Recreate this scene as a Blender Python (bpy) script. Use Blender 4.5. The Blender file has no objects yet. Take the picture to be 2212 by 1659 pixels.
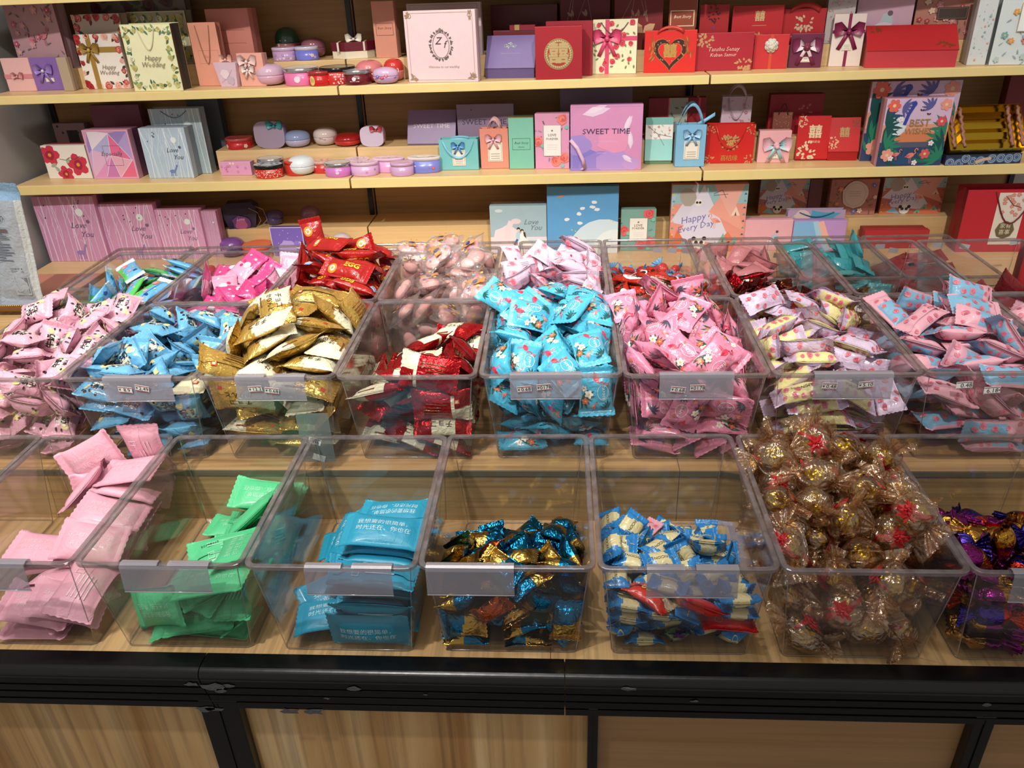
import bpy, bmesh, math, random
import numpy as np
from mathutils import Vector, Matrix, Euler
random.seed(5)
sc = bpy.context.scene
PI = math.pi

# ---------------------------------------------------------------- camera
F_PX = 1701.66
CAM = Vector((0.66408, -0.66987, 0.58763))
RT = Vector((0.99791, 0.05434, -0.03488))
UP = Vector((0.00525, 0.47019, 0.88255))
FW = Vector((-0.06436, 0.88089, -0.46892))
cd = bpy.data.cameras.new('camera'); cam = bpy.data.objects.new('camera', cd); sc.collection.objects.link(cam)
m = Matrix((RT, UP, -FW)).transposed().to_4x4(); m.translation = CAM
cam.matrix_world = m
cd.sensor_width = 36; cd.lens = F_PX / 2212 * 36; cd.clip_start = .01
sc.camera = cam
# ---------------------------------------------------------------- world and lamps
w = bpy.data.worlds.new('world'); sc.world = w; w.use_nodes = True
w.node_tree.nodes['Background'].inputs[0].default_value = (1, .93, .86, 1)
w.node_tree.nodes['Background'].inputs[1].default_value = 0.38
def lamp(name, kind, loc, aim, energy, col, size, ang=60, blend=.6, spread=None):
    l = bpy.data.lights.new(name, kind); o = bpy.data.objects.new(name, l); sc.collection.objects.link(o)
    o.location = loc; o.rotation_euler = (Vector(aim) - Vector(loc)).to_track_quat('-Z', 'Y').to_euler()
    l.energy = energy; l.color = col
    if kind == 'SPOT': l.spot_size = math.radians(ang); l.spot_blend = blend; l.shadow_soft_size = size
    if kind == 'AREA': l.shape = 'RECTANGLE'; l.size = size; l.size_y = size * .35
    return o
lamp('track_spot', 'SPOT', (-0.35, -1.25, 2.2), (0.0, 1.35, .15), 215, (1, .94, .84), .05, 50)
lamp('track_spot', 'SPOT', (1.05, -1.2, 2.3), (1.1, 1.4, .2), 190, (1, .93, .84), .05, 46)
lamp('track_spot', 'SPOT', (0.1, -.55, 2.1), (0.15, .48, -.1), 92, (1, .95, .9), .035, 46)
lamp('track_spot', 'SPOT', (0.35, .15, 2.2), (.35, .3, -.1), 34, (1, .95, .88), .03, 50)
lamp('overhead_fill', 'AREA', (0.2, .0, 2.5), (.3, .6, 0), 20, (1, .96, .93), 1.6)  # large soft fill light added overhead, also mirrored in the foils
sc.view_settings.view_transform = 'Standard'; sc.view_settings.look = 'None'
sc.view_settings.gamma = 1; sc.view_settings.use_curve_mapping = False
sc.view_settings.exposure = 0.0
cy = sc.cycles
cy.max_bounces = 7; cy.diffuse_bounces = 2; cy.glossy_bounces = 3; cy.transmission_bounces = 3
cy.transparent_max_bounces = 28; cy.caustics_reflective = False; cy.caustics_refractive = False
cy.sample_clamp_indirect = 3.0; cy.use_adaptive_sampling = True; cy.adaptive_threshold = .03

# ---------------------------------------------------------------- helpers
def ray(x, y): return RT * ((x - 1106) / F_PX) - UP * ((y - 829.5) / F_PX) + FW
def onz(x, y, z): v = ray(x, y); return CAM + v * ((z - CAM.z) / v.z)
def ony(x, y, Y): v = ray(x, y); return CAM + v * ((Y - CAM.y) / v.y)
_lc = {}
def lin(h, m=0.0):
    k = (h, m)
    if k not in _lc:
        v = [int(h[i:i + 2], 16) / 255 for i in (0, 2, 4)]
        _lc[k] = tuple(c / 12.92 if c <= .04045 else ((c + .055) / 1.055) ** 2.4 for c in v) + (m,)
    return _lc[k]
_m = {}
def P(name):
    mt = bpy.data.materials.new(name); mt.use_nodes = True
    return mt, mt.node_tree, mt.node_tree.nodes['Principled BSDF']
def mat(h, rough=.5, metal=0., bump=0., bscale=200., coat=0.):
    k = (h, rough, metal, bump, bscale, coat)
    if k in _m: return _m[k]
    mt, nt, b = P('paint_' + h)
    c = lin(h)
    b.inputs['Base Color'].default_value = c[:3] + (1,)
    b.inputs['Roughness'].default_value = rough; b.inputs['Metallic'].default_value = metal
    b.inputs['Coat Weight'].default_value = coat
    # faint procedural mottling so nothing is a dead flat colour
    tc = nt.nodes.new('ShaderNodeTexCoord'); nz = nt.nodes.new('ShaderNodeTexNoise'); nz.inputs['Scale'].default_value = bscale * .3
    nt.links.new(tc.outputs['Object'], nz.inputs['Vector'])
    mx = nt.nodes.new('ShaderNodeMix'); mx.data_type = 'RGBA'; mx.blend_type = 'MULTIPLY'
    mx.inputs[0].default_value = .12; mx.inputs[6].default_value = c[:3] + (1,)
    nt.links.new(nz.outputs['Color'], mx.inputs[7]); nt.links.new(mx.outputs[2], b.inputs['Base Color'])
    if bump:
        n2 = nt.nodes.new('ShaderNodeTexNoise'); n2.inputs['Scale'].default_value = bscale; nt.links.new(tc.outputs['Object'], n2.inputs['Vector'])
        bp = nt.nodes.new('ShaderNodeBump'); bp.inputs['Strength'].default_value = bump; bp.inputs['Distance'].default_value = .002
        nt.links.new(n2.outputs['Fac'], bp.inputs['Height']); nt.links.new(bp.outputs[0], b.inputs['Normal'])
    _m[k] = mt; return mt
def ink(name, rough, bump, bscale, coat=0., faceted=False):
    """material that reads the colour attribute: rgb = print colour, alpha = metallic foil"""
    if name in _m: return _m[name]
    mt, nt, b = P(name)
    a = nt.nodes.new('ShaderNodeAttribute'); a.attribute_name = 'Col'
    nt.links.new(a.outputs['Color'], b.inputs['Base Color']); nt.links.new(a.outputs['Alpha'], b.inputs['Metallic'])
    b.inputs['Roughness'].default_value = rough; b.inputs['Coat Weight'].default_value = coat; b.inputs['Coat Roughness'].default_value = .12
    if bump:
        tc = nt.nodes.new('ShaderNodeTexCoord')
        if faceted:
            n2 = nt.nodes.new('ShaderNodeTexVoronoi'); n2.inputs['Scale'].default_value = bscale; n2.feature = 'F1'; out = n2.outputs['Distance']
        else:
            n2 = nt.nodes.new('ShaderNodeTexNoise'); n2.inputs['Scale'].default_value = bscale; n2.inputs['Detail'].default_value = 2; n2.inputs['Distortion'].default_value = 1.2; out = n2.outputs['Fac']
        nt.links.new(tc.outputs['Object'], n2.inputs['Vector'])
        bp = nt.nodes.new('ShaderNodeBump'); bp.inputs['Strength'].default_value = bump; bp.inputs['Distance'].default_value = .003
        nt.links.new(out, bp.inputs['Height']); nt.links.new(bp.outputs[0], b.inputs['Normal'])
    _m[name] = mt; return mt
def M_print(): return ink('printed_ink', .42, 0, 1)
def M_film(): return ink('wrapper_film', .27, .8, 75, .45)
def M_matte(): return ink('matte_wrapper_film', .48, .5, 60, .08)
def M_foil(): return ink('crinkled_foil', .24, .9, 110)
def wood(name, cols, grain, dens=1.0, rough=.4, along='x'):
    if name in _m: return _m[name]
    mt, nt, b = P(name); N = nt.nodes; Lk = nt.links
    tc = N.new('ShaderNodeTexCoord'); mp = N.new('ShaderNodeMapping'); Lk.new(tc.outputs['Object'], mp.inputs['Vector'])
    s = {'x': (1.2, 22, 22), 'y': (22, 1.2, 22), 'z': (22, 22, 1.2)}[along]
    mp.inputs['Scale'].default_value = tuple(v * dens for v in s)
    n1 = N.new('ShaderNodeTexNoise'); n1.inputs['Scale'].default_value = 1.6; n1.inputs['Detail'].default_value = 5; n1.inputs['Distortion'].default_value = .35
    Lk.new(mp.outputs[0], n1.inputs['Vector'])
    r = N.new('ShaderNodeValToRGB'); el = r.color_ramp.elements
    el[0].position = .28; el[0].color = lin(cols[0])[:3] + (1,); el[1].position = .72; el[1].color = lin(cols[-1])[:3] + (1,)
    for i, c in enumerate(cols[1:-1]):
        e = el.new(.38 + .24 * i / max(1, len(cols) - 3)); e.color = lin(c)[:3] + (1,)
    Lk.new(n1.outputs['Fac'], r.inputs[0])
    mp2 = N.new('ShaderNodeMapping'); Lk.new(tc.outputs['Object'], mp2.inputs['Vector']); mp2.inputs['Scale'].default_value = tuple((v * 4 if v > 2 else v * 1.5) * dens for v in s)
    n2 = N.new('ShaderNodeTexNoise'); n2.inputs['Scale'].default_value = 2.5; n2.inputs['Detail'].default_value = 3; Lk.new(mp2.outputs[0], n2.inputs['Vector'])
    r2 = N.new('ShaderNodeValToRGB'); r2.color_ramp.elements[0].position = .35; r2.color_ramp.elements[0].color = (1 - grain,) * 3 + (1,); r2.color_ramp.elements[1].position = .55; r2.color_ramp.elements[1].color = (1, 1, 1, 1)
    Lk.new(n2.outputs['Fac'], r2.inputs[0])
    mx = N.new('ShaderNodeMix'); mx.data_type = 'RGBA'; mx.blend_type = 'MULTIPLY'; mx.inputs[0].default_value = 1
    Lk.new(r.outputs[0], mx.inputs[6]); Lk.new(r2.outputs[0], mx.inputs[7]); Lk.new(mx.outputs[2], b.inputs['Base Color'])
    b.inputs['Roughness'].default_value = rough
    _m[name] = mt; return mt
def clear(name, tint, gloss, body=0., bodycol=(.5, .45, .47), rough=.06, streak=0.):
    """thin clear acrylic or film: transparent with a fresnel sheen and a little haze of its own"""
    if name in _m: return _m[name]
    mt = bpy.data.materials.new(name); mt.use_nodes = True; nt = mt.node_tree; N = nt.nodes; Lk = nt.links
    for n in list(N):
        if n.type == 'BSDF_PRINCIPLED': N.remove(n)
    out = [n for n in N if n.type == 'OUTPUT_MATERIAL'][0]
    t = N.new('ShaderNodeBsdfTransparent'); t.inputs[0].default_value = tuple(tint) + (1,)
    g = N.new('ShaderNodeBsdfGlossy'); g.inputs['Roughness'].default_value = rough; g.inputs['Color'].default_value = (1, 1, 1, 1)
    d = N.new('ShaderNodeBsdfDiffuse'); d.inputs[0].default_value = tuple(bodycol) + (1,)
    m1 = N.new('ShaderNodeMixShader'); m1.inputs[0].default_value = body; Lk.new(t.outputs[0], m1.inputs[1]); Lk.new(d.outputs[0], m1.inputs[2])
    if streak:
        tc = N.new('ShaderNodeTexCoord'); nz = N.new('ShaderNodeTexNoise'); nz.inputs['Scale'].default_value = 60; nz.inputs['Detail'].default_value = 3
        Lk.new(tc.outputs['Object'], nz.inputs['Vector'])
        mr = N.new('ShaderNodeMapRange'); mr.inputs[1].default_value = .3; mr.inputs[2].default_value = .75; mr.inputs[3].default_value = max(0, body - streak); mr.inputs[4].default_value = body + streak
        Lk.new(nz.outputs['Fac'], mr.inputs[0]); Lk.new(mr.outputs[0], m1.inputs[0])
    lw = N.new('ShaderNodeLayerWeight'); lw.inputs[0].default_value = .5
    pw = N.new('ShaderNodeMath'); pw.operation = 'POWER'; pw.inputs[1].default_value = 4; Lk.new(lw.outputs['Facing'], pw.inputs[0])
    mu = N.new('ShaderNodeMath'); mu.operation = 'MULTIPLY_ADD'; mu.inputs[1].default_value = .38 * min(gloss, 2); mu.inputs[2].default_value = .03 * gloss; mu.use_clamp = True; Lk.new(pw.outputs[0], mu.inputs[0])
    m2 = N.new('ShaderNodeMixShader'); Lk.new(mu.outputs[0], m2.inputs[0]); Lk.new(m1.outputs[0], m2.inputs[1]); Lk.new(g.outputs[0], m2.inputs[2])
    Lk.new(m2.outputs[0], out.inputs[0])
    _m[name] = mt; return mt
def M_acrylic(): return clear('clear_acrylic', (.96, .955, .955), 1.3, .016, (.55, .52, .53))
def M_rim(): return clear('acrylic_rim', (.78, .74, .74), 1.5, .34, (.33, .29, .30), .12, .2)
def M_cling(): return clear('clear_film', (.93, .9, .88), 3.2, .05, (.9, .85, .8), .16)

def tag(o, label=None, cat=None, group=None, kind=None):
    if label: o['label'] = label
    if cat: o['category'] = cat
    if group: o['group'] = group
    if kind: o['kind'] = kind
    return o
def empty(name, loc=(0, 0, 0), rz=0):
    o = bpy.data.objects.new(name, None); sc.collection.objects.link(o); o.location = loc; o.rotation_euler = (0, 0, rz)
    o.empty_display_size = .02; return o
def link(name, me, parent=None, loc=None, rot=None):
    o = bpy.data.objects.new(name, me); sc.collection.objects.link(o)
    if parent: o.parent = parent
    if loc is not None: o.location = loc
    if rot is not None: o.rotation_euler = rot
    return o
class MB:
    """collects simple shapes and links them as one mesh object"""
    def __init__(s): s.v = []; s.f = []; s.sm = []
    def add(s, v, f, smooth=False):
        n = len(s.v); s.v += [tuple(p) for p in v]; s.f += [tuple(i + n for i in q) for q in f]; s.sm += [smooth] * len(f); return s
    def box(s, x0, y0, z0, x1, y1, z1, b=0.):
        """box with small chamfers on its long edges"""
        if b <= 0:
            v = [(x, y, z) for x in (x0, x1) for y in (y0, y1) for z in (z0, z1)]
            return s.add(v, [(0, 1, 3, 2), (4, 6, 7, 5), (0, 4, 5, 1), (2, 3, 7, 6), (0, 2, 6, 4), (1, 5, 7, 3)])
        bm = bmesh.new(); bmesh.ops.create_cube(bm, size=1)
        for p in bm.verts: p.co = ((x0 + x1) / 2 + p.co.x * (x1 - x0), (y0 + y1) / 2 + p.co.y * (y1 - y0), (z0 + z1) / 2 + p.co.z * (z1 - z0))
        bmesh.ops.bevel(bm, geom=bm.edges[:], offset=b, segments=2, profile=.6, affect='EDGES')
        bm.verts.index_update(); v = [tuple(p.co) for p in bm.verts]; f = [[p.index for p in q.verts] for q in bm.faces]; bm.free()
        return s.add(v, f)
    def tube(s, pts, r, n=6):
        pts = [Vector(p) for p in pts]; v = []
        for i, p in enumerate(pts):
            t = (pts[min(i + 1, len(pts) - 1)] - pts[max(i - 1, 0)]).normalized()
            a = t.cross(Vector((0, 0, 1)));
            if a.length < .1: a = t.cross(Vector((0, 1, 0)))
            a.normalize(); b = t.cross(a)
            v += [p + (a * math.cos(k * 2 * PI / n) + b * math.sin(k * 2 * PI / n)) * r for k in range(n)]
        f = [(i * n + k, i * n + (k + 1) % n, (i + 1) * n + (k + 1) % n, (i + 1) * n + k) for i in range(len(pts) - 1) for k in range(n)]
        f += [tuple(range(n - 1, -1, -1)), tuple((len(pts) - 1) * n + k for k in range(n))]
        return s.add(v, f, True)
    def lathe(s, prof, n=28, sx=1., sy=1., c=(0, 0, 0)):
        """prof: (radius, z) from the bottom up"""
        v = []; f = []
        for r, z in prof:
            for k in range(n):
                a = k * 2 * PI / n; v.append((c[0] + r * sx * math.cos(a), c[1] + r * sy * math.sin(a), c[2] + z))
        for i in range(len(prof) - 1):
            for k in range(n): f.append((i * n + k, i * n + (k + 1) % n, (i + 1) * n + (k + 1) % n, (i + 1) * n + k))
        f.append(tuple(range(n - 1, -1, -1))); f.append(tuple((len(prof) - 1) * n + k for k in range(n)))
        return s.add(v, f, True)
    def ball(s, c, r, n=16, m=10, sc3=(1, 1, 1), jit=0.):
        v = []; f = []
        for i in range(1, m):
            for k in range(n):
                a = PI * i / m; b = 2 * PI * k / n; q = 1 + random.uniform(-jit, jit)
                v.append((c[0] + r * q * sc3[0] * math.sin(a) * math.cos(b), c[1] + r * q * sc3[1] * math.sin(a) * math.sin(b), c[2] - r * q * sc3[2] * math.cos(a)))
        for i in range(m - 2):
            for k in range(n): f.append((i * n + k, i * n + (k + 1) % n, (i + 1) * n + (k + 1) % n, (i + 1) * n + k))
        b0 = len(v); v += [(c[0], c[1], c[2] - r * sc3[2]), (c[0], c[1], c[2] + r * sc3[2])]
        for k in range(n): f += [(b0, (k + 1) % n, k), (b0 + 1, (m - 2) * n + k, (m - 2) * n + (k + 1) % n)]
        return s.add(v, f, jit == 0)
    def strip(s, pts, wid, dirv, th=.0006):
        """ribbon band through pts, wid wide along dirv"""
        d = Vector(dirv).normalized() * wid / 2; pts = [Vector(p) for p in pts]; v = []
        for i, p in enumerate(pts):
            t = pts[min(i + 1, len(pts) - 1)] - pts[max(i - 1, 0)]; nn = t.cross(d)
            nn = nn.normalized() * th / 2 if nn.length > 1e-9 else Vector((0, 0, th / 2))
            v += [p - d - nn, p + d - nn, p + d + nn, p - d + nn]
        f = []
        for i in range(len(pts) - 1):
            a = i * 4; b = a + 4
            for k in range(4): f.append((a + k, a + (k + 1) % 4, b + (k + 1) % 4, b + k))
        f += [(3, 2, 1, 0), tuple(len(v) - 4 + k for k in range(4))]
        return s.add(v, f, True)
    def mesh(s, name, mt):
        me = bpy.data.meshes.new(name); me.from_pydata(s.v, [], s.f); me.materials.append(mt)
        me.polygons.foreach_set('use_smooth', s.sm); me.update(); return me
    def build(s, name, mt, parent=None, loc=None, rot=None): return link(name, s.mesh(name, mt), parent, loc, rot)

# ---- flat printing: polygons with a colour each
_fc = {}
def glyphs(txt, bold=0., shear=0.):
    """text as 2-D triangles, height 1, centred"""
    k = (txt, bold, shear)
    if k in _fc: return _fc[k]
    cu = bpy.data.curves.new('t', 'FONT'); cu.body = txt; cu.size = 1; cu.shear = shear; cu.offset = bold; cu.resolution_u = 1 if len(txt) > 6 else 2
    cu.align_x = 'CENTER'; cu.align_y = 'CENTER'
    o = bpy.data.objects.new('t', cu); sc.collection.objects.link(o)
    dg = bpy.context.evaluated_depsgraph_get(); me = o.evaluated_get(dg).to_mesh(); me.calc_loop_triangles()
    v = [(p.co.x, p.co.y) for p in me.vertices]; f = [tuple(t.vertices) for t in me.loop_triangles]
    o.evaluated_get(dg).to_mesh_clear(); bpy.data.objects.remove(o); bpy.data.curves.remove(cu)
    _fc[k] = (v, f); return _fc[k]
class Art:
    def __init__(s, w, h, seed=0): s.w = w; s.h = h; s.v = []; s.f = []; s.c = []; s.n = 0; s.R = random.Random(seed)
    def raw(s, pts, faces, c, m=0.):
        n = len(s.v); s.n += 1; z = .00025 + s.n * 1.2e-5
        s.v += [(p[0], p[1], z) for p in pts]; s.f += [tuple(i + n for i in q) for q in faces]; s.c += [lin(c, m)] * len(faces)
    def poly(s, pts, c, m=0.):
        """star-shaped polygon, metres"""
        n = len(pts); cx = sum(p[0] for p in pts) / n; cy_ = sum(p[1] for p in pts) / n
        s.raw(list(pts) + [(cx, cy_)], [(i, (i + 1) % n, n) for i in range(n)], c, m)
    def P(s, *pts): return [(x * s.w, y * s.h) for x, y in pts]
    def rect(s, x0, y0, x1, y1, c, m=0.): s.poly(s.P((x0, y0), (x1, y0), (x1, y1), (x0, y1)), c, m)
    def tri(s, a, b, d, c, m=0.): s.poly(s.P(a, b, d), c, m)
    def disc(s, x, y, r, c, m=0., ry=None, rot=0, n=14, wob=0.):
        r *= s.w; ry = r if ry is None else ry * s.w; cx, cy_ = x * s.w, y * s.h; p = []
        for k in range(n):
            a = k * 2 * PI / n; q = 1 + s.R.uniform(-wob, wob); u, v = r * q * math.cos(a), ry * q * math.sin(a)
            p.append((cx + u * math.cos(rot) - v * math.sin(rot), cy_ + u * math.sin(rot) + v * math.cos(rot)))
        s.poly(p, c, m)
    def line(s, pts, t, c, m=0.):
        t *= s.w / 2; q = [Vector((x * s.w, y * s.h)) for x, y in pts]; v = []
        for i, p in enumerate(q):
            d = (q[min(i + 1, len(q) - 1)] - q[max(i - 1, 0)]); d = Vector((-d.y, d.x)).normalized() * t if d.length > 0 else Vector((0, t))
            v += [tuple(p + d), tuple(p - d)]
        s.raw(v, [(2 * i, 2 * i + 1, 2 * i + 3, 2 * i + 2) for i in range(len(q) - 1)], c, m)
    def frame(s, x0, y0, x1, y1, t, c, m=0.):
        th = t * s.w / s.h
        s.rect(x0, y0, x1, y0 + th, c, m); s.rect(x0, y1 - th, x1, y1, c, m); s.rect(x0, y0, x0 + t, y1, c, m); s.rect(x1 - t, y0, x1, y1, c, m)
    def ring(s, x, y, r, t, c, m=0., n=28, ry=None):
        p = [(x + r * math.cos(k * 2 * PI / n), y + (ry or r) * s.w / s.h * math.sin(k * 2 * PI / n)) for k in range(n + 1)]
        s.line(p, t, c, m)
    def text(s, txt, x, y, size, c, m=0., rot=0., shear=0., bold=0., wide=1.):
        v, f = glyphs(txt, bold, shear); k = size * s.w; ca, sa = math.cos(rot), math.sin(rot)
        s.raw([(x * s.w + k * (a * wide * ca - b * sa), y * s.h + k * (a * wide * sa + b * ca)) for a, b in v], f, c, m)
    def petals(s, x, y, r, c, c2='E8C050', n=5, m=0., pr=.5):
        a0 = s.R.uniform(0, 6)
        for k in range(n):
            a = a0 + k * 2 * PI / n; s.disc(x + r * .55 * math.cos(a), y + r * .55 * math.sin(a) * s.w / s.h, r * pr, c, m, ry=r * pr * .78, rot=a, n=8)
        s.disc(x, y, r * .26, c2, m, n=8)
    def rose(s, x, y, r, c, d):
        s.disc(x, y, r, c, n=11, wob=.16)
        for q, t in ((.72, d), (.52, c), (.32, d)): s.disc(x + s.R.uniform(-.1, .1) * r, y + s.R.uniform(-.1, .1) * r, r * q, t, n=9, wob=.18)
    def leaf(s, x, y, l, a, c, wd=.35, m=0.):
        L = l * s.w; p = [(0, 0), (.35, wd * .5), (.7, wd * .38), (1, 0), (.7, -wd * .38), (.35, -wd * .5)]
        s.poly([(x * s.w + L * (u * math.cos(a) - v * math.sin(a)), y * s.h + L * (u * math.sin(a) + v * math.cos(a))) for u, v in p], c, m)
    def palm(s, x, y, l, a, c, n=6):
        for k in range(n):
            s.leaf(x, y, l * s.R.uniform(.7, 1), a + (k - (n - 1) / 2) * .42, c, .2)
    def flamingo(s, x, y, r, c, c2='E03050', flip=1):
        f = flip; q = s.w / s.h
        s.disc(x, y, r * .42, c, ry=r * .27, rot=.3 * f, n=10); s.leaf(x, y, r * .6, PI + .3 if f > 0 else -.3, c2, .4)
        nk = [(.3, .05), (.5, .25), (.38, .5), (.5, .72), (.66, .66), (.7, .5)]
        s.line([(x + f * u * r, y + v * r * q) for u, v in nk], r * .11, c)
        s.line([(x + f * .7 * r, y + .52 * r * q), (x + f * .7 * r, y + .4 * r * q)], r * .08, '302020')
        for dx in (-.05, .1): s.line([(x + f * dx * r, y - .2 * r * q), (x + f * (dx + .04) * r, y - .85 * r * q)], r * .045, c)
    def sprig(s, x, y, l, a, c, n=5, t=.012, m=0.):
        q = s.w / s.h; ex, ey = x + l * math.cos(a), y + l * math.sin(a) * q
        s.line([(x, y), (ex, ey)], t, c, m)
        for k in range(n):
            u = (k + 1) / (n + .5)
            for sg in (-1, 1): s.leaf(x + (ex - x) * u, y + (ey - y) * u, l * .3, a + sg * .8, c, .4, m)
    def scatter(s, n, fn, x0=0.05, y0=.05, x1=.95, y1=.95, gap=.15):
        pts = []; t = 0
        while len(pts) < n and t < n * 30:
            t += 1; x, y = s.R.uniform(x0, x1), s.R.uniform(y0, y1)
            if all((x - a) ** 2 + ((y - b) * s.h / s.w) ** 2 > gap * gap for a, b in pts): pts.append((x, y)); fn(x, y)
    def border(s, n, fn, ins=.09):
        q = s.w / s.h; per = 2 * (1 + s.h / s.w); k = int(n)
        for i in range(k):
            d = per * (i + .5) / k; W_ = 1; H_ = s.h / s.w
            if d < W_: x, y = d, ins * q
            elif d < W_ + H_: x, y = 1 - ins, (d - W_) / H_
            elif d < 2 * W_ + H_: x, y = 2 * W_ + H_ - d, 1 - ins * q
            else: x, y = ins, (per - d) / H_
            x = min(max(x, ins), 1 - ins); y = min(max(y, ins * q), 1 - ins * q); fn(x + s.R.uniform(-.015, .015), y + s.R.uniform(-.015, .015))
    def verts3(s, o, ux, uy, n): return [o + ux * x + uy * y + n * z for x, y, z in s.v]
    def build(s, parent, o, ux=Vector((1, 0, 0)), uy=Vector((0, 0, 1)), name='printed_artwork', mt=None):
        if not s.f: return None
        o = Vector(o); ux = Vector(ux); uy = Vector(uy); nn = ux.cross(uy).normalized()
        # clip to the face
        v = []
        for x, y, z in s.v: v.append(o + ux * min(max(x, 0), s.w) + uy * min(max(y, 0), s.h) + nn * z)
        me = bpy.data.meshes.new(name); me.from_pydata([tuple(p) for p in v], [], s.f)
        paint(me, s.c); me.materials.append(mt or M_print()); me.update(); return link(name, me, parent)
def paint(me, cols):
    at = me.color_attributes.new('Col', 'FLOAT_COLOR', 'CORNER'); a = []
    for p, c in zip(me.polygons, cols): a += list(c) * p.loop_total
    at.data.foreach_set('color', a)
# ---------------------------------------------------------------- structure and furniture
def W_panel(): return wood('striped_wood_panel', ['8A5E34', 'B4844E', 'D9B47E', 'EACB9A'], .35, .5, .42, 'z')
def W_deck(): return wood('deck_wood', ['B68C58', 'D2AA74', 'DDBB88'], .28, .7, .4, 'y')
def W_riser(): return wood('riser_wood', ['A98552', 'C2A06A', 'CDB07C'], .3, .75, .4, 'x')
def W_back(): return wood('back_panel_wood', ['9C7446', 'AE8654', 'BC9562'], .18, .5, .5, 'x')
def W_shelf(): return wood('shelf_wood', ['D9B27A', 'E2BE88', 'E8C793'], .08, .5, .4, 'x')
BLACK = lambda: mat('060708', .26, 0, .12, 60, .0)
def struct(name, mb, mt): return tag(mb.build(name, mt), kind='structure')
struct('floor', MB().box(-2.6, -2.2, -1.02, 3.6, 2.2, -1.0), mat('8A8580', .35))
struct('wall_back', MB().box(-2.6, 1.64, -1.0, 3.6, 1.70, 2.6), mat('B9B4AC', .7))
struct('wall_left', MB().box(-.90, 1.19, -1.0, -.812, 1.64, 2.6, .004), mat('B7B8BA', .6, 0, .1, 30))

ctr = tag(empty('display_counter', (.6, .0, -1.0)), 'tiered wooden sweet counter with black ribbed front edge', 'counter')
def cpart(name, mb, mt, loc=(-.6, 0, 1.0)): return mb.build(name, mt, ctr, loc)
JX = [-.62, .2269, .6645, 1.62]
for a, b in zip([-.62, .2455, .6983, 1.1465], [.2375, .6917 + .006, 1.146, 1.62]):
    hz = a > .69
    cpart('front_panel', MB().box(a, -.012, -1.0, b, .0, -.19), W_panel() if not hz else wood('cross_grain_panel', ['8E6A44', 'A27C52', 'AD8860'], .12, .6, .42, 'x'))
for a, b in ((.2172, .2665), (.6917, .7043), (1.1343, 1.158)):
    cpart('post', MB().box(a, -.026, -1.0, b, -.012, -.19, .0015).box(a + (b - a) * .48, -.0275, -1.0, a + (b - a) * .5, -.0262, -.195), BLACK())
# black bull-nosed edge with ribs
pr = [(.006, -.150), (.006, -.1435), (-.010, -.1430)] + [(-.0145 - .0112 * math.sin(k * PI / 18), -.1542 + .0112 * math.cos(k * PI / 18)) for k in range(1, 10)]
z = -.1560
for k in range(3):
    pr += [(-.0262, z), (-.0268, z - .0085), (-.0240, z - .0092), (-.0240, z - .0108), (-.0268, z - .0115)]; z -= .0122
pr += [(-.0268, -.2010), (-.0215, -.2045), (-.012, -.2045), (.0, -.15)]
for i in range(3):
    x0, x1 = JX[i] + .0006, JX[i + 1] - .0006; v = []; f = []
    n = len(pr)
    for j in (0, 1):
        for y, zz in pr:
            sk = (.0 if zz > -.150 else .012 * (-.150 - zz) / .055) if (i, j) in ((0, 1), (1, 0)) else 0
            v.append(((x0, x1)[j] + sk, y, zz))
    f = [(k, (k + 1) % n, n + (k + 1) % n, n + k) for k in range(n)] + [tuple(range(n - 1, -1, -1)), tuple(range(n, 2 * n))]
    cpart('edge_trim', MB().add(v, f), BLACK())
sm = MB(); R = random.Random(3)
for cx, cz, r in ((.218, -.160, .006), (.2445, -.163, .010), (.262, -.161, .005), (.225, -.203, .008), (.238, -.2035, .008), (.415, -.1625, .006), (.33, -.2035, .009), (.36, -.204, .01), (.50, -.170, .002), (.815, -.172, .0035), (.252, -.171, .005), (.74, -.1545, .006), (1.14, -.168, .004), (.38, -.18, .003)):
    p = [(cx + r * (1 + R.uniform(-.35, .5)) * math.cos(a * .7) * 1.3, -.0272 + (.0 if cz < -.155 else .001), cz + r * .55 * (1 + R.uniform(-.5, .5)) * math.sin(a * .7)) for a in range(9)]
    cpart('dried_glue_smear', MB().add([(x, y - .0004, q) for x, y, q in p] + [(cx, -.0276, cz)], [((i + 1) % 9, i, 9) for i in range(9)]), mat('55585A', .6, 0, .6, 300))
for a, b in ((-.62, .6475), (.648, 1.62)): cpart('deck_board', MB().box(a, .004, -.163, b, .274, -.1455, .0008), W_deck())
for a, b in ((-.62, .8297), (.8303, 1.62)):
    cpart('riser_board', MB().box(a, .2745, -.163, b, .282, -.066, .0006), W_riser())
    cpart('edge_band', MB().box(a, .2725, -.066, b, .275, -.0565, .0004), mat('6F6C58', .5))  # front edge of the upper board, its shade put into the grey-green
    cpart('deck_board', MB().box(a, .275, -.072, b, .872, -.0565, .0008), wood('upper_deck_wood', ['A98150', 'C9A06A', 'D8B47F'], .3, .75, .4, 'x'))
cpart('riser_board', MB().box(-.62, .8735, -.163, 1.62, .880, -.0575), W_riser())
cpart('deck_board', MB().box(-.9 + .09, .881, -.163, 1.62, 1.185, -.1455, .0008), W_deck())

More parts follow.
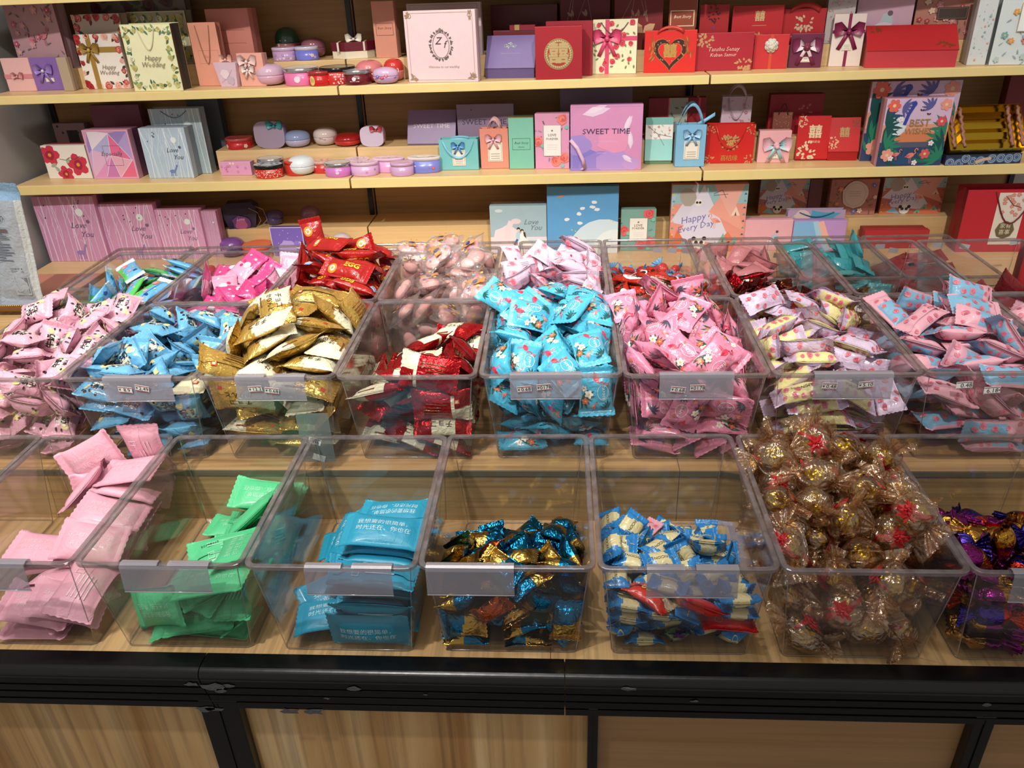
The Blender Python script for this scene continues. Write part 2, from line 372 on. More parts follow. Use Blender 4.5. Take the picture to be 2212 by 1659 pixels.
# ---- wall shelving: three bays
YF, YB = 1.3486, 1.60
XS = [-.7823, .1177, 1.0177, 1.9177]
Z1, Z2, ZB = .3415, .116, -.112      # shelf tops, base deck
R1, R2, RB = .3915, .1735, -.048      # tops of the raised steps
LIP = lambda: mat('F2DB96', .35, 0, 0, 100)
bays = ['left', 'middle', 'right']
for i in range(3):
    x0, x1 = XS[i] + .0022, XS[i + 1] - .0022
    if i == 0: x0 -= .008
    t = tag(empty('shelving_bay', ((x0 + x1) / 2, YB, -1.0)), bays[i] + ' bay of the wood wall shelving with cream shelf lips' if i else 'left bay of the wood wall shelving beside grey wall', 'shelving')
    L = (-(x0 + x1) / 2, -YB, 1.0)
    for nm, mb, mt in [('back_panel', MB().box(x0, YB, -1.0, x1, YB + .012, 1.2), W_back()), ('base_deck', MB().box(x0, 1.195, -.14, x1, YB - .0005, ZB, .001), W_shelf()),
                       ('kick_panel', MB().box(x0, 1.2, -1.0, x1, 1.215, -.1405), W_shelf())]:
        mb.build(nm, mt, t, L)
    for z in (Z1, Z2, Z1 + .229):
        e = x0 if not (i == 0 and z == Z1) else x0
        b = MB().box(e, YF + .003, z - .020, x1, YB - .0005, z, .0008).build('shelf_board', W_shelf(), t, L)
        MB().box(e, YF - .001, z - (.0205 if z == Z1 else .0245), x1, YF + .0035, z - .0008, .0012).build('shelf_lip', LIP(), b)
    rz = [(Z1, R1, x0, 1.4555), (Z2, R2, max(x0, -.2678), 1.4555), (ZB, RB, max(x0, -.30), 1.47)]
    for z, top, xa, yf in rz:
        MB().box(xa, yf, z + .0003, x1, YB - .001, top, .0008).build('raised_step', W_shelf(), t, L)
    for x in ([x0 + .004] if i == 0 else []) + [x1 - .0165]:
        MB().box(x, YB - .010, RB, x + .013, YB - .0004, 1.2, .0005).build('upright', BLACK(), t, L)

# ---------------------------------------------------------------- clear bins
RW, RL, BH, TS, TF = .196, .28, .145, .014, .012
def rrect(hx, hy, r, n=4):
    p = []
    for cx, cy_, a0 in ((hx - r, hy - r, 0), (-hx + r, hy - r, PI / 2), (-hx + r, -hy + r, PI), (hx - r, -hy + r, 1.5 * PI)):
        for k in range(n + 1): a = a0 + k * PI / 2 / n; p.append((cx + r * math.cos(a), cy_ + r * math.sin(a)))
    return p
def loft(rings, close_bottom=True):
    v = []; f = []; n = len(rings[0][0])
    for pts, z in rings: v += [(x, y, z) for x, y in pts]
    for i in range(len(rings) - 1):
        for k in range(n): f.append((i * n + k, i * n + (k + 1) % n, (i + 1) * n + (k + 1) % n, (i + 1) * n + k))
    return v, f, n
BIN_ME = None
def bin_meshes():
    global BIN_ME
    if BIN_ME: return BIN_ME
    th = .0022; hx, hy = RW / 2 - .003, RL / 2 - .003; bx, by = hx - TS, hy - TF
    g = lambda q, ins, r: rrect(bx + (hx - bx) * q - ins, by + (hy - by) * q - ins, r)
    rings = [(g(0, .004, .008), .0), (g(.01, 0, .010), .004), (g(1, 0, .010), BH - .004), (g(1, th, .008), BH - .004), (g(.01, th, .008), .0065), (g(0, .006, .006), .003)]
    v, f, n = loft(rings); f.append(tuple(range(n - 1, -1, -1))); f.append(tuple(5 * n + k for k in range(n)))
    body = MB().add(v, f).mesh('bin_body', M_acrylic())
    rr = [(g(1, 0, .010), BH - .0055), (g(1, -.004, .013), BH - .005), (g(1, -.0043, .013), BH - .0005), (g(1, -.0033, .012), BH), (g(1, .0015, .009), BH), (g(1, th, .008), BH - .0012), (g(1, th, .008), BH - .004)]
    v, f, n = loft(rr); f += [(6 * n + k, 6 * n + (k + 1) % n, (k + 1) % n, k) for k in range(n)]
    rim = MB().add(v, f, False).mesh('rim', M_rim())
    e = MB(); c = .0032; q = [(sx * (bx - c), sy * (by - c), .0012) for sx, sy in ((1, 1), (-1, 1), (-1, -1), (1, -1))]
    lo = [(x, y, .0012) for x, y in g(0, .0012, .008)]; e.tube(lo + lo[:1], .0008, 5)
    for sx, sy in ((1, 1), (-1, 1), (-1, -1), (1, -1)): e.tube([(sx * (bx - c), sy * (by - c), .001), (sx * (hx - c), sy * (hy - c), BH - .004)], .0007, 5)
    edge = e.mesh('moulded_edge', clear('acrylic_edge', (.72, .70, .70), 2, .25, (.45, .42, .42), .1))
    BIN_ME = (body, rim, edge); return BIN_ME
X1, X2, X3, X4 = -.0993, -.054, -.0542, -.04
ZR1, ZR2 = 0.0, .0905
BINS = {}
ROWS = {'b': (X1, .0, ZR1, 'front row'), 'c': (X2, .2870, ZR2, 'middle row'), 'd': (X3, .5710, ZR2, 'upper back row'), 'e': (X4, .8870, ZR1, 'rearmost row')}
BINLAB = {
 'b0': 'empty clear bin cut by the left edge, front row', 'b1': 'clear front row bin holding matte pale pink flat packs',
 'b2': 'clear front row bin holding mint green flat packs', 'b3': 'clear front row bin holding cyan packs with white writing',
 'b4': 'clear front row bin holding gold and blue foil sweets', 'b5': 'clear front row bin holding small blue and cream sweets',
 'b6': 'clear front row bin overfilled with gold rose chocolates', 'b7': 'clear front row bin of purple and gold foil sweets at right edge',
 'c0': 'clear middle row bin heaped with pink milk sweets', 'c1': 'clear middle row bin heaped with light blue milk sweets',
 'c2': 'clear middle row bin overfilled with gold and cream packs', 'c3': 'clear middle row bin half full of red and cream packs',
 'c4': 'clear middle row bin overfilled with turquoise flamingo sweets', 'c5': 'clear middle row bin heaped with pink flamingo sweets',
 'c6': 'clear middle row bin heaped with lilac and yellow rose sweets', 'c7': 'clear middle row bin of pink and blue rose sweets',
 'c8': 'clear middle row bin cut by the right edge of the photo',
 'd0': 'clear upper row bin of blue and green striped sachets', 'd1': 'clear upper row bin of hot pink wrapped sweets', 'd2': 'clear upper row bin heaped with dark red EGG packs',
 'd3': 'clear upper row bin of see-through pink marshmallow bags', 'd4': 'clear upper row bin of pale lilac petal sweets', 'd5': 'clear upper row bin of red and brown chocolate sticks',
 'd6': 'clear upper row bin of shiny red foil chocolate sticks', 'd7': 'clear upper row bin of gold and brown chocolate sticks', 'd8': 'clear upper row bin of dark red packs at right',
 'e0': 'clear rearmost bin behind the blue and green sachets', 'e1': 'clear rearmost bin with red and gold jelly cups', 'e2': 'clear rearmost bin with light blue sachets', 'e3': 'clear rearmost bin with coral packs behind EGG packs',
 'e4': 'clear rearmost bin behind the marshmallow bags', 'e5': 'clear rearmost bin with dark purple foil sweets', 'e6': 'clear rearmost bin with blue and red twisted sweets',
 'e7': 'clear rearmost bin with dusty pink packs', 'e8': 'clear rearmost bin with teal packs', 'e9': 'clear rearmost bin with dark red packs far right'}
jr = random.Random(11)
for k in BINLAB:
    x0, y0, zr, _ = ROWS[k[0]]; i = int(k[1])
    i2 = {'b': i - 1, 'c': i - 1, 'd': i - 1, 'e': i - 2}[k[0]]
    loc = Vector((x0 + (i2 + .5) * .2 + jr.uniform(-.0008, .0008), y0 + RL / 2 + jr.uniform(-.001, .002), zr - BH + .0004)); rz = jr.uniform(-.006, .006)
    t = tag(empty('storage_bin', loc, rz), BINLAB[k], 'bin', 'clear bins of sweets')
    body, rim, edge = bin_meshes(); link('bin_body', body, t); link('rim', rim, t); link('moulded_edge', edge, t)
    BINS[k] = (loc, rz)

# ---- label holders clipped on the front rims
def label_holder(k, xa, xb, prices, lab, drop=.034):
    loc, rz = BINS[k]; y = loc.y - RL / 2; zt = loc.z + BH
    a = ony(xa, 1218 if k[0] == 'b' else 817, y).x; b = ony(xb, 1218 if k[0] == 'b' else 817, y).x
    t = tag(empty('label_holder', ((a + b) / 2, y - .0005, zt + .0006), rz), lab, 'label holder', 'clear label holders on the bins'); w2 = (b - a) / 2
    m = MB(); path = [(.007, -.012), (.0068, .001), (.004, .0030), (-.001, .0034), (-.0042, .0018), (-.0052, -.002), (-.0078, -drop + .003), (-.0072, -drop)]
    half = [(-w2, -.008), (.004, w2)] if k in ('c2', 'b5', 'b2', 'b3') else [(-w2, w2)]
    for xa_, xb_ in half:
        v = []; f = []
        for yy, zz in path[:5]: v += [(xa_, yy, zz), (xb_, yy, zz), (xa_, yy + .001, zz - .0008), (xb_, yy + .001, zz - .0008)]
        for i in range(4):
            q = i * 4; f += [(q, q + 1, q + 5, q + 4), (q + 2, q + 6, q + 7, q + 3)]
        m.add(v, f)
    m.build('clip', clear('holder_clip', (.80, .79, .82), 2.2, .30, (.62, .60, .66), .14), t)
    v = []
    for yy, zz in path[4:]: v += [(-w2, yy, zz), (w2, yy, zz), (-w2, yy - .001, zz), (w2, yy - .001, zz)]
    f = []
    for i in range(3):
        q = i * 4; f += [(q, q + 1, q + 5, q + 4), (q + 3, q + 2, q + 6, q + 7)]
    f.append((12, 13, 15, 14))
    MB().add(v, f).build('face_plate', clear('holder_plate', (.80, .79, .83), 2.0, .32, (.50, .49, .56), .2), t)
    MB().tube([(-w2, -.0082, -drop + .0006), (w2, -.0082, -drop + .0006)], .0009, 6).build('bottom_fold', clear('holder_fold', (.8, .8, .83), 3, .4, (.8, .8, .85), .15), t)
    for px, pz, txt, rot in prices:
        s = MB().box(-.0098, -.0004, -.0050, .0098, .0, .0050).build('price_sticker', mat('F4F4F2', .6), t, (px * w2, -.0100 + (-pz - .0) * .02, pz), (0.12, rot, 0))
        A = Art(.0196, .010); A.rect(.02, .86, .98, .97, 'A8464A'); A.rect(.02, .03, .98, .13, 'A8464A'); A.text(txt, .62, .48, .40, '202024', wide=1.0); A.text('¥', .12, .5, .30, '202024')
        A.build(s, (-.0098, -.0005, -.0050), name='printed_price')
label_holder('b1', -60, 58, [], 'blank frosted label holder on the bin of pale pink packs')
label_holder('b2', 262, 452, [], 'blank frosted label holder on the mint green pack bin')
label_holder('b3', 658, 846, [], 'blank frosted label holder on the cyan pack bin')
label_holder('b4', 920, 1110, [], 'blank label holder at left of the gold and blue foil bin')
label_holder('b5', 1397, 1597, [], 'frosted label holder on the bin of small blue sweets')
label_holder('b7', 2192, 2330, [], 'frosted label holder on the purple foil bin at right edge')
label_holder('c1', 225, 373, [(-.35, -.014, '8.9', .12), (.15, -.012, '2.49', .2)], 'label holder with two price stickers on light blue milk bin')
label_holder('c2', 510, 660, [(-.42, -.014, '12.2', -.05), (.05, -.017, '0.68', .12)], 'label holder with two price stickers under the gold packs')
label_holder('c4', 1102, 1256, [(-.6, -.017, '0.68', -.08), (-.05, -.014, '0178', -.08)], 'label holder with two price stickers on turquoise bin')
label_holder('c5', 1424, 1584, [(-.5, -.018, '0.68', .12), (.02, -.015, '0178', -.02)], 'label holder with two price stickers on pink flamingo bin')
label_holder('c6', 1756, 1926, [(-.62, -.013, '0.48', .04), (.30, -.011, '5.10', -.08)], 'label holder with two price stickers on lilac rose bin')
# clear card hanging low at the gold pack bin
t = tag(empty('hanging_card', ony(682, 945, .276)), 'clear plastic card hanging at the right of the gold pack bin', 'card')
MB().box(-.0235, -.0006, -.042, .0235, .0006, .040, .0004).build('card_sheet', clear('card_sheet', (.72, .77, .75), 2, .25, (.4, .45, .45), .2), t)
for q in (-.012, -.034):
    s = MB().box(-.009, -.0004, -.005, .009, 0, .005).build('price_sticker', mat('F4F4F2', .6), t, (.0 if q < -.02 else -.002, -.0008, q + .006 if q > -.02 else q), (0, .35, 0))
    if q > -.02: A = Art(.018, .010); A.rect(.04, .86, .96, .96, '303030'); A.text('¥ 15', .5, .45, .4, '202024'); A.build(s, (-.009, -.0005, -.005), name='printed_price')
# two stickers straight on the right-hand bin
for px, py, txt in ((2083, 832, '0.48'), (2143, 843, '6.184')):
    p = ony(px, py, .2870 + .0015); s = MB().box(-.0105, -.0005, -.0055, .0105, .0, .0055).build('price_sticker', mat('F2F2F0', .6), None, p, (.0, -.08, 0))
    tag(s, ('left' if px < 2100 else 'right') + ' price sticker stuck on the pink and blue bin', 'sticker', 'price stickers on the pink and blue bin')
    A = Art(.021, .011); A.rect(.02, .86, .98, .95, '7A4A4A'); A.rect(.02, .05, .98, .14, '7A4A4A'); A.text(txt, .62, .48, .42, '303036'); A.build(s, (-.0105, -.0006, -.0055), name='printed_price')
# blank backs of stickers on the far walls of the rearmost bins
for px, py in ((1421, 540), (1452, 541), (1484, 542), (1636, 544), (1681, 552), (1817, 532), (1837, 537), (1901, 533), (1930, 541), (2026, 529), (2084, 533), (1158, 556), (1242, 552), (2193, 523)):
    p = ony(px, py, 1.1625 + .004); s = MB().box(-.011, 0, -.006, .011, .0008, .006).build('price_sticker', mat('C9CCD2', .6), None, p, (0, random.uniform(-.2, .2), 0))
    tag(s, 'blank back of a price sticker on the rearmost bin wall', 'sticker', 'sticker backs on the rearmost bins')
# ---------------------------------------------------------------- wrapped sweets
class Pack:
    """pillow pack: two sheets, crimped serrated end seals, creases, a back seam"""
    def __init__(s, L, W, T, seed, seal=.11, crease=1., style='flat', nv=14, nb=14):
        R = random.Random(seed); s.L, s.W, s.T, s.style = L, W, T, style
        s.xe = L / 2 * (1 - 2 * seal) if style == 'flat' else L / 2 * .55
        s.fl = (R.uniform(-.5, .5), R.uniform(-.5, .5)); s.bend = R.uniform(-1.2, 1.2) if style == 'flat' else 0
        s.w = [(R.uniform(40, 190), R.uniform(40, 190), R.uniform(0, 6), R.uniform(.4, 1)) for _ in range(5)]
        s.kf = R.uniform(5, 9); s.kp = R.uniform(0, 6); s.cr = crease; s.nv = nv; s.nb = nb; s.sk = R.uniform(-.06, .06)
    def prof(s, x):
        q = min(1, abs(x) / s.xe); return max(0., 1 - q ** 3) ** .55
    def hw(s, x):
        if s.style == 'flat': return s.W / 2 * (1 - .12 * s.prof(x))
        q = abs(x) / s.xe
        return s.W / 2 * (max(.24, .92 * max(0, 1 - q ** 4) ** .5) if q < 1 else .24 + .75 * min(1, (abs(x) - s.xe) / (s.L / 2 - s.xe)) ** .8)
    def mid(s, x, y):
        z = s.bend * x * x + s.sk * y
        if abs(x) > s.xe: z += math.tan(s.fl[0 if x < 0 else 1]) * (abs(x) - s.xe)
        return z
    def half(s, x, y):
        p = s.prof(x)
        v = max(-1., min(1., y / s.hw(x))); c = max(0., 1 - abs(v) ** 2.3) ** .75
        if p <= 0: return .00025 + (.0022 * math.sin(v * 9 + s.kp) * s.cr * (1 if s.style != 'flat' else 0))
        n = sum(a * math.sin(x * i + y * j + ph) for i, j, ph, a in s.w) / 3
        q = abs(x) / s.xe
        return s.T / 2 * p * c * (1 + .17 * s.cr * n) + s.T * .10 * s.cr * math.sin(v * s.kf + s.kp) * q ** 3 * c * p + .0002
    def top(s, x, y): return s.mid(x, y) + s.half(x, y)
    def bot(s, x, y): return s.mid(x, y) - max(.0001, s.half(x, y * .98))
    def mesh(s, name, mt, colf, stamps=None, seed=0, back=True):
        nf = 5; e = s.L / 2; xs = [-e + (e - s.xe) * i / nf for i in range(nf)] + [-s.xe + 2 * s.xe * i / s.nb for i in range(s.nb + 1)] + [s.xe + (e - s.xe) * (i + 1) / nf for i in range(nf)]
        v = []; f = []; c = []; n = s.nv + 1; N = len(xs)
        for side in (1, -1):
            for i, x in enumerate(xs):
                for j in range(n):
                    t = -1 + 2 * j / s.nv; y = t * s.hw(x); xx = x
                    if i in (0, N - 1): xx += (.0011 if j % 2 else -.0003) * (1 if i else -1)
                    z = s.top(x, y) if side > 0 else s.bot(x, y)
                    if s.style == 'flat' and (i < nf or i > N - nf - 1): z += .00045 * (1 if i % 2 else -1)
                    v.append((xx, y, z))
        for sd in (0, 1):
            o = sd * N * n
            for i in range(N - 1):
                for j in range(s.nv):
                    q = (o + i * n + j, o + i * n + j + 1, o + (i + 1) * n + j + 1, o + (i + 1) * n + j)
                    f.append(q if sd else q[::-1]); xm = (xs[i] + xs[i + 1]) / 2
                    c.append(lin(*colf(xm / e, (j + .5) / s.nv * 2 - 1, 1 - 2 * sd)))
        for i in range(N - 1):
            for j in (0, s.nv):
                a = i * n + j; b = (i + 1) * n + j; f.append((a, b, b + N * n, a + N * n)); c.append(c[i * s.nv + (0 if j == 0 else s.nv - 1)])
        sm = [1] * len(f)
        if back:
            k0 = len(v)
            for x in xs[1:-1]:
                z = s.bot(x, 0) - .0011; v += [(x, -s.W * .02, z + .0006), (x, s.W * .15, z)]
            for i in range(N - 3): f.append((k0 + 2 * i, k0 + 2 * i + 1, k0 + 2 * i + 3, k0 + 2 * i + 2)); c.append(c[(i + 1) * s.nv + s.nv // 2 + (N - 1) * s.nv]); sm.append(1)
        if stamps:
            for side in (1, -1):
                A = Art(s.L, s.W, seed * 2 + (side > 0)); stamps(A, side); o = len(v)
                for x, y, z in A.v:
                    X = max(-e + .001, min(e - .001, x - s.L / 2)) * side; h = s.hw(X) * .97; Y = max(-h, min(h, y - s.W / 2))
                    v.append((X, Y, s.top(X, Y) + .0003 + z * .6 if side > 0 else s.bot(X, Y) - .0014 - z * .6))
                f += [tuple(i + o for i in q) for q in A.f]; c += A.c; sm += [0] * len(A.f)
        me = bpy.data.meshes.new(name); me.from_pydata(v, [], f); paint(me, c); me.materials.append(mt)
        me.polygons.foreach_set('use_smooth', sm); me.update(); return me
def solid(h, m=0.): return lambda u, v, s: (h, m)
def shade(a, b, k=.5): return ''.join('%02x' % int(int(a[i:i+2], 16) * (1 - k) + int(b[i:i+2], 16) * k) for i in (0, 2, 4))
def st_plain(txt, txt2, c, date=None):
    def f(A, side):
        if side > 0:
            A.text(txt, .5, .60, .085, c); A.text(txt2, .5, .42, .085, c)
        else:
            for k in range(5): A.rect(.25, .3 + k * .085, .25 + A.R.uniform(.3, .5), .33 + k * .085, c)
            A.frame(.66, .6, .74, .78, .008, c)
            if date: A.text(date, .7, .35, .06, '203028')
    return f
def st_milk(base, cream):
    def f(A, side):
        A.disc(.5, .52, .19, cream, wob=.18, n=12); A.disc(.26, .3, .08, 'EBDD9C', wob=.3, n=9); A.disc(.76, .68, .075, 'EBDD9C', wob=.3, n=9)
        for _ in range(7):
            x, y = A.R.uniform(.15, .85), A.R.uniform(.12, .88); A.disc(x, y, A.R.uniform(.022, .045), '3A2226' if A.R.random() < .7 else '141014', n=8, ry=A.R.uniform(.02, .035))
        A.text('牛奶', .5, .60, .19, '1A1416', bold=.03, rot=.1 * side); A.text('MILK', .52, .36, .10, '2A1C1C', bold=.01)
    return f
def st_choco(metal):
    def f(A, side):
        if side > 0:
            A.text('チョコ', .5, .66, .13, '4A2A18', bold=.01); A.text('かりんと', .5, .42, .12, '4A2A18', bold=.01)
            A.disc(.8, .25, .05, 'C23A2A', rot=.7, n=4); A.rect(.2, .14, .5, .19, '7A4A28')
        else:
            for k in range(5): A.rect(.2, .25 + k * .09, .2 + A.R.uniform(.3, .45), .28 + k * .09, '6A4520')
            A.disc(.78, .7, .06, 'D05030', n=4, rot=.78); A.disc(.78, .7, .035, 'F2D8B8', n=4, rot=.78)
    return f
def st_tropic(dark):
    def f(A, side):
        A.flamingo(.22, .52, .21, 'E0485E', 'D02848', 1 if side > 0 else -1); A.flamingo(.80, .42, .13, 'EC8A78', 'E06058', -1)
        A.palm(.60, .12, .28, 1.2, '24573F', 7); A.palm(.84, .82, .2, -2.4, dark, 6)
        A.petals(.54, .30, .085, 'F8F4E8', 'F0C030'); A.petals(.68, .20, .07, 'EC7058', 'F0D060'); A.petals(.42, .18, .06, 'F8F4E8', 'F0C030')
        A.ring(.52, .68, .15, .009, 'F4F8F8', ry=.11); A.text('TAMMY', .52, .69, .085, 'F4F8F8'); A.disc(.36, .8, .03, 'E87050', n=8)
    return f
def st_rosy(c, t=None):
    def f(A, side):
        A.scatter(10, lambda x, y: A.rose(x, y, A.R.uniform(.035, .06), c, shade(c, 'C02848', .5)), .1, .1, .9, .9, .13)
        if t and side > 0: A.text(t, .45, .5, .085, '5A4038')
    return f
def st_petal(A, side):
    for x, y in ((.15, .3), (.85, .7), (.8, .25), (.2, .75)): A.disc(x, y, .085, 'EE9AA8', wob=.3, n=10); A.disc(x, y, .045, 'DE6A80', wob=.3, n=8)
    A.disc(.5, .68, .028, 'B83A40', n=8)
    for k in range(3): A.rect(.4, .3 + .08 * k, .6, .33 + .08 * k, 'A89AA8')
def st_egg(A, side):
    if side > 0:
        A.text('EGG', .60, .66, .16, 'E8C82C', bold=.03); A.disc(.25, .35, .10, 'E88A28', n=12); A.disc(.25, .35, .06, 'F6E8D8', n=12); A.disc(.25, .35, .03, 'F0A030', n=10)
    else:
        A.rect(.1, .3, .22, .62, '8CB8E0'); A.frame(.12, .36, .2, .56, .006, 'F0F4F8'); A.text('EGG', .64, .72, .13, 'E8C82C', bold=.03)
        for k in range(5): A.rect(.3, .25 + k * .09, .3 + A.R.uniform(.25, .4), .29 + k * .09, 'C85A50')
def st_pig(A, side):          # cartoon figures of the real sachets are left out: plain dots, stars and grass
    A.disc(.3, .42, .085, 'E87858', n=10); A.disc(.32, .38, .06, 'F0A0B8', n=10); A.disc(.66, .5, .05, 'F0A0B8', n=10)
    for x, y in ((.5, .75), (.8, .3), (.55, .2)): A.disc(x, y, .022, 'E8E050', n=8)
    A.disc(.75, .72, .05, '30408A', n=7, wob=.3)
def col_pig(u, v, s): return ('E4E8EC' if abs(u) > .82 else ('5AC860' if v < -.5 or (s < 0 and v < 0) else '6AB4E2'), 0.)
def st_kitty(A, side):        # the cat figure is left out; bow with dots kept as plain ornament
    A.disc(.5, .4, .1, 'F6E8F0', n=12); A.disc(.42, .62, .05, 'C83060', n=8); A.disc(.56, .62, .05, 'C83060', n=8)
    for x, y in ((.2, .3), (.8, .65), (.75, .3)): A.petals(x, y, .035, 'F8F0F4', 'F0C0D0')
    if side < 0:
        for k in range(4): A.rect(.2, .3 + k * .1, .6, .33 + k * .1, 'B06080')
def st_dove(oval, txtc='3A2018'):
    def f(A, side):
        A.disc(.55, .5, .26, oval, ry=.105, n=16); A.text('Dove', .55, .52, .14, txtc, shear=.35, bold=.012)
        A.disc(.22, .5, .035, 'C8A048', .8, n=8); A.disc(.86, .45, .03, 'C03028', n=8)
    return f
def st_ficion(A, side):
    if side > 0: A.text('FICION', .5, .5, .12, '3A3020'); A.ring(.82, .5, .06, .01, 'D8CC98'); A.sprig(.08, .5, .12, 0, 'D8CC98', 3)
    else:
        A.text('FICION', .5, .52, .11, '28407A'); A.ring(.2, .5, .07, .012, 'D8CC98'); A.ring(.8, .5, .07, .012, 'D8CC98')
def col_zone(mid, end, k, mm=0., me_=0., off=0.): return lambda u, v, s: ((mid, mm) if abs(u - off + .08 * math.sin(v * 3)) < k else (end, me_))
def col_gold(u, v, s): return ('E2BA60', .62) if (s < 0 or u > -.05 + .3 * math.sin(v * 2.5)) else ('EDE8C8', 0.)
def col_redc(u, v, s): return ('B81820', .7) if ((s < 0 and u > -.3) or u > .35 or (u < -.5 and v > 0)) else ('EDE8C8', 0.)
def col_blotch(base, other, sd):
    R = random.Random(sd); w = [(R.uniform(4, 9), R.uniform(3, 6), R.uniform(0, 6)) for _ in range(3)]
    return lambda u, v, s: (base if sum(math.sin(u * a + v * b * s + p) for a, b, p in w) < .3 else other, 0.)
def M_rosefilm():
    if 'rosefilm' in _m: return _m['rosefilm']
    mt = clear('rose_gold_film', (.93, .84, .74), 2.0, .025, (.95, .75, .55), .13); nt = mt.node_tree
    g = [n for n in nt.nodes if n.type == 'BSDF_GLOSSY'][0]; g.inputs['Color'].default_value = (1, .84, .68, 1); [setattr(n.inputs[2], 'default_value', .20) for n in nt.nodes if n.type == 'MATH' and n.operation == 'MULTIPLY_ADD']
    tc = nt.nodes.new('ShaderNodeTexCoord'); nz = nt.nodes.new('ShaderNodeTexNoise'); nz.inputs['Scale'].default_value = 70; nz.inputs['Distortion'].default_value = 1.5
    bp = nt.nodes.new('ShaderNodeBump'); bp.inputs['Strength'].default_value = 1; bp.inputs['Distance'].default_value = .004
    nt.links.new(tc.outputs['Object'], nz.inputs['Vector']); nt.links.new(nz.outputs['Fac'], bp.inputs['Height']); nt.links.new(bp.outputs[0], g.inputs['Normal'])
    _m['rosefilm'] = mt; return mt
def M_bagfilm():
    if 'bagfilm' in _m: return _m['bagfilm']
    mt = clear('crinkled_clear_film', (.97, .95, .95), 2.0, .08, (1, .9, .9), .1); nt = mt.node_tree
    g = [n for n in nt.nodes if n.type == 'BSDF_GLOSSY'][0]; [setattr(n.inputs[2], 'default_value', .13) for n in nt.nodes if n.type == 'MATH' and n.operation == 'MULTIPLY_ADD']
    tc = nt.nodes.new('ShaderNodeTexCoord'); nz = nt.nodes.new('ShaderNodeTexNoise'); nz.inputs['Scale'].default_value = 110; nz.inputs['Distortion'].default_value = 1.5
    bp = nt.nodes.new('ShaderNodeBump'); bp.inputs['Strength'].default_value = 1; bp.inputs['Distance'].default_value = .003
    nt.links.new(tc.outputs['Object'], nz.inputs['Vector']); nt.links.new(nz.outputs['Fac'], bp.inputs['Height']); nt.links.new(bp.outputs[0], g.inputs['Normal'])
    _m['bagfilm'] = mt; return mt
def T(name, label, L, W, Tk, mt, col, st=None, seal=.11, crease=1., style='flat', nvar=3, cat='sweet', alt=None):
    return dict(name=name, label=label, L=L, W=W, T=Tk, mt=mt, col=col, st=st, seal=seal, crease=crease, style=style, nvar=nvar, cat=cat, alt=alt)
CYT = ('我想要的很简单，', '时光还在、你也在')
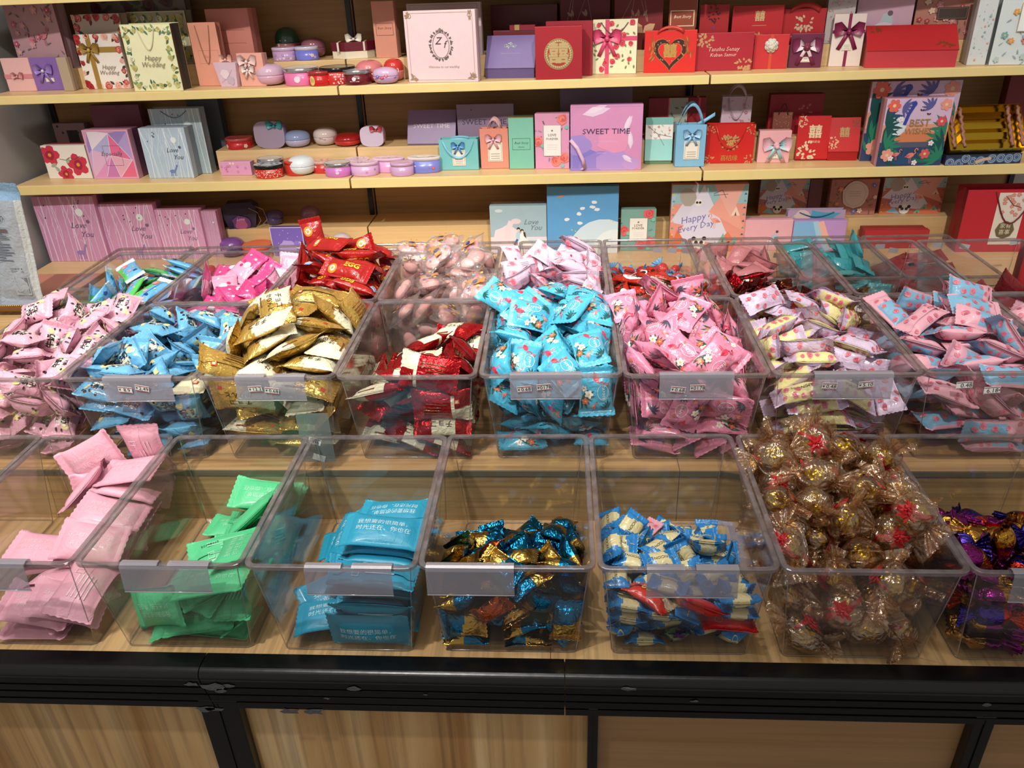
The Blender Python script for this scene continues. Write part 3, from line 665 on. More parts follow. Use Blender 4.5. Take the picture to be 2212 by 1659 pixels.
TYPES = {
 'b0': T('flat_sachet', 'whitish pink flat pack in bin cut by the left edge', .088, .060, .016, M_matte, solid('DCBDBB'), nvar=2),
 'b1': T('flat_sachet', 'matte pale pink flat pack with faint white writing, front row', .088, .060, .017, M_matte, solid('E2A4B6'), st_plain(*CYT, 'F2D0DA'), seal=.09, crease=.5),
 'b2': T('cracker_packet', 'matte mint green flat pack with pale writing, front row', .095, .055, .016, M_matte, solid('55C488'), st_plain(*CYT, 'A8E8C4', '20180904'), seal=.08, crease=.5),
 'b3': T('biscuit_packet', 'cyan flat pack with white writing, front row', .10, .058, .018, M_matte, solid('2A9CBE'), st_plain(*CYT, 'C8ECF4'), seal=.09, crease=.5),
 'b4': T('foil_chocolate', 'shiny half gold half blue foil sweet, front row', .055, .038, .019, M_foil, lambda u, v, s: ('C9A24E', 1.) if u > .02 + .1 * math.sin(2 * v) else ('1A6E96', 1.), None, .12, 2.0, nvar=6),
 'b5': T('milk_candy', 'small bright blue sweet with cream middle, front row', .045, .032, .015, M_film, col_zone('E4D8A4', '2C88CC', .42), st_ficion, .13, 1.2, nvar=4),
 'b7': T('foil_toffee', 'crinkled purple, magenta and gold foil sweet at right edge', .07, .034, .022, M_foil, lambda u, v, s: ('C8963C', 1.) if u > .1 else ('8A2A78', 1.), None, .12, 2., 'twist', nvar=3, alt=lambda u, v, s: ('4A3A9A', 1.) if u > -.2 else ('C8402C', 1.)),
 'c0': T('milk_sweet', 'pink milk sweet with cream patches and black characters', .062, .044, .024, M_film, solid('EBB2C6'), st_milk('EBB2C6', 'F2EEE0'), .13, 1.3),
 'c1': T('milk_sweet', 'light blue milk sweet with cream patches and black characters', .064, .046, .024, M_film, solid('6FB6E0'), st_milk('6FB6E0', 'F0ECD8'), .13, 1.3),
 'c2': T('cookie_packet', 'gold and cream pack with brown Japanese writing', .088, .058, .022, M_foil, col_gold, st_choco(1), .09, .8, nvar=5),
 'c3': T('cookie_packet', 'metallic red and cream pack with Japanese writing', .085, .055, .022, M_foil, col_redc, st_choco(0), .09, .8, nvar=4),
 'c4': T('gummy_sachet', 'turquoise sweet printed with flamingos and white flowers', .070, .052, .022, M_film, solid('4FB8DA'), st_tropic('1E5A5E'), .11, 1.1, nvar=4),
 'c5': T('gummy_sachet', 'pink sweet printed with flamingos and dark feathers', .072, .052, .022, M_film, solid('F093B2'), st_tropic('4A4A5C'), .11, 1.1, nvar=4),
 'c6': T('rose_sweet', 'lilac sweet with yellow rose print, heaped in middle row', .08, .038, .022, M_film, lambda u, v, s: ('EEE6A2', 0.) if (s > 0 and abs(u) < .7) else ('DCC8E2', 0.), st_rosy('EE8E9A', 'FLAMINGOS'), .12, 1.1, nvar=4),
 'c7': T('rose_sweet', 'pink sweet with light blue rose print, right of middle row', .085, .04, .022, M_matte, lambda u, v, s: ('82B8D8', 0.) if (s > 0 and u > -.35 and abs(v) < .9) else ('E8AEBE', 0.), st_rosy('E08A9C'), .12, 1.1, nvar=4),
 'c8': T('rose_sweet', 'pink sweet with light blue rose print cut by right edge', .085, .04, .022, M_matte, lambda u, v, s: ('82B8D8', 0.) if (s > 0 and u > -.35) else ('E8AEBE', 0.), st_rosy('E08A9C'), .12, 1.1, nvar=2),
 'd0': T('snack_sachet', 'blue and green sachet with white ends, upper row', .085, .042, .014, M_film, col_pig, st_pig, .1, .8),
 'd1': T('jelly_sachet', 'hot pink and pale pink sachet in upper row', .078, .052, .014, M_film, lambda u, v, s: ('DB4C8C', 0.) if u > 0 or s < 0 and v > 0 else ('EEA8C6', 0.), st_kitty, .09, 1., nvar=4),
 'd2': T('egg_roll_packet', 'dark red pack with yellow EGG lettering', .098, .045, .022, M_film, solid('A81A18'), st_egg, .1, .9, nvar=4),
 'd4': T('petal_sweet', 'pale lilac sweet with pink petals on the ends', .085, .04, .022, M_matte, solid('DFC6DC'), st_petal, .11, 1., nvar=4),
 'd5': T('chocolate_stick', 'red and brown chocolate stick with white oval and black script', .09, .026, .014, M_foil, lambda u, v, s: ('C03020', .3) if abs(v) > .35 or s < 0 and u > 0 else ('4A2618', .5), st_dove('F2EEE6'), .08, .9),
 'd6': T('chocolate_stick', 'shiny red foil chocolate stick with white oval and script', .08, .026, .014, M_foil, lambda u, v, s: ('B01420', .95) if u > -.2 else ('5A2018', .9), st_dove('F2EEE6'), .09, 1.5),
 'd7': T('chocolate_stick', 'gold and brown chocolate stick with white oval and script', .09, .026, .014, M_foil, lambda u, v, s: ('B8923C', .95) if abs(u) > .5 else ('4A2E1C', .7), st_dove('F2EEE6'), .08, 1.2),
 'd8': T('flat_sachet', 'dark red wrapped pack in far right upper bin', .08, .05, .014, M_film, solid('7A1A22'), None, .1, 1., nvar=2),
 'e2': T('jelly_sachet', 'light blue sachet seen through the pink sachet bin', .07, .04, .02, M_film, solid('68B8E0'), st_pig, .1, 1., nvar=2),
 'e4': T('jelly_sachet', 'coral pack in rearmost row behind the marshmallow bags', .07, .04, .018, M_film, solid('E89A88'), None, .1, 1., nvar=2),
 'e5': T('foil_toffee', 'dark purple foil sweet in rearmost row', .08, .045, .018, M_foil, solid('5A2048', .6), None, .1, 1.5, nvar=2),
 'e6': T('twist_toffee', 'twisted sweet with red middle and light blue ends', .05, .03, .022, M_film, col_zone('D03028', '6AAEDC', .5), None, .1, 1.8, 'twist', nvar=3),
 'e7': T('jelly_sachet', 'dusty pink pack in rearmost row behind red sticks', .07, .045, .016, M_film, solid('CE8288'), None, .1, 1., nvar=2),
 'e8': T('jelly_sachet', 'teal pack in rearmost row behind gold sticks', .08, .05, .016, M_film, solid('2F9FA8'), None, .1, 1., nvar=2),
 'e9': T('flat_sachet', 'maroon pack in rearmost row at far right', .08, .05, .016, M_film, solid('8A1C26'), None, .1, 1., nvar=2),
}
def decode(n):     # settled resting places: x, y, z in tenths of a millimetre, then three angles in degrees
    return [(n[i] * 1e-4, n[i + 1] * 1e-4, n[i + 2] * 1e-4, math.radians(n[i + 3]), math.radians(n[i + 4]), math.radians(n[i + 5])) for i in range(0, len(n), 6)]
def place(o, k, q):
    loc, rz = BINS[k]; o.location = loc + Vector(q[:3]) + Vector((0, 0, .0005)); o.rotation_mode = 'XYZ'; o.rotation_euler = q[3:]
_var = {}
def variant(k, i):
    t = TYPES[k]
    if (k, i) not in _var:
        p = Pack(t['L'], t['W'], t['T'], 31 * i + sum(map(ord, k)), t['seal'], t['crease'], t['style'])
        _var[(k, i)] = p.mesh(t['name'], t['mt'](), t['alt'] if t['alt'] and i % 2 else t['col'], t['st'], i * 7 + 1, t['style'] == 'flat')
    return _var[(k, i)]
def copy_thing(r):
    o = r.copy(); sc.collection.objects.link(o)
    for ch in r.children:
        c = ch.copy(); sc.collection.objects.link(c); c.parent = o
    return o
rr = random.Random(77)
def rose_choc():
    t = empty('rose_chocolate')
    MB().ball((0, 0, 0), .0165, 18, 12, jit=.05).build('foil_ball', ink_const('gold_foil', 'C8AE34', 1., .24, .9, 160), t)
    p = Pack(.088, .052, .040, 9, .1, 2.4, 'twist', 16, 16); me = p.mesh('clear_wrapper', M_rosefilm(), solid('FFFFFF'), None, 0, False); link('clear_wrapper', me, t)
    m = MB()
    for r_, h, n in ((.0125, .0165, 7), (.009, .0185, 6), (.005, .0205, 5)):
        for k in range(n):
            a = k * 2 * PI / n + r_ * 300; c = Vector((math.cos(a) * r_ * .55, math.sin(a) * r_ * .55, h)); d = Vector((math.cos(a), math.sin(a), .25)) * r_ * .62; e = Vector((-math.sin(a), math.cos(a), 0)) * r_ * .5
            m.add([c - d - e * .5, c - d * .2 - e, c + d, c - d * .2 + e, c - d + e * .5, c + Vector((0, 0, .0015))], [(0, 1, 5), (1, 2, 5), (2, 3, 5), (3, 4, 5)])
    m.strip([(-.020, -.010, .009), (-.013, -.005, .0155), (-.004, 0, .0185)], .009, (0, 1, 0)); m.strip([(.004, 0, .0185), (.014, .006, .0155), (.022, .010, .008)], .009, (.3, 1, 0))
    m.build('fabric_rose', mat('C4141C', .5, 0, .2, 300), t)
    return t
def ink_const(name, h, metal, rough, bump, scale):
    if name in _m: return _m[name]
    mt, nt, b = P(name); b.inputs['Base Color'].default_value = lin(h)[:3] + (1,); b.inputs['Metallic'].default_value = metal; b.inputs['Roughness'].default_value = rough
    tc = nt.nodes.new('ShaderNodeTexCoord'); n2 = nt.nodes.new('ShaderNodeTexVoronoi'); n2.inputs['Scale'].default_value = scale; nt.links.new(tc.outputs['Object'], n2.inputs['Vector'])
    bp = nt.nodes.new('ShaderNodeBump'); bp.inputs['Strength'].default_value = bump; bp.inputs['Distance'].default_value = .003
    nt.links.new(n2.outputs['Distance'], bp.inputs['Height']); nt.links.new(bp.outputs[0], b.inputs['Normal']); _m[name] = mt; return mt
def mallow_bag(i):
    t = empty('marshmallow_bag'); R = random.Random(i)
    MB().ball((-.008, 0, 0), .019, 16, 10, (1.15, .85, .5)).build('marshmallow', mat('F4ACA8', .7, 0, .3, 200), t)
    MB().ball((.017, .004, 0), .015, 14, 9, (1.0, .9, .6)).build('marshmallow', mat('F6B8B0', .7, 0, .3, 200), t)
    p = Pack(.080, .060, .028, 100 + i, .1, 2.2, 'flat', 14, 12); link('clear_wrapper', p.mesh('clear_wrapper', M_bagfilm(), solid('FFFFFF'), None, 0, False), t)
    A = Art(.058, .042, i)     # small brown and blue figure print and confetti on the film
    A.disc(.4, .42, .16, 'BA8648', n=12); A.disc(.46, .72, .11, 'C8965A', n=12); A.disc(.37, .84, .035, 'A87840', n=8); A.disc(.56, .84, .035, 'A87840', n=8); A.disc(.4, .5, .12, '28346E', n=9, ry=.09); A.disc(.36, .15, .07, 'B88448', n=8); A.disc(.5, .15, .07, 'B88448', n=8)
    for x, y, c in ((.8, .7, '88A8D8'), (.85, .35, 'F0C850'), (.72, .5, 'E86878'), (.12, .7, '88A8D8'), (.14, .3, 'F0C850')): A.disc(x, y, .05, c, n=8, wob=.3)
    A.build(t, (-.026, -.021, .0142), Vector((1, 0, 0)), Vector((0, 1, 0)))
    return t
def jelly_cup():
    t = empty('jelly_cup')
    MB().lathe([(.010, -.014), (.013, -.012), (.019, .008), (.0195, .010)], 16).build('cup', clear('red_jelly', (.75, .12, .06), 1.5, .45, (.6, .06, .03), .1), t)
    MB().lathe([(.0215, .010), (.0215, .0112), (.019, .012)], 16).build('foil_lid', ink_const('gold_foil', 'C8AE34', 1., .24, .9, 160), t); return t
TYPES.update({
 'x1': T('wafer_packet', 'bright red pack with gold writing, right, among small blue sweets', .062, .044, .016, M_film, solid('C81E1E'), lambda A, s_: (A.text('喜糖', .5, .62, .16, 'E0B050', .3), A.ring(.3, .3, .07, .01, 'D8A0A0')), .1, .9, nvar=1),
 'x2': T('wafer_packet', 'upper red pack half behind label holder, among small blue sweets', .062, .044, .016, M_film, solid('D0281E'), None, .1, .9, nvar=1),
 'x3': T('wafer_packet', 'red and cream wafer pack with yellow letters in blue sweet bin', .058, .042, .018, M_film, lambda u, v, s: ('D03020', 0.) if v > -.2 + u * .5 else ('E6D0B0', 0.), lambda A, s_: A.text('80', .6, .6, .22, 'E8C030', bold=.03), .1, .9, nvar=1),
 'x4': T('grape_candy', 'dark purple and green sweet lying low among blue sweets', .055, .03, .016, M_film, lambda u, v, s: ('4A1E5A', 0.) if math.sin(u * 9 + v * 4) < .3 else ('5A8A48', 0.), None, .1, 1.4, nvar=1),
 'x5': T('strawberry_candy', 'pale pink sweet on top of the small blue sweets', .05, .028, .014, M_film, solid('E8A8B4'), st_petal, .12, 1.2, nvar=1),
 'x6': T('cookie_packet', 'cream pack lying on top of the light blue milk sweets', .088, .058, .022, M_film, lambda u, v, s: ('EAE4BE', 0.) if u < .5 or v > 0 else ('C09040', .5), st_choco(0), .09, .8, nvar=1),
 'x7': T('copper_toffee', 'small copper foil sweet among gold and blue foil sweets', .045, .03, .018, M_foil, solid('B8582C', 1.), None, .12, 2., nvar=1),
 'x8': T('copper_toffee', 'second copper foil sweet, higher up in the blue foil bin', .045, .03, .018, M_foil, solid('A85028', 1.), None, .12, 2., nvar=1),
})
ODD = [('b5', 1565, 1350, .03, 'x1'), ('b5', 1520, 1270, .04, 'x2'), ('b5', 1408, 1310, .04, 'x3'), ('b5', 1460, 1350, .04, 'x4'), ('b5', 1412, 1152, .2, 'x5'), ('c1', 392, 775, .36, 'x6'), ('b4', 1085, 1285, .03, 'x7'), ('b4', 1045, 1200, .1, 'x8')]
def spot_words(qs):
    """which sweet of a bin is the topmost and which lie nearest its corners"""
    w = {}; n = range(len(qs))
    if len(qs) < 8: return w
    w[max(n, key=lambda i: qs[i][2])] = ', topmost'
    for sx, sy, t in ((-1, -1, 'front left'), (1, -1, 'front right'), (-1, 1, 'back left'), (1, 1, 'back right')):
        for i in sorted(n, key=lambda i: -(sx * qs[i][0] * 1.4 + sy * qs[i][1] + qs[i][2] * .5)):
            if i not in w: w[i] = ', at ' + t + ' corner'; break
    return w
def pile():
    swap = {}      # the odd ones out that the photo shows lying among the others
    for k, px, py, Y, odd in ODD:
        p = ony(px, py, Y) - BINS[k][0]; qs = decode(DATA[k]); free = [i for i in range(len(qs)) if (k, i) not in swap]
        swap[(k, min(free, key=lambda i: (Vector(qs[i][:3]) - p).length))] = odd
    for k in DATA:
        qs = decode(DATA[k])
        if not qs: continue
        if k in ('b6', 'd3', 'e1'):
            base = {'b6': [rose_choc], 'd3': [lambda: mallow_bag(1), lambda: mallow_bag(2), lambda: mallow_bag(3)], 'e1': [jelly_cup]}[k]; roots = [b() for b in base]
            lab = {'b6': 'gold foil ball with red rose in rose-gold clear wrapper', 'd3': 'clear crinkled bag of pink marshmallows with small brown figure', 'e1': 'red jelly cup with gold lid in rearmost row'}[k]
            cat = {'b6': 'chocolate', 'd3': 'sweet', 'e1': 'jelly'}[k]; grp = {'b6': 'rose chocolates in front row', 'd3': 'marshmallow bags in upper row', 'e1': 'jelly cups in rearmost row'}[k]
            sw = spot_words(qs)
            for i, q in enumerate(qs):
                o = roots[i] if i < len(roots) else copy_thing(roots[i % len(roots)]); place(o, k, q); tag(o, lab + sw.get(i, ''), cat, grp)
            continue
        t = TYPES[k]; sw = spot_words(qs)
        for i, q in enumerate(qs):
            if (k, i) in swap:
                z = swap[(k, i)]; o = link(TYPES[z]['name'], variant(z, 0)); place(o, k, q); tag(o, TYPES[z]['label'], 'sweet'); continue
            o = link(t['name'], variant(k, rr.randrange(t['nvar']))); place(o, k, q); tag(o, t['label'] + sw.get(i, ''), t['cat'], 'heap: ' + t['label'])
DATA = {
 'b0': [],
 'b1': [-10,-972,97,0,0,-179,166,576,98,0,0,154,364,-91,153,21,0,178,213,941,276,-50,7,14,347,-758,241,9,-4,50,65,1069,340,131,-9,1,42,-997,406,-11,-14,-178,404,575,277,0,10,-180,409,-962,441,-14,-24,-169,136,-479,447,27,-4,-164,-101,1122,725,80,-1,22,-384,-24,347,-5,13,179,408,1154,732,75,19,11,-394,-103,562,11,7,3,375,246,537,30,12,27,306,813,710,26,25,-5,387,-49,594,-25,-16,175,444,499,753,-4,-17,-179,455,822,931,-2,12,0,429,-235,667,-27,-12,-176,457,260,890,8,17,2,489,896,1167,8,-10,-2,446,-271,831,-24,-12,-177,-147,730,992,-27,-35,48,608,1233,1323,-10,79,81,587,-852,578,163,7,-91,-267,1243,1151,80,-25,12],
 'b2': [283,-906,93,0,0,-5,-143,999,96,0,-1,180,-395,-725,145,17,4,-71,239,667,158,16,8,3,642,-786,329,-37,0,90,322,190,310,32,3,11,352,465,246,-12,-9,-179,167,-1019,317,13,-11,-1,349,-89,309,-31,-10,180,318,835,344,-21,13,12,-384,-1026,446,-79,23,157,370,992,429,23,-8,179,609,-811,560,7,172,89,166,-471,484,-16,-6,167,386,1050,642,9,8,-1,50,-866,546,-18,8,157,473,163,530,-8,-4,-96,402,872,760,-19,-8,-179,357,-849,757,10,-10,33,810,-6,762,84,-32,-87,758,494,918,-69,-13,79,439,-1067,915,3,-13,-1,227,-218,688,-171,1,26,358,385,785,-18,-37,21,585,-602,1001,-5,16,102],
 'b3': [313,-811,127,0,8,-176,-146,916,134,0,11,-6,-45,-50,177,33,0,5,576,748,189,30,-2,90,-300,-419,213,-28,3,-141,168,994,224,1,22,-2,-209,-879,242,-1,2,11,-246,422,266,0,0,5,277,-1184,290,98,0,0,52,-287,319,-20,-21,-168,313,-768,376,-167,9,-2,345,397,405,2,-2,0,307,-288,420,-12,-17,170,-323,416,506,31,3,-95,372,456,593,2,-9,0,343,-829,609,20,-8,-176,358,-1132,611,-52,5,2,365,-84,634,10,-9,179,293,-533,665,-27,7,3,359,380,755,-4,9,171,385,-177,853,-20,6,0,351,-1044,855,14,-174,2,384,-556,855,28,-6,-180,380,272,920,-3,9,172,402,-1070,1026,166,5,0,404,-422,1056,-6,-6,-180,420,-474,1215,6,6,0],
 'b4': [-639,-107,107,0,0,90,535,235,107,0,0,-2,540,877,107,0,0,-180,-540,-1079,109,1,0,180,207,-1079,112,-3,0,0,536,-723,122,0,-9,-5,-641,-665,123,0,11,89,-274,-750,137,1,20,84,80,791,140,0,22,-148,-260,674,147,-8,20,140,531,590,154,-37,0,-180,-655,-319,261,1,-11,91,529,-1008,277,-42,-15,141,524,-342,279,14,-22,150,-656,294,281,3,19,-88,-340,471,300,20,18,-81,198,455,300,-25,27,145,552,401,319,-22,13,152,185,-1097,325,2,27,178,623,778,343,-5,29,80,702,-690,351,-52,-3,-88,-647,-629,368,-18,21,-77,-565,-1158,372,73,-5,1,-311,-962,411,-31,21,153,273,-628,421,23,-9,6,-399,263,425,-22,-1,-169,20,-972,430,26,-8,-78,669,-1171,446,-17,106,74,673,-134,446,6,-11,89,-111,91,467,9,29,-11,-330,-529,488,25,0,160,354,-172,538,-4,19,-110,-584,-845,559,20,-1,178,-546,-261,577,2,14,-160,519,263,598,11,23,81,400,-943,604,66,21,157,582,-373,604,-18,28,-45,30,30,636,-18,-8,-85,-711,-38,640,40,-53,-97,-204,-1205,641,91,-33,5,98,-677,643,55,22,-143,-181,-611,687,2,21,66,134,-328,700,51,48,-26,-587,-1162,704,44,16,-177,-627,-596,715,-24,-35,19,768,-183,728,84,-1,-73,-262,-944,729,-38,-33,-61,705,-936,736,27,56,98,366,-1198,760,41,59,129,521,-601,773,-74,-28,138,-730,-405,789,41,-35,-94,729,-495,797,92,23,-60,222,-943,814,164,-13,34,-293,-414,822,52,22,-127,40,-552,856,-16,-13,2,-569,-912,893,25,58,147,-117,-819,936,-30,-11,147,611,-852,979,44,-8,169],
 'b5': [-556,-840,97,0,0,172,220,-781,98,0,0,98,-468,993,98,0,0,12,352,857,98,0,0,-80,673,-755,106,-6,0,90,-667,309,121,4,15,-91,673,847,122,0,-22,88,-401,-340,125,0,24,-93,-405,-1136,132,-32,0,0,78,896,137,-44,0,132,-132,-828,137,-5,1,-178,-684,-186,180,-26,-27,93,-61,777,187,32,-26,-18,-37,-1114,190,0,46,90,635,-1133,204,0,-52,-90,-690,885,214,29,-16,-92,541,632,224,-27,18,163,287,-1048,252,11,-15,-147,-695,-841,265,29,-25,-93,-221,688,272,-5,-17,44,688,335,273,-10,27,-93,254,553,273,-122,-16,123,-686,-1131,275,-10,49,82,-597,584,277,-43,-15,19,-439,-819,287,140,18,-93,609,-934,295,-4,13,-1,526,-687,296,55,-9,10,-691,217,302,0,13,89,466,377,314,85,34,-93,-100,-1017,318,-46,-4,5,-288,7,327,3,17,-154,-322,388,335,-26,38,148,-633,-281,347,27,19,11,-696,-604,351,2,-27,-93,-705,761,397,-25,-5,90,-225,-657,426,50,-31,58,-209,-910,432,47,-17,-169,550,-1143,448,-13,5,0,-385,-495,451,-9,-62,-24,72,362,452,-15,-5,11,323,124,455,-31,-32,173,699,-31,459,29,-40,-23,606,-883,462,-12,15,8,-257,-84,492,-3,17,-172,207,-153,493,-50,22,156,-614,20,495,-29,31,-177,450,-611,497,-9,8,-176,-14,-732,499,-35,-162,-17,-624,-1152,500,-28,8,-3,-456,532,507,-1,-2,143,-667,-587,518,-3,24,85,-629,-924,536,-69,9,-16,-627,-298,538,-7,-19,-163,-247,-1164,543,-37,4,-4,600,-325,560,27,11,-3,51,-1068,564,28,13,95,786,-674,564,-96,-17,-88,561,136,580,28,39,96,-316,132,596,55,-47,-84,139,-502,605,-43,20,-178,637,-1158,608,16,-5,-180,163,-884,635,-23,19,25,493,-723,643,12,10,-60,-461,341,643,-29,22,-127,-233,-748,656,-32,20,-163,-147,-117,662,-5,-4,-135,-626,-58,663,-24,9,169,305,-12,663,58,-18,-180,-496,-379,672,5,-5,162,146,-267,680,103,-130,-32,-613,-1166,688,-31,7,-4,-342,-1022,692,156,6,-40,-730,-733,709,3,-9,-91,186,-1192,724,-38,26,2,636,-965,725,-95,-168,6,-163,-447,739,-11,2,-166,-755,-202,769,-39,-10,91,668,-527,786,127,-97,34,-126,-946,795,11,0,160,434,-242,797,-61,-3,-12,648,-1190,810,-31,-4,0,438,-829,811,-51,13,-149],
 'b6': [-555,-1078,225,0,-33,-177,613,-933,196,-62,0,76,-464,-41,180,0,0,-43,471,-275,192,7,0,172,-499,482,209,0,18,-9,-432,933,181,0,0,151,-180,-754,199,64,0,82,154,-1086,337,-116,147,-5,-3,14,281,30,-1,-62,339,-625,256,50,13,177,652,128,347,-4,58,-99,-559,1066,507,-80,-11,30,-331,-524,529,112,-3,-93,312,-850,565,-54,2,-19,-241,29,553,0,-36,17,142,-404,543,-24,20,11,260,117,518,-72,-143,47,-675,1040,862,-95,-3,52,-637,-713,445,-71,16,-49,693,-703,632,36,41,95,-659,-182,467,-101,-21,113,600,-261,630,-38,-51,-53,-671,515,538,12,-2,-90,-733,984,1223,-57,1,-90,676,1020,893,70,4,-62,-588,-487,774,17,14,98,366,-974,913,64,14,-118,-628,154,815,101,-5,129,601,200,795,-74,17,-131,-424,784,766,70,37,45,575,597,1014,-9,28,-165,-405,1182,1317,20,55,-7,310,1052,1059,-64,-11,122,-201,-176,914,63,-10,61,-134,-1076,610,64,-21,-24,-193,436,691,-16,-6,-164,244,-242,842,28,9,-176,-287,710,1173,-32,56,-88,507,447,1320,45,156,-2,-90,1209,1560,-53,5,-144,604,1150,1299,45,-15,167,-585,-196,1064,28,19,-173,179,-587,966,-56,1,-1,-189,283,990,15,9,10,680,30,1095,-5,-19,99,23,519,1342,77,120,8,-625,690,1539,-32,166,7,-742,-620,1141,-35,-33,94,560,-408,1161,67,14,-16,228,90,1104,26,-10,122,723,17,1453,-109,9,-53,-579,458,1251,48,-19,-3,44,930,1220,-117,-1,-60,-103,841,1642,-34,-54,135,337,884,1524,-56,40,-34,-194,-841,889,125,-42,-100,34,-279,1251,24,-78,-55,-294,-44,1329,14,153,-97,317,12,1470,32,36,100,-199,271,1514,-71,-167,-13,763,749,1478,-19,-121,103,-717,31,1301,47,33,105,731,-440,1484,-55,-14,118],
 'b7': [-442,-144,126,0,0,166,-472,-1107,161,51,180,-7,-473,-774,162,56,0,13,-212,224,162,149,-1,22,-540,611,166,0,-21,121,11,-946,170,52,3,-13,-456,-483,172,115,0,4,53,-545,250,19,31,-94,198,-1168,291,95,17,1,-478,281,295,-29,-16,14,441,844,325,2,160,-75,-315,-250,333,-11,-16,-159,236,-179,347,8,9,-28,462,-597,359,-17,5,-152,-273,974,376,0,13,151,-462,-1030,394,20,3,165,-289,575,425,155,-20,-51,-410,5,429,40,-173,11,-694,865,440,157,10,89,-406,-743,449,36,-2,-14,276,-992,456,26,-23,-167,185,549,459,-14,25,170,-695,297,459,23,-13,-91,-150,-455,496,36,23,-70,612,-105,504,61,-21,-41,721,658,540,42,31,93,481,-1192,584,-84,31,3,283,-681,594,62,-20,28,-42,-15,599,13,-9,124,-346,-942,617,-36,8,150,572,-379,625,20,-29,-10,17,552,626,-26,9,111,-518,-1176,636,84,5,169,357,211,653,12,-24,28,-375,-427,655,33,-7,-60,140,-427,690,-23,3,50,-312,401,695,5,15,-162,-715,-580,719,42,30,73,-739,306,743,45,-30,-93,247,-981,756,67,-10,173,-530,44,774,-50,17,-143,98,-28,800,14,178,-57,519,-785,802,-62,8,14,-263,-149,851,-12,-22,139,-565,-265,881,-114,-17,-24,-508,-882,901,-22,23,3,-542,-1170,910,-26,-1,-2,155,-755,926,-57,-2,32,-561,-601,975,-138,29,4,540,-399,981,87,4,-167,535,-1191,989,-55,-3,0,380,-185,998,-38,-177,13,670,-615,1059,-115,113,-6,-129,-404,1063,127,-108,9],
 'c0': [-421,-896,134,0,0,112,531,-1055,164,0,19,178,546,-353,223,-74,0,136,566,-684,308,-23,29,169,555,474,259,28,-30,118,-518,-1089,367,33,-22,-2,234,-952,385,34,-1,101,577,-982,505,-10,29,-88,572,4,252,0,46,-103,500,1101,661,22,14,-179,-48,-971,581,-142,16,-88,388,161,600,-20,-163,-21,623,1123,975,-6,-25,2,-435,-1099,687,-4,-9,-1,239,-1153,848,-48,13,1,769,592,775,85,1,-90,-688,-688,749,32,3,-90,179,-634,880,12,-11,124,592,1176,1269,-30,16,-179,-244,-918,899,-13,-7,-105,630,-1046,841,-48,32,-26,-173,-112,919,52,-19,-115,310,-278,1090,-62,-170,-34,145,467,937,-54,-9,72,-799,1015,1155,85,-1,86,218,882,1136,72,1,7,143,-1001,1139,-144,36,54,-397,27,946,-55,8,57,562,213,850,14,1,120,423,470,1154,-39,5,-112,261,1166,1413,36,-16,-7,-204,-659,1100,24,17,155,724,-564,838,-60,9,-91,-465,238,1081,-20,53,117,556,-22,1087,23,8,-19,-223,671,1369,-8,-6,-67,707,338,1200,-18,-53,-167,-361,1156,1382,13,11,-179,749,1102,1504,17,-26,85,-602,-453,1055,-44,-22,11,392,-736,1202,94,21,91,-744,3,1000,63,-49,-52,735,-127,1297,26,-18,88,-596,466,1273,46,4,-85,746,693,1261,-40,-48,-84,-622,1236,1565,10,-32,15,369,655,1447,-12,-13,67,-202,-234,1255,-14,5,24,-760,-265,1278,-44,-6,91,349,40,1369,51,-17,-44,-775,351,1402,-46,-9,91,-54,211,1299,65,-57,59,-654,866,1546,-36,16,-174,31,828,1520,116,24,-83,708,-729,1107,-8,9,-91,-335,-79,1461,14,-3,168,722,-844,1320,8,-9,91],
 'c1': [-503,-699,147,0,7,0,609,-936,151,-7,1,90,572,-311,165,15,-1,-101,641,331,193,131,0,101,-118,-1064,210,30,-16,-1,149,-803,167,0,-21,43,-214,-281,157,0,13,-2,578,-470,442,23,-32,-32,-296,-917,423,17,-18,-88,502,-1111,421,39,8,179,-503,-529,432,-2,-21,-140,-544,-1083,616,6,-13,-1,320,-847,488,-45,-1,0,-683,-995,876,-12,5,-90,573,-715,733,35,14,-168,169,-141,547,-47,23,-10,-147,549,658,-23,6,-30,-545,1087,655,-1,-8,1,-209,-1099,814,-6,-22,-178,244,-613,751,49,11,-135,552,-130,600,-48,20,-13,-561,728,836,-30,5,-10,567,1152,888,57,-5,180,-601,-1122,1083,-5,-13,-179,165,-567,1033,13,16,172,-114,45,841,-23,-20,-131,-617,2,1006,32,23,33,-592,1104,916,-1,16,0,20,1103,859,-11,-43,5,-644,-811,1201,-11,41,63,311,-1140,937,-8,122,-88,-406,67,1214,-12,-34,153,212,-129,926,-42,19,50,-644,489,1107,-2,-8,-91,629,234,1096,35,-40,-8,-304,1009,1028,-45,-3,-92,184,1135,1241,-9,25,-2,-175,-967,1103,-36,18,-54,674,-1146,825,1,-116,101,-482,-260,1206,-6,-57,87,103,204,1040,-54,12,-29,-509,568,1321,-8,1,-16,55,615,1001,38,50,166,-148,970,1213,44,-25,113,615,1130,1211,-9,25,-3,-187,-1144,1403,-20,1,-6,693,-821,1048,1,173,-89,-374,-528,1312,66,-39,-15,-59,-312,1127,40,1,-107,-515,929,1426,-36,-13,-67,316,397,1207,44,-132,91,-708,1021,1178,-7,-1,-90,705,648,1171,-5,43,-95,203,-923,1173,-73,143,-23,686,-369,977,65,96,-30,-769,-499,1387,-47,11,89,682,-110,1135,25,-68,62],
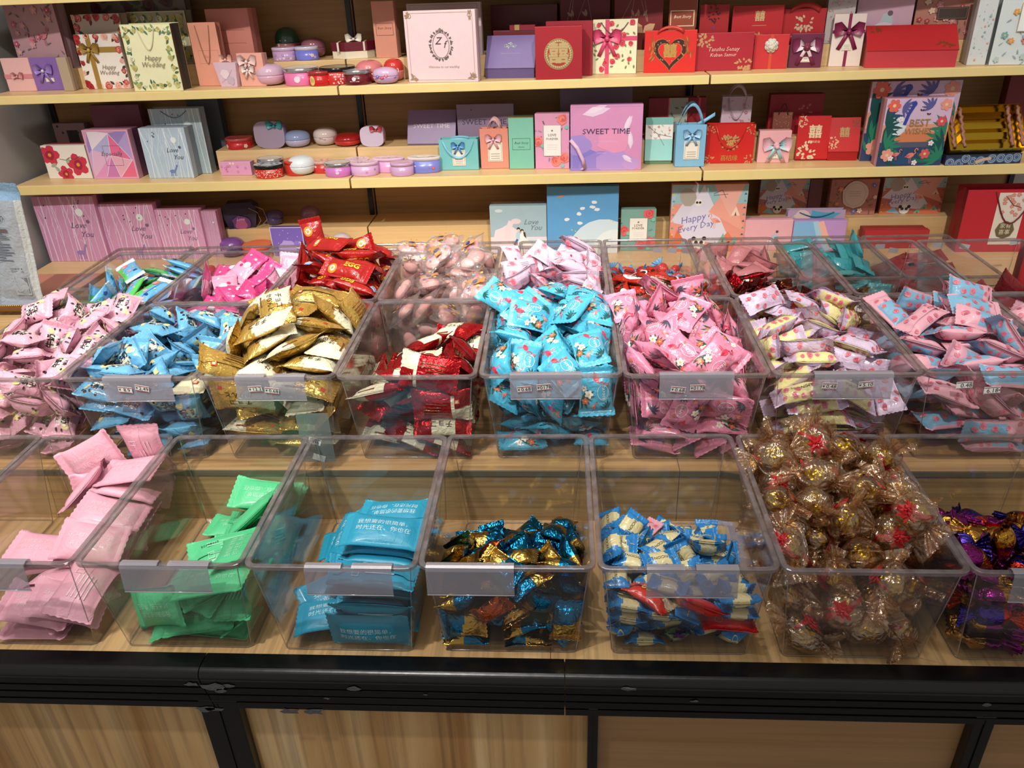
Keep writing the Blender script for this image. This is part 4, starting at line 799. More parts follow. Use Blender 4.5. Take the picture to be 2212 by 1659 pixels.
 'c2': [374,-1010,174,19,0,180,-320,-696,150,0,-10,-41,152,991,165,1,16,-1,-401,-1017,418,-9,5,0,-328,-505,458,6,5,0,435,580,197,0,-22,110,386,-421,163,0,16,68,563,-38,278,8,5,90,354,-905,439,-5,-15,-160,413,-373,508,3,3,0,345,232,460,16,11,153,-481,-726,710,-23,-159,11,410,1016,477,-7,-2,0,46,-669,732,15,-15,141,700,-841,754,48,11,-91,-520,-864,943,-4,38,-54,442,-120,932,5,-3,177,419,-866,871,-11,-7,93,-32,1256,1352,-95,4,0,-459,-252,987,-16,3,-179,-642,1057,1502,-10,-13,133,473,-1071,1140,2,13,1,-501,247,1230,-10,-12,-177,413,1075,1209,-75,-146,-6,148,-653,1049,7,9,-156,-802,-361,1416,-59,71,124,427,354,997,-17,8,-10,-160,-197,1195,19,6,25,482,-238,1217,6,-12,179,375,731,1211,-23,-5,-178,-174,-713,1273,24,-4,77,-236,427,1409,-1,17,-14,111,828,1498,7,7,-18,492,-769,1331,16,-7,180,491,290,1266,-7,-16,-179,158,953,1728,-179,7,-2,673,-309,1409,9,6,91,-204,-39,1489,-8,-13,162,194,-621,1532,-27,-1,54,351,88,1569,-26,1,-19,-218,-487,1585,6,23,-155,567,437,1588,7,-50,-165,769,924,1493,122,-4,-90,-267,-439,1796,-4,23,179,-149,498,1664,-1,-2,-11,-445,-1235,1101,85,-179,0,-721,-913,1373,-154,33,31,-788,462,1616,59,3,-90,-303,244,1834,14,19,-69],
 'c3': [-419,-801,161,0,15,0,-167,-247,129,0,2,-14,-68,-1012,248,1,-30,-177,565,316,151,0,-169,-91,410,-1005,205,2,-23,-179,412,994,313,4,-14,179,-397,-638,435,-51,11,-4,375,-345,201,20,7,50,428,1036,537,-3,8,-1,412,-772,413,-13,21,-11,390,-249,437,2,17,-11,451,1102,815,-33,-7,179,419,-1096,579,-47,0,-180,617,-490,554,27,-8,89,460,610,628,44,-9,-13,445,-1218,896,85,0,-180,499,-630,840,17,-18,-55,409,224,381,2,3,1,120,-927,940,26,28,-177,652,549,950,15,11,-91,-425,-810,834,-2,22,-133,252,476,886,59,-32,-57,-465,-1107,1047,-26,-13,-1,-445,-217,707,-56,18,46,422,849,1118,3,-15,-33,-114,-841,1163,27,-5,179,-654,-18,245,-58,0,90,-192,753,459,-43,-18,93,302,-1179,1399,-111,6,-11,150,-235,964,10,-6,-59,-451,846,568,32,-27,-27,295,-791,1267,24,-22,-178,-759,121,602,-96,-1,89,-335,352,522,-85,20,133,706,-773,1272,-41,-29,-86,-72,-318,1133,1,11,-175,633,-128,907,21,-57,163,729,-358,1297,-48,-38,-86,6,168,1182,39,0,-134],
 'c4': [-442,-985,129,0,2,8,578,-912,143,0,9,91,-60,-367,151,0,-14,-46,420,67,125,0,0,-166,-29,-985,304,26,-32,-144,395,-961,436,-21,29,47,-340,110,149,0,12,138,487,298,344,-3,-3,180,-420,-734,293,28,30,145,586,-449,228,1,34,94,-592,416,279,6,-3,-90,-619,-322,289,24,32,86,-501,531,495,-3,-6,0,-508,-597,554,-13,-19,-128,623,-508,610,-1,23,-92,-527,651,774,42,-6,-1,620,493,593,3,-22,87,-695,-799,860,-34,9,-89,632,-953,704,1,0,-90,-531,-7,461,-19,-20,-171,-564,1087,993,0,14,-1,-349,-957,833,39,51,67,170,-765,658,31,-26,-44,789,304,884,84,23,-92,-597,1106,1229,0,-19,178,559,1067,835,0,30,-1,-659,-99,825,22,45,16,561,-552,892,-29,18,134,-663,362,872,-23,40,-78,559,1094,1080,0,17,-1,-586,-348,1012,37,-12,95,505,-786,1067,7,31,-149,-250,1123,1426,0,-10,1,581,1111,1294,0,-17,179,-281,-398,808,106,23,105,238,-288,867,-46,19,100,-501,285,1145,48,26,-25,311,203,1139,32,-4,-47,68,1328,1610,-12,-11,-112,592,1188,1535,-172,17,-5,-151,-193,631,-114,44,-92,56,18,1073,122,121,-20,132,566,1422,27,-16,43,521,293,1389,-6,11,33,48,714,1235,-135,20,9,-452,-127,1167,25,-152,-17,38,-513,965,-43,-35,78,-565,696,1350,-39,170,-12,730,622,1526,-12,2,-93,-695,1204,1532,-2,5,-175,-2,-1006,830,-90,5,-59,634,-1167,1064,5,69,-82,-406,604,1579,-28,24,-135,720,-80,1238,-44,50,-97,-826,925,1668,-29,-17,145,-25,-214,1275,-42,-11,106,563,-420,1376,14,19,-79,-566,48,1398,157,10,-11,341,424,1637,19,22,-124,-417,-543,1220,-10,38,-99,191,-798,1191,42,19,-51,-745,-665,1278,-50,-20,92,-310,303,1598,-43,-165,2],
 'c5': [-482,-995,157,0,-16,-180,648,-797,195,-41,0,90,-651,256,198,138,1,-90,-468,926,144,0,9,0,-468,-445,181,28,0,113,296,-899,191,-36,0,87,-398,-1025,385,1,0,177,9,-908,265,32,-3,-95,-483,305,446,13,10,3,646,-66,379,-33,-21,88,440,-1043,461,-1,6,1,-602,221,666,-4,13,-82,391,-310,332,-45,153,-20,-523,-373,578,7,17,2,-726,104,952,51,-13,94,152,197,457,5,-1,-12,-644,941,764,21,2,-90,-81,-1206,811,-112,109,-22,-662,898,1011,-6,-4,90,-783,-936,822,-77,64,-79,193,-785,792,3,26,177,-687,1025,1266,-7,-23,92,-480,-679,699,-1,-33,120,667,-925,961,14,-56,169,-568,183,1185,-37,20,-94,798,-365,977,-97,33,-94,-692,721,1321,8,42,-85,-428,-988,777,-53,-26,-149,-18,-180,691,-62,46,24,-372,152,1301,28,-31,105,43,307,1130,2,-28,109,-830,707,1594,10,11,-78,-328,1076,1176,-63,78,-63,-241,-1021,1172,57,10,141,55,-704,953,-22,14,112,-173,88,1401,26,-147,-71,447,375,1177,-4,43,-46,345,679,1105,30,31,-40,-380,-590,1075,-39,20,24,460,-1157,805,76,-6,166,-446,-195,1472,43,-26,-29,-334,683,1564,-101,-49,-110,104,845,1418,10,-22,-5,-404,-325,1121,42,-12,-162,26,148,1690,-11,163,55,409,-137,1301,-53,-19,161,-235,1199,1641,-46,32,-17,174,415,1553,-6,-166,-76,-731,-985,1374,61,-31,134,218,-631,1321,-47,-1,137,262,-975,1418,-124,-36,31,513,-415,1298,-48,-28,148,247,1226,1547,35,-111,58,593,813,1376,-66,0,-89,-523,-927,1527,47,11,116,-90,-729,1394,51,24,-36,-779,-404,1387,-39,-66,36,789,325,1217,-62,-68,-122,-813,91,1509,-133,-71,-44,783,1045,938,91,-77,90],
 'c6': [-46,-1080,125,0,0,0,-269,-395,125,0,0,9,-417,-41,150,-16,0,-1,-434,313,151,0,12,0,79,-1129,381,-44,0,0,-445,-281,357,4,7,1,-434,43,394,-69,-1,-3,265,-797,173,-53,0,0,-416,-753,190,-36,-10,9,-454,-596,442,-16,-8,-177,-420,-945,421,3,-10,10,-131,-1123,639,-6,0,-180,361,-946,470,-46,4,-33,257,-370,626,11,2,-3,440,46,545,-16,-9,179,-268,-744,639,33,-8,-162,504,-49,789,-16,15,174,472,-718,647,-125,11,-34,-56,-98,752,-29,-28,-44,-699,573,415,47,-128,83,-414,779,868,-26,113,51,438,1161,1041,14,5,0,169,-871,803,-13,-2,172,742,-664,452,96,-49,87,-441,277,591,-81,165,10,-549,1115,1001,92,6,149,-756,783,1005,-30,45,-85,-152,-796,979,-10,22,177,541,-276,1002,104,-3,150,177,102,918,-29,-20,-4,469,297,1083,33,173,-27,-505,1233,1333,93,-166,8,-292,-1140,851,-8,7,179,-483,-451,918,-19,-27,-7,-214,212,954,32,15,-169,-723,1074,414,-1,-76,-179,-195,1029,1287,170,18,26,-504,-1155,1032,-8,12,179,232,-275,1117,-104,1,-47,-204,284,1173,16,32,152,725,564,983,-19,-53,-83,-376,666,1145,-128,-17,10,-522,-816,1045,21,39,173,-412,-100,874,144,-31,-28,-509,87,1158,55,-28,-8,-756,397,1031,-47,-48,95,136,504,1241,-45,23,7,199,-1152,1008,25,34,4,-744,-407,1021,-36,24,88,232,734,1301,-27,36,24,134,1094,1399,-172,36,3,-592,1033,1548,-39,176,31,-188,-529,1232,-18,-3,-6,-252,-244,1287,-70,-12,-19,-534,323,1371,41,7,-146,572,1017,1265,22,35,20,533,1218,1460,138,20,-2,730,-910,897,-158,15,-91,-786,-182,1242,85,-34,-73,534,-140,1276,10,180,-47,675,704,1295,-80,-25,-129],
 'c7': [-112,-638,125,0,180,-9,-396,-136,139,0,-6,179,284,-1071,125,0,0,0,-409,150,313,1,3,180,-409,-237,358,-15,-4,-174,-391,643,128,0,-1,0,-53,-850,316,-14,4,-174,-182,541,329,-2,-12,-171,201,-1179,419,85,180,0,-409,-1010,494,-13,-4,-165,-197,-995,679,15,21,23,-446,-371,579,-16,-15,-161,-671,626,530,9,3,-90,-403,-574,348,-54,-16,5,-360,55,549,-14,-2,23,-416,-704,716,26,-11,-160,428,313,1061,-38,18,146,-529,-1124,1000,-13,-156,6,447,-495,509,23,-13,-12,-11,293,806,82,-19,-39,36,-1166,881,-34,41,5,67,-326,695,7,0,163,-353,233,773,29,-14,-40,-458,1153,927,24,-16,1,-526,-737,1013,0,-140,80,-446,-145,803,-3,11,139,-724,540,790,42,-1,-90,-523,1032,1185,-24,-165,9,266,-801,598,19,-42,155,-731,142,982,-34,-17,92,-498,598,1008,-18,5,-65,-168,712,1149,0,-5,-174,90,-1007,1022,49,-19,156,-485,-385,1071,6,17,21,-654,838,1383,8,19,-65,59,1045,1171,-40,29,29,552,-900,596,27,-48,144,-167,336,1146,-19,-1,-169,-86,1220,1375,89,-160,16,264,-1169,1247,-24,-6,-180,-514,-63,1206,33,-166,-9,511,808,1115,13,26,5,511,1157,1251,-35,-31,-175,547,-853,918,-24,-27,-123,258,-111,1107,-4,17,-6,355,468,1319,-17,10,7,474,831,1380,-168,18,2,462,-559,1012,40,-174,27,74,104,1325,26,-3,178,494,241,1453,31,19,-7,558,1186,1520,-2,30,-3,17,-440,1122,77,28,7,413,-397,1278,31,-157,-5,532,615,1521,-33,-15,-174,558,936,1647,-52,-18,-173,-15,-719,1225,38,0,-167,759,-1129,822,47,84,47,679,-204,1353,53,-133,-40,-338,445,1406,-178,-17,36],
 'c8': [-401,-1066,149,-4,7,-1,-105,-416,125,0,0,-24,-423,91,165,0,-17,-180,414,1073,159,0,-15,1,-652,-562,275,-13,-7,-91,369,-64,125,0,0,-6,-133,380,228,-14,23,28,-103,1074,171,0,162,2,-98,-793,223,42,-12,155,389,-305,282,42,6,-24,259,763,207,-103,0,-4,-390,1085,300,0,17,-179,408,-943,233,44,-13,151,130,-536,347,0,-5,-15,390,314,201,0,23,35,337,535,409,-3,-8,3,-109,-1094,406,10,-14,-1,-391,-477,468,4,5,152,397,155,491,-7,-1,163,-430,1102,535,0,6,-180,-462,-1094,679,15,-12,175,-91,-246,476,-41,-14,-27,474,649,661,-2,-18,1,-518,1130,843,0,-27,178,-208,-859,703,-57,1,-21,-87,-51,587,42,4,163,-335,656,315,-1,29,179,-80,993,783,-10,-39,-163,224,-681,628,46,-12,178,-394,403,498,3,-6,-18,-420,750,590,3,4,-8,472,1103,530,-7,32,-3,-141,-485,766,29,17,-176,-54,243,692,-6,-5,-176,-7,604,764,-3,3,177,463,990,808,-36,-164,9,564,-592,776,-19,-10,-67,417,-31,742,15,-9,-163,469,678,938,9,-6,-180,-185,1230,1055,-95,19,-1,-491,-276,733,21,41,-180,465,316,879,25,-1,-3,520,838,1198,10,20,-167,483,1159,1086,-144,14,4,750,-730,479,-96,14,-91,193,8,947,9,13,169,343,366,1137,-13,17,179,18,710,1180,13,22,121,290,-365,974,26,-9,-178,-295,51,952,18,31,-174,-466,555,853,-6,24,171,153,1078,1325,34,-14,-5,460,-84,1190,4,-10,-156,-416,197,1088,13,33,178,-510,561,1073,3,-27,-1,-471,974,1194,26,-24,10,-773,-39,716,-96,30,87,-540,204,1264,161,-30,8,-505,494,1370,53,155,7,-488,804,1342,-27,157,7],
 'd0': [418,507,251,0,-11,0,418,149,355,20,12,-178,424,-188,410,26,4,-176,426,39,551,-2,-15,15,298,1073,214,-18,-4,0,265,516,533,-9,-16,20,291,-254,641,-14,23,163,450,243,694,-14,-14,17,443,909,441,165,-13,5,516,-1106,627,-31,56,50,171,-646,527,129,-37,-8,312,-463,772,-17,25,168,442,-741,587,65,-17,-147,130,860,499,-17,-18,12,300,1198,457,94,3,172,428,-951,660,69,-165,22,530,797,836,-15,28,172,502,-969,961,38,-20,-130,-409,1225,700,102,155,2,85,-980,875,49,24,-152,476,-117,850,33,8,-171,217,217,763,-14,-20,19,196,911,924,15,-6,-19,437,1194,843,-59,20,-2,249,64,925,-8,19,-168,188,539,983,12,12,166,-34,1008,1136,32,179,-26,-186,-192,846,-11,19,161,-127,728,988,-14,-23,-9,-437,1040,956,165,-11,-15,-429,778,1088,24,2,-50,482,1146,1069,23,-20,178,-453,-843,987,3,15,-169,-167,89,1068,-21,-22,83,-519,845,1229,24,2,-51,499,1155,1217,157,20,-2,-466,-940,1126,-9,-12,36,-555,-38,848,7,-46,-3,-635,605,971,88,-21,-54,-742,458,1007,73,-66,122,-526,-417,849,-19,-37,10,-711,-193,960,102,-28,66,-826,115,922,96,-36,-92,751,236,1048,-67,19,109,282,33,1122,-172,-9,66,-653,-625,1044,-137,-21,-107],
 'd1': [-481,-1040,686,-8,-11,1,185,1112,870,-29,-11,179,-502,-73,677,20,14,7,-492,-855,798,-8,-11,1,-562,-230,804,19,-10,77,-520,1105,1106,-13,3,-180,-653,-723,914,-11,-3,90,-35,-160,641,18,24,49,668,1139,1071,-12,57,-98,466,-649,505,37,1,125,479,468,669,24,9,2,461,955,1068,-53,-23,167,67,35,773,7,-11,-178,-159,988,1260,14,-28,50,-75,559,886,0,-32,95,482,-525,735,-23,-1,4,-397,372,1022,-1,23,-64,-621,505,886,25,31,-78,146,-423,852,24,-10,-179,-55,173,985,-36,-12,-121,403,627,940,-20,-31,160,606,-388,854,21,21,102,307,198,919,-19,-33,-179,824,196,859,84,11,-91,308,-407,1018,-2,21,109,680,40,962,88,-33,-95,-803,429,1078,-79,-41,95,550,281,1051,-77,10,-105],
 'd2': [325,-395,126,0,-1,1,276,-1051,161,0,-13,-179,397,-436,401,0,20,-180,291,162,201,-13,-16,-150,320,-737,229,77,180,1,641,264,344,-18,2,90,312,696,190,13,14,31,451,-51,564,2,-21,-54,369,691,478,-11,8,178,335,1084,311,36,-14,179,348,-1068,380,0,6,1,153,295,538,-34,-22,10,438,667,741,-12,22,174,675,1198,811,93,96,3,292,1095,676,88,-3,-23,-394,499,1029,15,-2,-6,-384,131,924,-48,-8,-8,-835,480,1364,-97,-37,94,-443,1014,1330,4,34,19,-452,-494,1102,33,-14,160,-222,150,1205,15,-7,-167,-504,328,1389,5,-151,69,674,-809,649,32,-25,87,211,-193,1150,-10,-34,175,724,498,1044,152,-12,89,182,1072,1368,20,-151,-22,62,-544,1055,-20,39,1,-146,370,1446,25,-31,162,461,1160,1479,-11,17,-4,431,-590,1122,14,-24,-180,480,-31,1232,-38,22,-39,462,430,1209,34,30,-72,374,-1042,897,-121,-5,20,431,-551,1358,163,15,-12,103,820,1602,-73,18,172,196,-118,1530,35,8,-15,428,218,1471,-34,5,-22,285,482,1605,148,0,-4,-768,1286,1633,57,78,-30,341,-1047,1173,-12,-177,-12,-335,756,1752,16,-9,-34],
 'd3': [411,-988,134,0,0,0,397,-419,162,0,13,93,474,-1010,397,0,17,179,535,142,166,0,15,93,-96,-781,248,54,0,-112,457,992,219,0,-28,178,-411,-510,225,13,22,-126,-63,-1115,694,47,-7,-179,497,456,364,5,-5,104,651,-1151,937,22,97,-41,592,331,578,8,-9,89,-675,-225,385,-81,-19,76,140,278,655,43,-1,-63,-539,-655,604,-9,-30,-175,-475,434,599,-24,14,176,588,-603,511,4,-36,-86,-179,-37,653,10,14,-59,499,1050,875,14,10,1,-90,-703,673,-16,26,20,-206,-342,857,-3,-6,-103,506,587,933,-22,-17,116,-636,-736,987,38,6,-96,-95,-69,1012,-8,25,52,-506,229,954,47,8,-178,768,-211,901,-85,-1,96,125,-906,938,29,2,96,-647,995,1206,15,26,-86,-526,-1092,412,0,83,54,318,-207,969,96,36,42,436,-300,555,-8,145,-93,221,169,1060,46,1,161,753,990,1208,39,67,35,-731,-368,1212,127,5,90,23,644,1126,-28,0,-178,-757,1071,1523,4,8,9,518,-665,971,12,-24,113,487,478,1195,20,14,-9,18,1087,1382,16,-3,-3,550,-580,1241,19,-18,95,415,89,1366,7,-8,-173,447,813,1592,31,12,-80,710,-832,1439,-13,-13,81,-655,579,1221,-26,-107,-72,-38,587,1413,-29,27,177,-238,-926,1122,-136,5,-96,551,135,1616,-4,170,67,-140,1073,1633,3,-7,5,-239,-238,1307,-6,5,109,-156,431,1579,-7,28,-144,-667,209,1349,3,-56,-98],
 'd4': [456,827,675,7,-16,3,-665,-1152,466,-45,-97,-42,-71,369,734,17,-172,50,457,-248,884,-111,16,9,-562,-322,602,-43,44,151,63,-504,1073,-30,33,-25,-482,444,942,10,-11,179,-444,50,948,-20,-5,4,-472,803,975,-2,-7,176,-481,-515,1144,-21,-21,-44,-706,776,1327,12,-36,116,511,-817,1076,-71,135,37,461,-161,1186,-31,23,22,439,350,960,5,-10,-153,749,-439,1131,-50,61,-87,722,641,1035,19,159,-88,-188,327,1113,32,23,70,-186,906,1256,29,24,-31,491,88,1257,-54,0,3,-626,81,1217,-101,6,-128,478,999,1298,-163,23,-14,-731,-510,874,-138,-17,-92,69,280,1251,26,-31,-128,529,1195,1489,-30,29,-3,-17,752,1403,37,33,-11,785,592,1353,-135,-3,90,357,290,1412,0,-23,-159,-565,480,1318,-53,-4,-142,296,622,1395,-58,-167,28],
 'd5': [-377,-668,113,180,9,0,-357,206,91,0,1,-5,-390,-776,257,-2,-11,-176,-394,-1026,291,20,9,13,-385,256,330,-36,2,-178,-728,55,447,2,25,-87,-407,-1218,649,-84,-14,-7,-748,1126,467,-20,74,-63,-727,-636,435,11,-3,-90,410,1212,724,-52,-170,-1,-401,-321,620,18,-9,19,651,875,484,-8,135,101,-215,29,983,-41,-14,-139,-490,-938,962,-66,15,-22,-134,-141,851,9,12,39,-31,882,815,-40,2,-177,-337,-1039,1114,-158,12,-15,-146,-147,1026,-43,-11,-136,-444,297,1010,14,11,176,44,734,890,24,10,-11,325,-1212,1045,-13,-171,1,282,-98,962,-32,-16,-165,367,97,841,-18,153,95,-417,666,999,16,-13,25,290,-236,1051,-40,-18,-167,-509,198,1153,-8,173,-43,521,453,823,15,-32,136,605,11,734,156,30,-84,466,-1221,1165,-13,-8,-179,346,-650,1071,26,-8,173,433,-504,932,-66,-160,-13,508,-357,1075,19,-148,-9,-659,-325,1030,39,5,-84,4,502,950,-18,-157,-6,765,825,788,-25,1,-90,212,-1235,1320,13,-2,0,473,-913,1171,11,-164,-3,468,-588,1171,-25,10,-2,792,-83,789,84,63,80,-822,-412,843,-83,34,-86],
 'd6': [424,937,470,-19,18,-178,102,881,559,38,40,170,302,1062,601,-28,27,162,-59,1043,532,-24,-38,-27,-460,-190,686,21,-7,-172,213,360,642,-57,-29,-176,-126,1172,583,-37,-25,-2,-256,-332,761,-111,-8,14,-224,-107,773,-22,13,1,-170,735,560,34,45,179,-416,997,436,2,35,149,-741,-726,365,135,23,88,545,597,583,4,-146,52,37,561,711,-70,9,38,-318,984,682,-22,151,-37,396,-18,643,14,26,-48,-524,261,543,99,-35,33,-516,591,400,-29,42,168,-117,1203,761,142,-14,1,-16,-1225,921,87,-11,10,113,-534,961,-50,12,175,85,23,807,-165,7,-39,-534,68,662,59,45,-134,-581,431,507,51,50,-150,-584,949,557,-133,-61,-12,-475,-1213,694,99,121,14,-474,-616,802,-34,9,168,571,-174,720,-30,42,-121,566,222,729,-21,-160,55,-519,737,567,-33,-50,-9,-610,1185,663,-31,-61,9,-771,-1125,795,-5,75,-68,470,-933,894,-64,-162,-33,-743,22,608,-102,46,-108,-760,617,541,-134,3,-90,-651,851,749,-47,-4,107,-484,-849,961,174,-14,-21,-470,-847,822,-8,-13,-11,-118,-752,987,14,-5,-31,769,-247,632,35,-3,-90,-791,433,736,-93,-21,83],
 'd7': [-708,884,246,2,151,93,-307,1155,408,178,17,-2,401,370,417,21,-5,150,382,-255,425,15,-160,-33,-399,-1156,462,144,-11,3,-550,694,484,-7,-4,-63,-294,918,485,21,-18,174,-485,-52,536,-10,178,-51,-444,-502,553,-22,-38,-22,-391,-987,586,-37,5,-174,23,523,599,19,18,82,-356,271,618,-2,-12,-141,-272,595,640,-46,4,46,-295,-29,662,1,-164,44,-774,-399,681,-62,75,69,-319,-1117,694,-111,-5,7,-757,224,707,-26,141,-94,-812,468,737,-83,-39,-94,-40,-76,739,37,-156,31,-421,-836,756,-35,174,3,-129,-1245,776,-95,-171,1,-428,-514,817,-27,5,-157],
 'd8': [-426,1019,111,0,-10,180,-145,1007,178,-2,21,-7,325,554,324,-55,-16,168,367,395,333,53,21,-16,38,759,347,56,3,-13,11,170,375,-17,-14,168,426,905,387,-22,-28,130,443,117,397,-8,-22,178,-102,-497,493,19,2,-10,67,-794,523,24,6,6,458,150,546,9,22,-2,411,-166,602,30,19,-16,771,861,602,94,-11,101],
 'e1': [678,1058,873,47,29,-155,676,-1065,895,-21,-6,89,-613,-1105,822,40,7,-171,-329,118,711,-30,12,-125,-114,-219,743,-48,-13,168,278,208,810,-6,-179,-77,-138,-1070,786,-149,35,-81,-296,-657,803,40,20,-56,-658,625,848,-160,17,-88,162,806,807,49,-36,-144,-645,-712,946,-14,11,179,269,-1093,915,-24,140,-5,395,-198,827,-123,5,6,669,218,920,165,57,7,-176,1113,795,-132,-109,-9,690,671,944,73,-6,62,-302,-820,1119,-29,178,36,696,-480,866,113,1,71,-643,193,972,2,-167,-6,-217,684,987,11,-28,-1,-648,1084,895,159,27,82,252,1150,717,0,98,-90,-667,-411,1172,-4,6,96,363,-635,1016,-61,4,-55,-625,-228,885,-176,14,77,759,349,1223,147,57,-27,-97,218,972,-177,-7,3,357,1002,1098,-164,0,-39,-44,-1114,1214,-176,55,7,542,-307,1158,13,-11,-39,-324,-141,1131,70,-69,-57,-14,-426,1020,-149,17,59],
 'e2': [-516,209,663,-2,19,-176,676,436,585,-2,9,-91,-327,-1155,663,-47,-12,-179,32,-892,767,48,1,130,-481,-533,594,35,4,-9,158,-532,659,-9,11,-45,-506,513,700,-56,-5,14,482,-10,654,-13,10,-32,507,1052,612,42,0,-173,-779,-1128,823,-100,-85,-79,523,-946,567,-3,36,-47,-530,-168,701,-33,7,-8,505,-351,574,36,-27,176,-719,541,885,33,-39,-94,709,146,824,-30,8,95,474,1210,796,90,-6,0,-622,-846,738,34,58,111,537,-1122,728,-17,-27,-178,-285,-84,855,-66,25,-13,787,-532,765,-84,-15,89,-190,837,592,-74,-5,16,370,501,709,13,34,177,-218,1118,616,-24,-5,0,370,941,899,-17,-30,152,-278,-930,910,-78,-22,-48,359,-650,867,-14,-2,28,-524,-484,846,-9,4,-177,363,-247,871,-21,-21,-1,-52,283,739,-61,-11,-93,481,261,980,-32,-18,103,-187,1153,886,36,28,-177,525,791,989,38,-1,36,-154,-711,1013,-18,0,-37,529,-908,980,-19,-18,174,-722,-494,1011,-22,-10,91,104,-435,971,-17,29,178,-695,970,795,-52,30,76,154,279,872,166,5,-84],
 'e4': [489,-1113,424,-25,-1,0,432,-39,474,0,-2,-16,-317,-928,434,27,4,-91,464,-710,492,-29,5,-165,253,-445,420,-18,-8,142,-305,398,445,-19,19,11,-123,892,446,-20,11,-67,522,773,552,-50,-3,-135,441,-890,592,-30,-1,-175,-508,-192,493,34,-9,-92,680,-124,616,14,-4,90,-109,526,594,-19,6,136,673,465,544,-12,22,-92,-475,954,629,3,-12,28,332,1148,505,49,17,-179,-661,-929,429,1,3,-90,249,-525,655,-10,-16,-15,269,-97,667,-7,164,-7,-134,54,517,-14,31,-39,325,329,620,-19,-27,17,-457,527,697,-1,10,-110,115,1117,680,-5,-17,1,-510,-727,594,13,1,180,522,-1127,715,15,-177,0],
 'e5': [251,1094,681,-1,-9,179,-476,-1099,751,-2,1,180,207,166,674,40,176,32,-387,1103,798,1,-4,0,-563,-592,701,-7,-140,51,-509,-1128,1001,-14,18,2,-37,634,721,-28,5,26,-413,626,889,0,-5,14,-485,-29,797,0,17,-179,442,158,935,-8,-8,-28,-499,1061,973,-1,0,-180,-275,-400,911,-12,-159,-80,-122,271,980,-27,6,21,149,1040,944,-4,-31,159,178,-977,788,27,-19,177,229,-538,869,18,16,10,-522,407,1074,-1,7,54,510,699,829,10,27,4,292,-921,922,24,-23,-174,135,-115,1092,-12,5,-100,-42,520,1126,-6,-14,-174,558,898,992,32,7,118,464,-1180,997,-53,-153,2,-465,-596,1007,-18,178,-36,520,341,1112,-20,18,-5,276,860,1188,-4,6,150,521,-772,945,32,-32,171,475,-383,1010,8,39,-4,-616,-723,1165,8,179,73,491,1193,1119,-54,17,-1,751,-615,1017,-63,-26,-96,-677,241,819,-17,41,85],
 'e6': [-453,-260,518,-71,-2,170,615,377,545,21,14,-175,493,664,506,20,16,172,502,-954,531,-34,-9,-79,233,475,596,-4,-2,-18,-434,832,522,54,-8,-18,-427,1116,702,-82,-8,134,-651,-921,561,33,-37,-21,185,-966,582,-73,-68,95,237,-327,551,25,-18,-55,-47,-70,505,-6,-19,-133,658,-140,622,14,-32,-6,-605,484,735,-50,-19,179,610,130,658,-61,-25,11,-617,699,612,-54,13,167,742,713,710,45,-16,-88,-733,1144,693,-2,-50,97,382,1162,591,-18,13,-179,-76,-973,548,61,-31,-33,-725,-550,583,156,9,89,32,-671,723,15,45,19,-409,116,560,64,-12,-55,411,-220,734,39,26,143,-244,369,626,-179,26,37,276,258,775,-8,3,-22,-525,898,783,64,-18,-17,128,795,661,-30,-14,-62,-35,1097,735,10,-19,-171,330,1056,773,20,15,-63,-366,-1010,499,15,-2,-75,740,-795,622,142,15,-92,-230,-540,553,-10,2,-7,652,-439,744,-98,-2,-152,-624,-41,717,24,0,3,611,-67,873,4,-5,-21,-102,147,736,-22,26,-64,374,514,801,4,-7,160,-395,624,879,-39,11,-11,711,1058,757,67,7,-126,-752,-1055,744,37,5,-90,181,-1199,735,-92,-128,-1,-703,-482,846,166,-50,10,-502,-284,793,-13,-45,120,226,106,563,44,-42,-94,110,26,852,-27,-23,96,-85,749,829,-68,-31,-50,401,833,889,-26,-43,130,-338,-1181,741,28,-13,-179,439,-1101,810,13,-32,-94,-325,-542,802,-11,29,-5,308,-645,730,-59,-19,101,-347,-777,701,-85,-13,-13,79,-378,744,-29,53,128,-721,235,731,27,75,97,-498,-929,881,20,2,-90,-107,-997,845,22,-178,12,-194,-235,806,25,51,-8,676,-879,853,-26,14,123],
 'e7': [-549,1101,747,5,21,-2,412,-540,773,-25,-11,30,-203,474,684,23,2,31,-523,1169,973,-39,-21,178,-669,-1103,743,-8,51,83,205,-310,831,-8,22,154,532,5,713,24,10,-175,-387,331,822,-20,-16,145,180,778,646,27,-13,-30,-601,688,827,74,-5,44,223,1121,845,19,4,0,-502,-857,657,66,8,173,680,-828,816,-21,33,-94,-544,-73,736,1,-26,0,499,28,877,19,13,167,-93,545,978,-20,-16,144,141,758,860,-26,-12,160,-271,869,874,-61,121,82,383,1094,984,-15,-23,168,521,-1156,790,-49,-10,-179,-688,-14,849,-26,-5,91,511,187,983,23,-2,-155,-562,448,1052,15,14,-122,509,451,819,-15,-168,-7,-314,1150,1187,-91,7,32,509,981,1080,17,-24,89,-509,-659,807,36,9,-165,83,-678,865,6,-24,38,-487,-246,1007,9,14,16,325,341,1102,16,1,152,-149,209,1010,38,25,4,124,895,1147,-12,39,-129,-728,771,1112,66,-110,63,805,935,964,-90,36,-82,-635,-521,879,-30,39,71,231,-165,1150,12,-9,39,-97,-150,1028,-1,15,-3,559,515,1110,-51,23,-10],
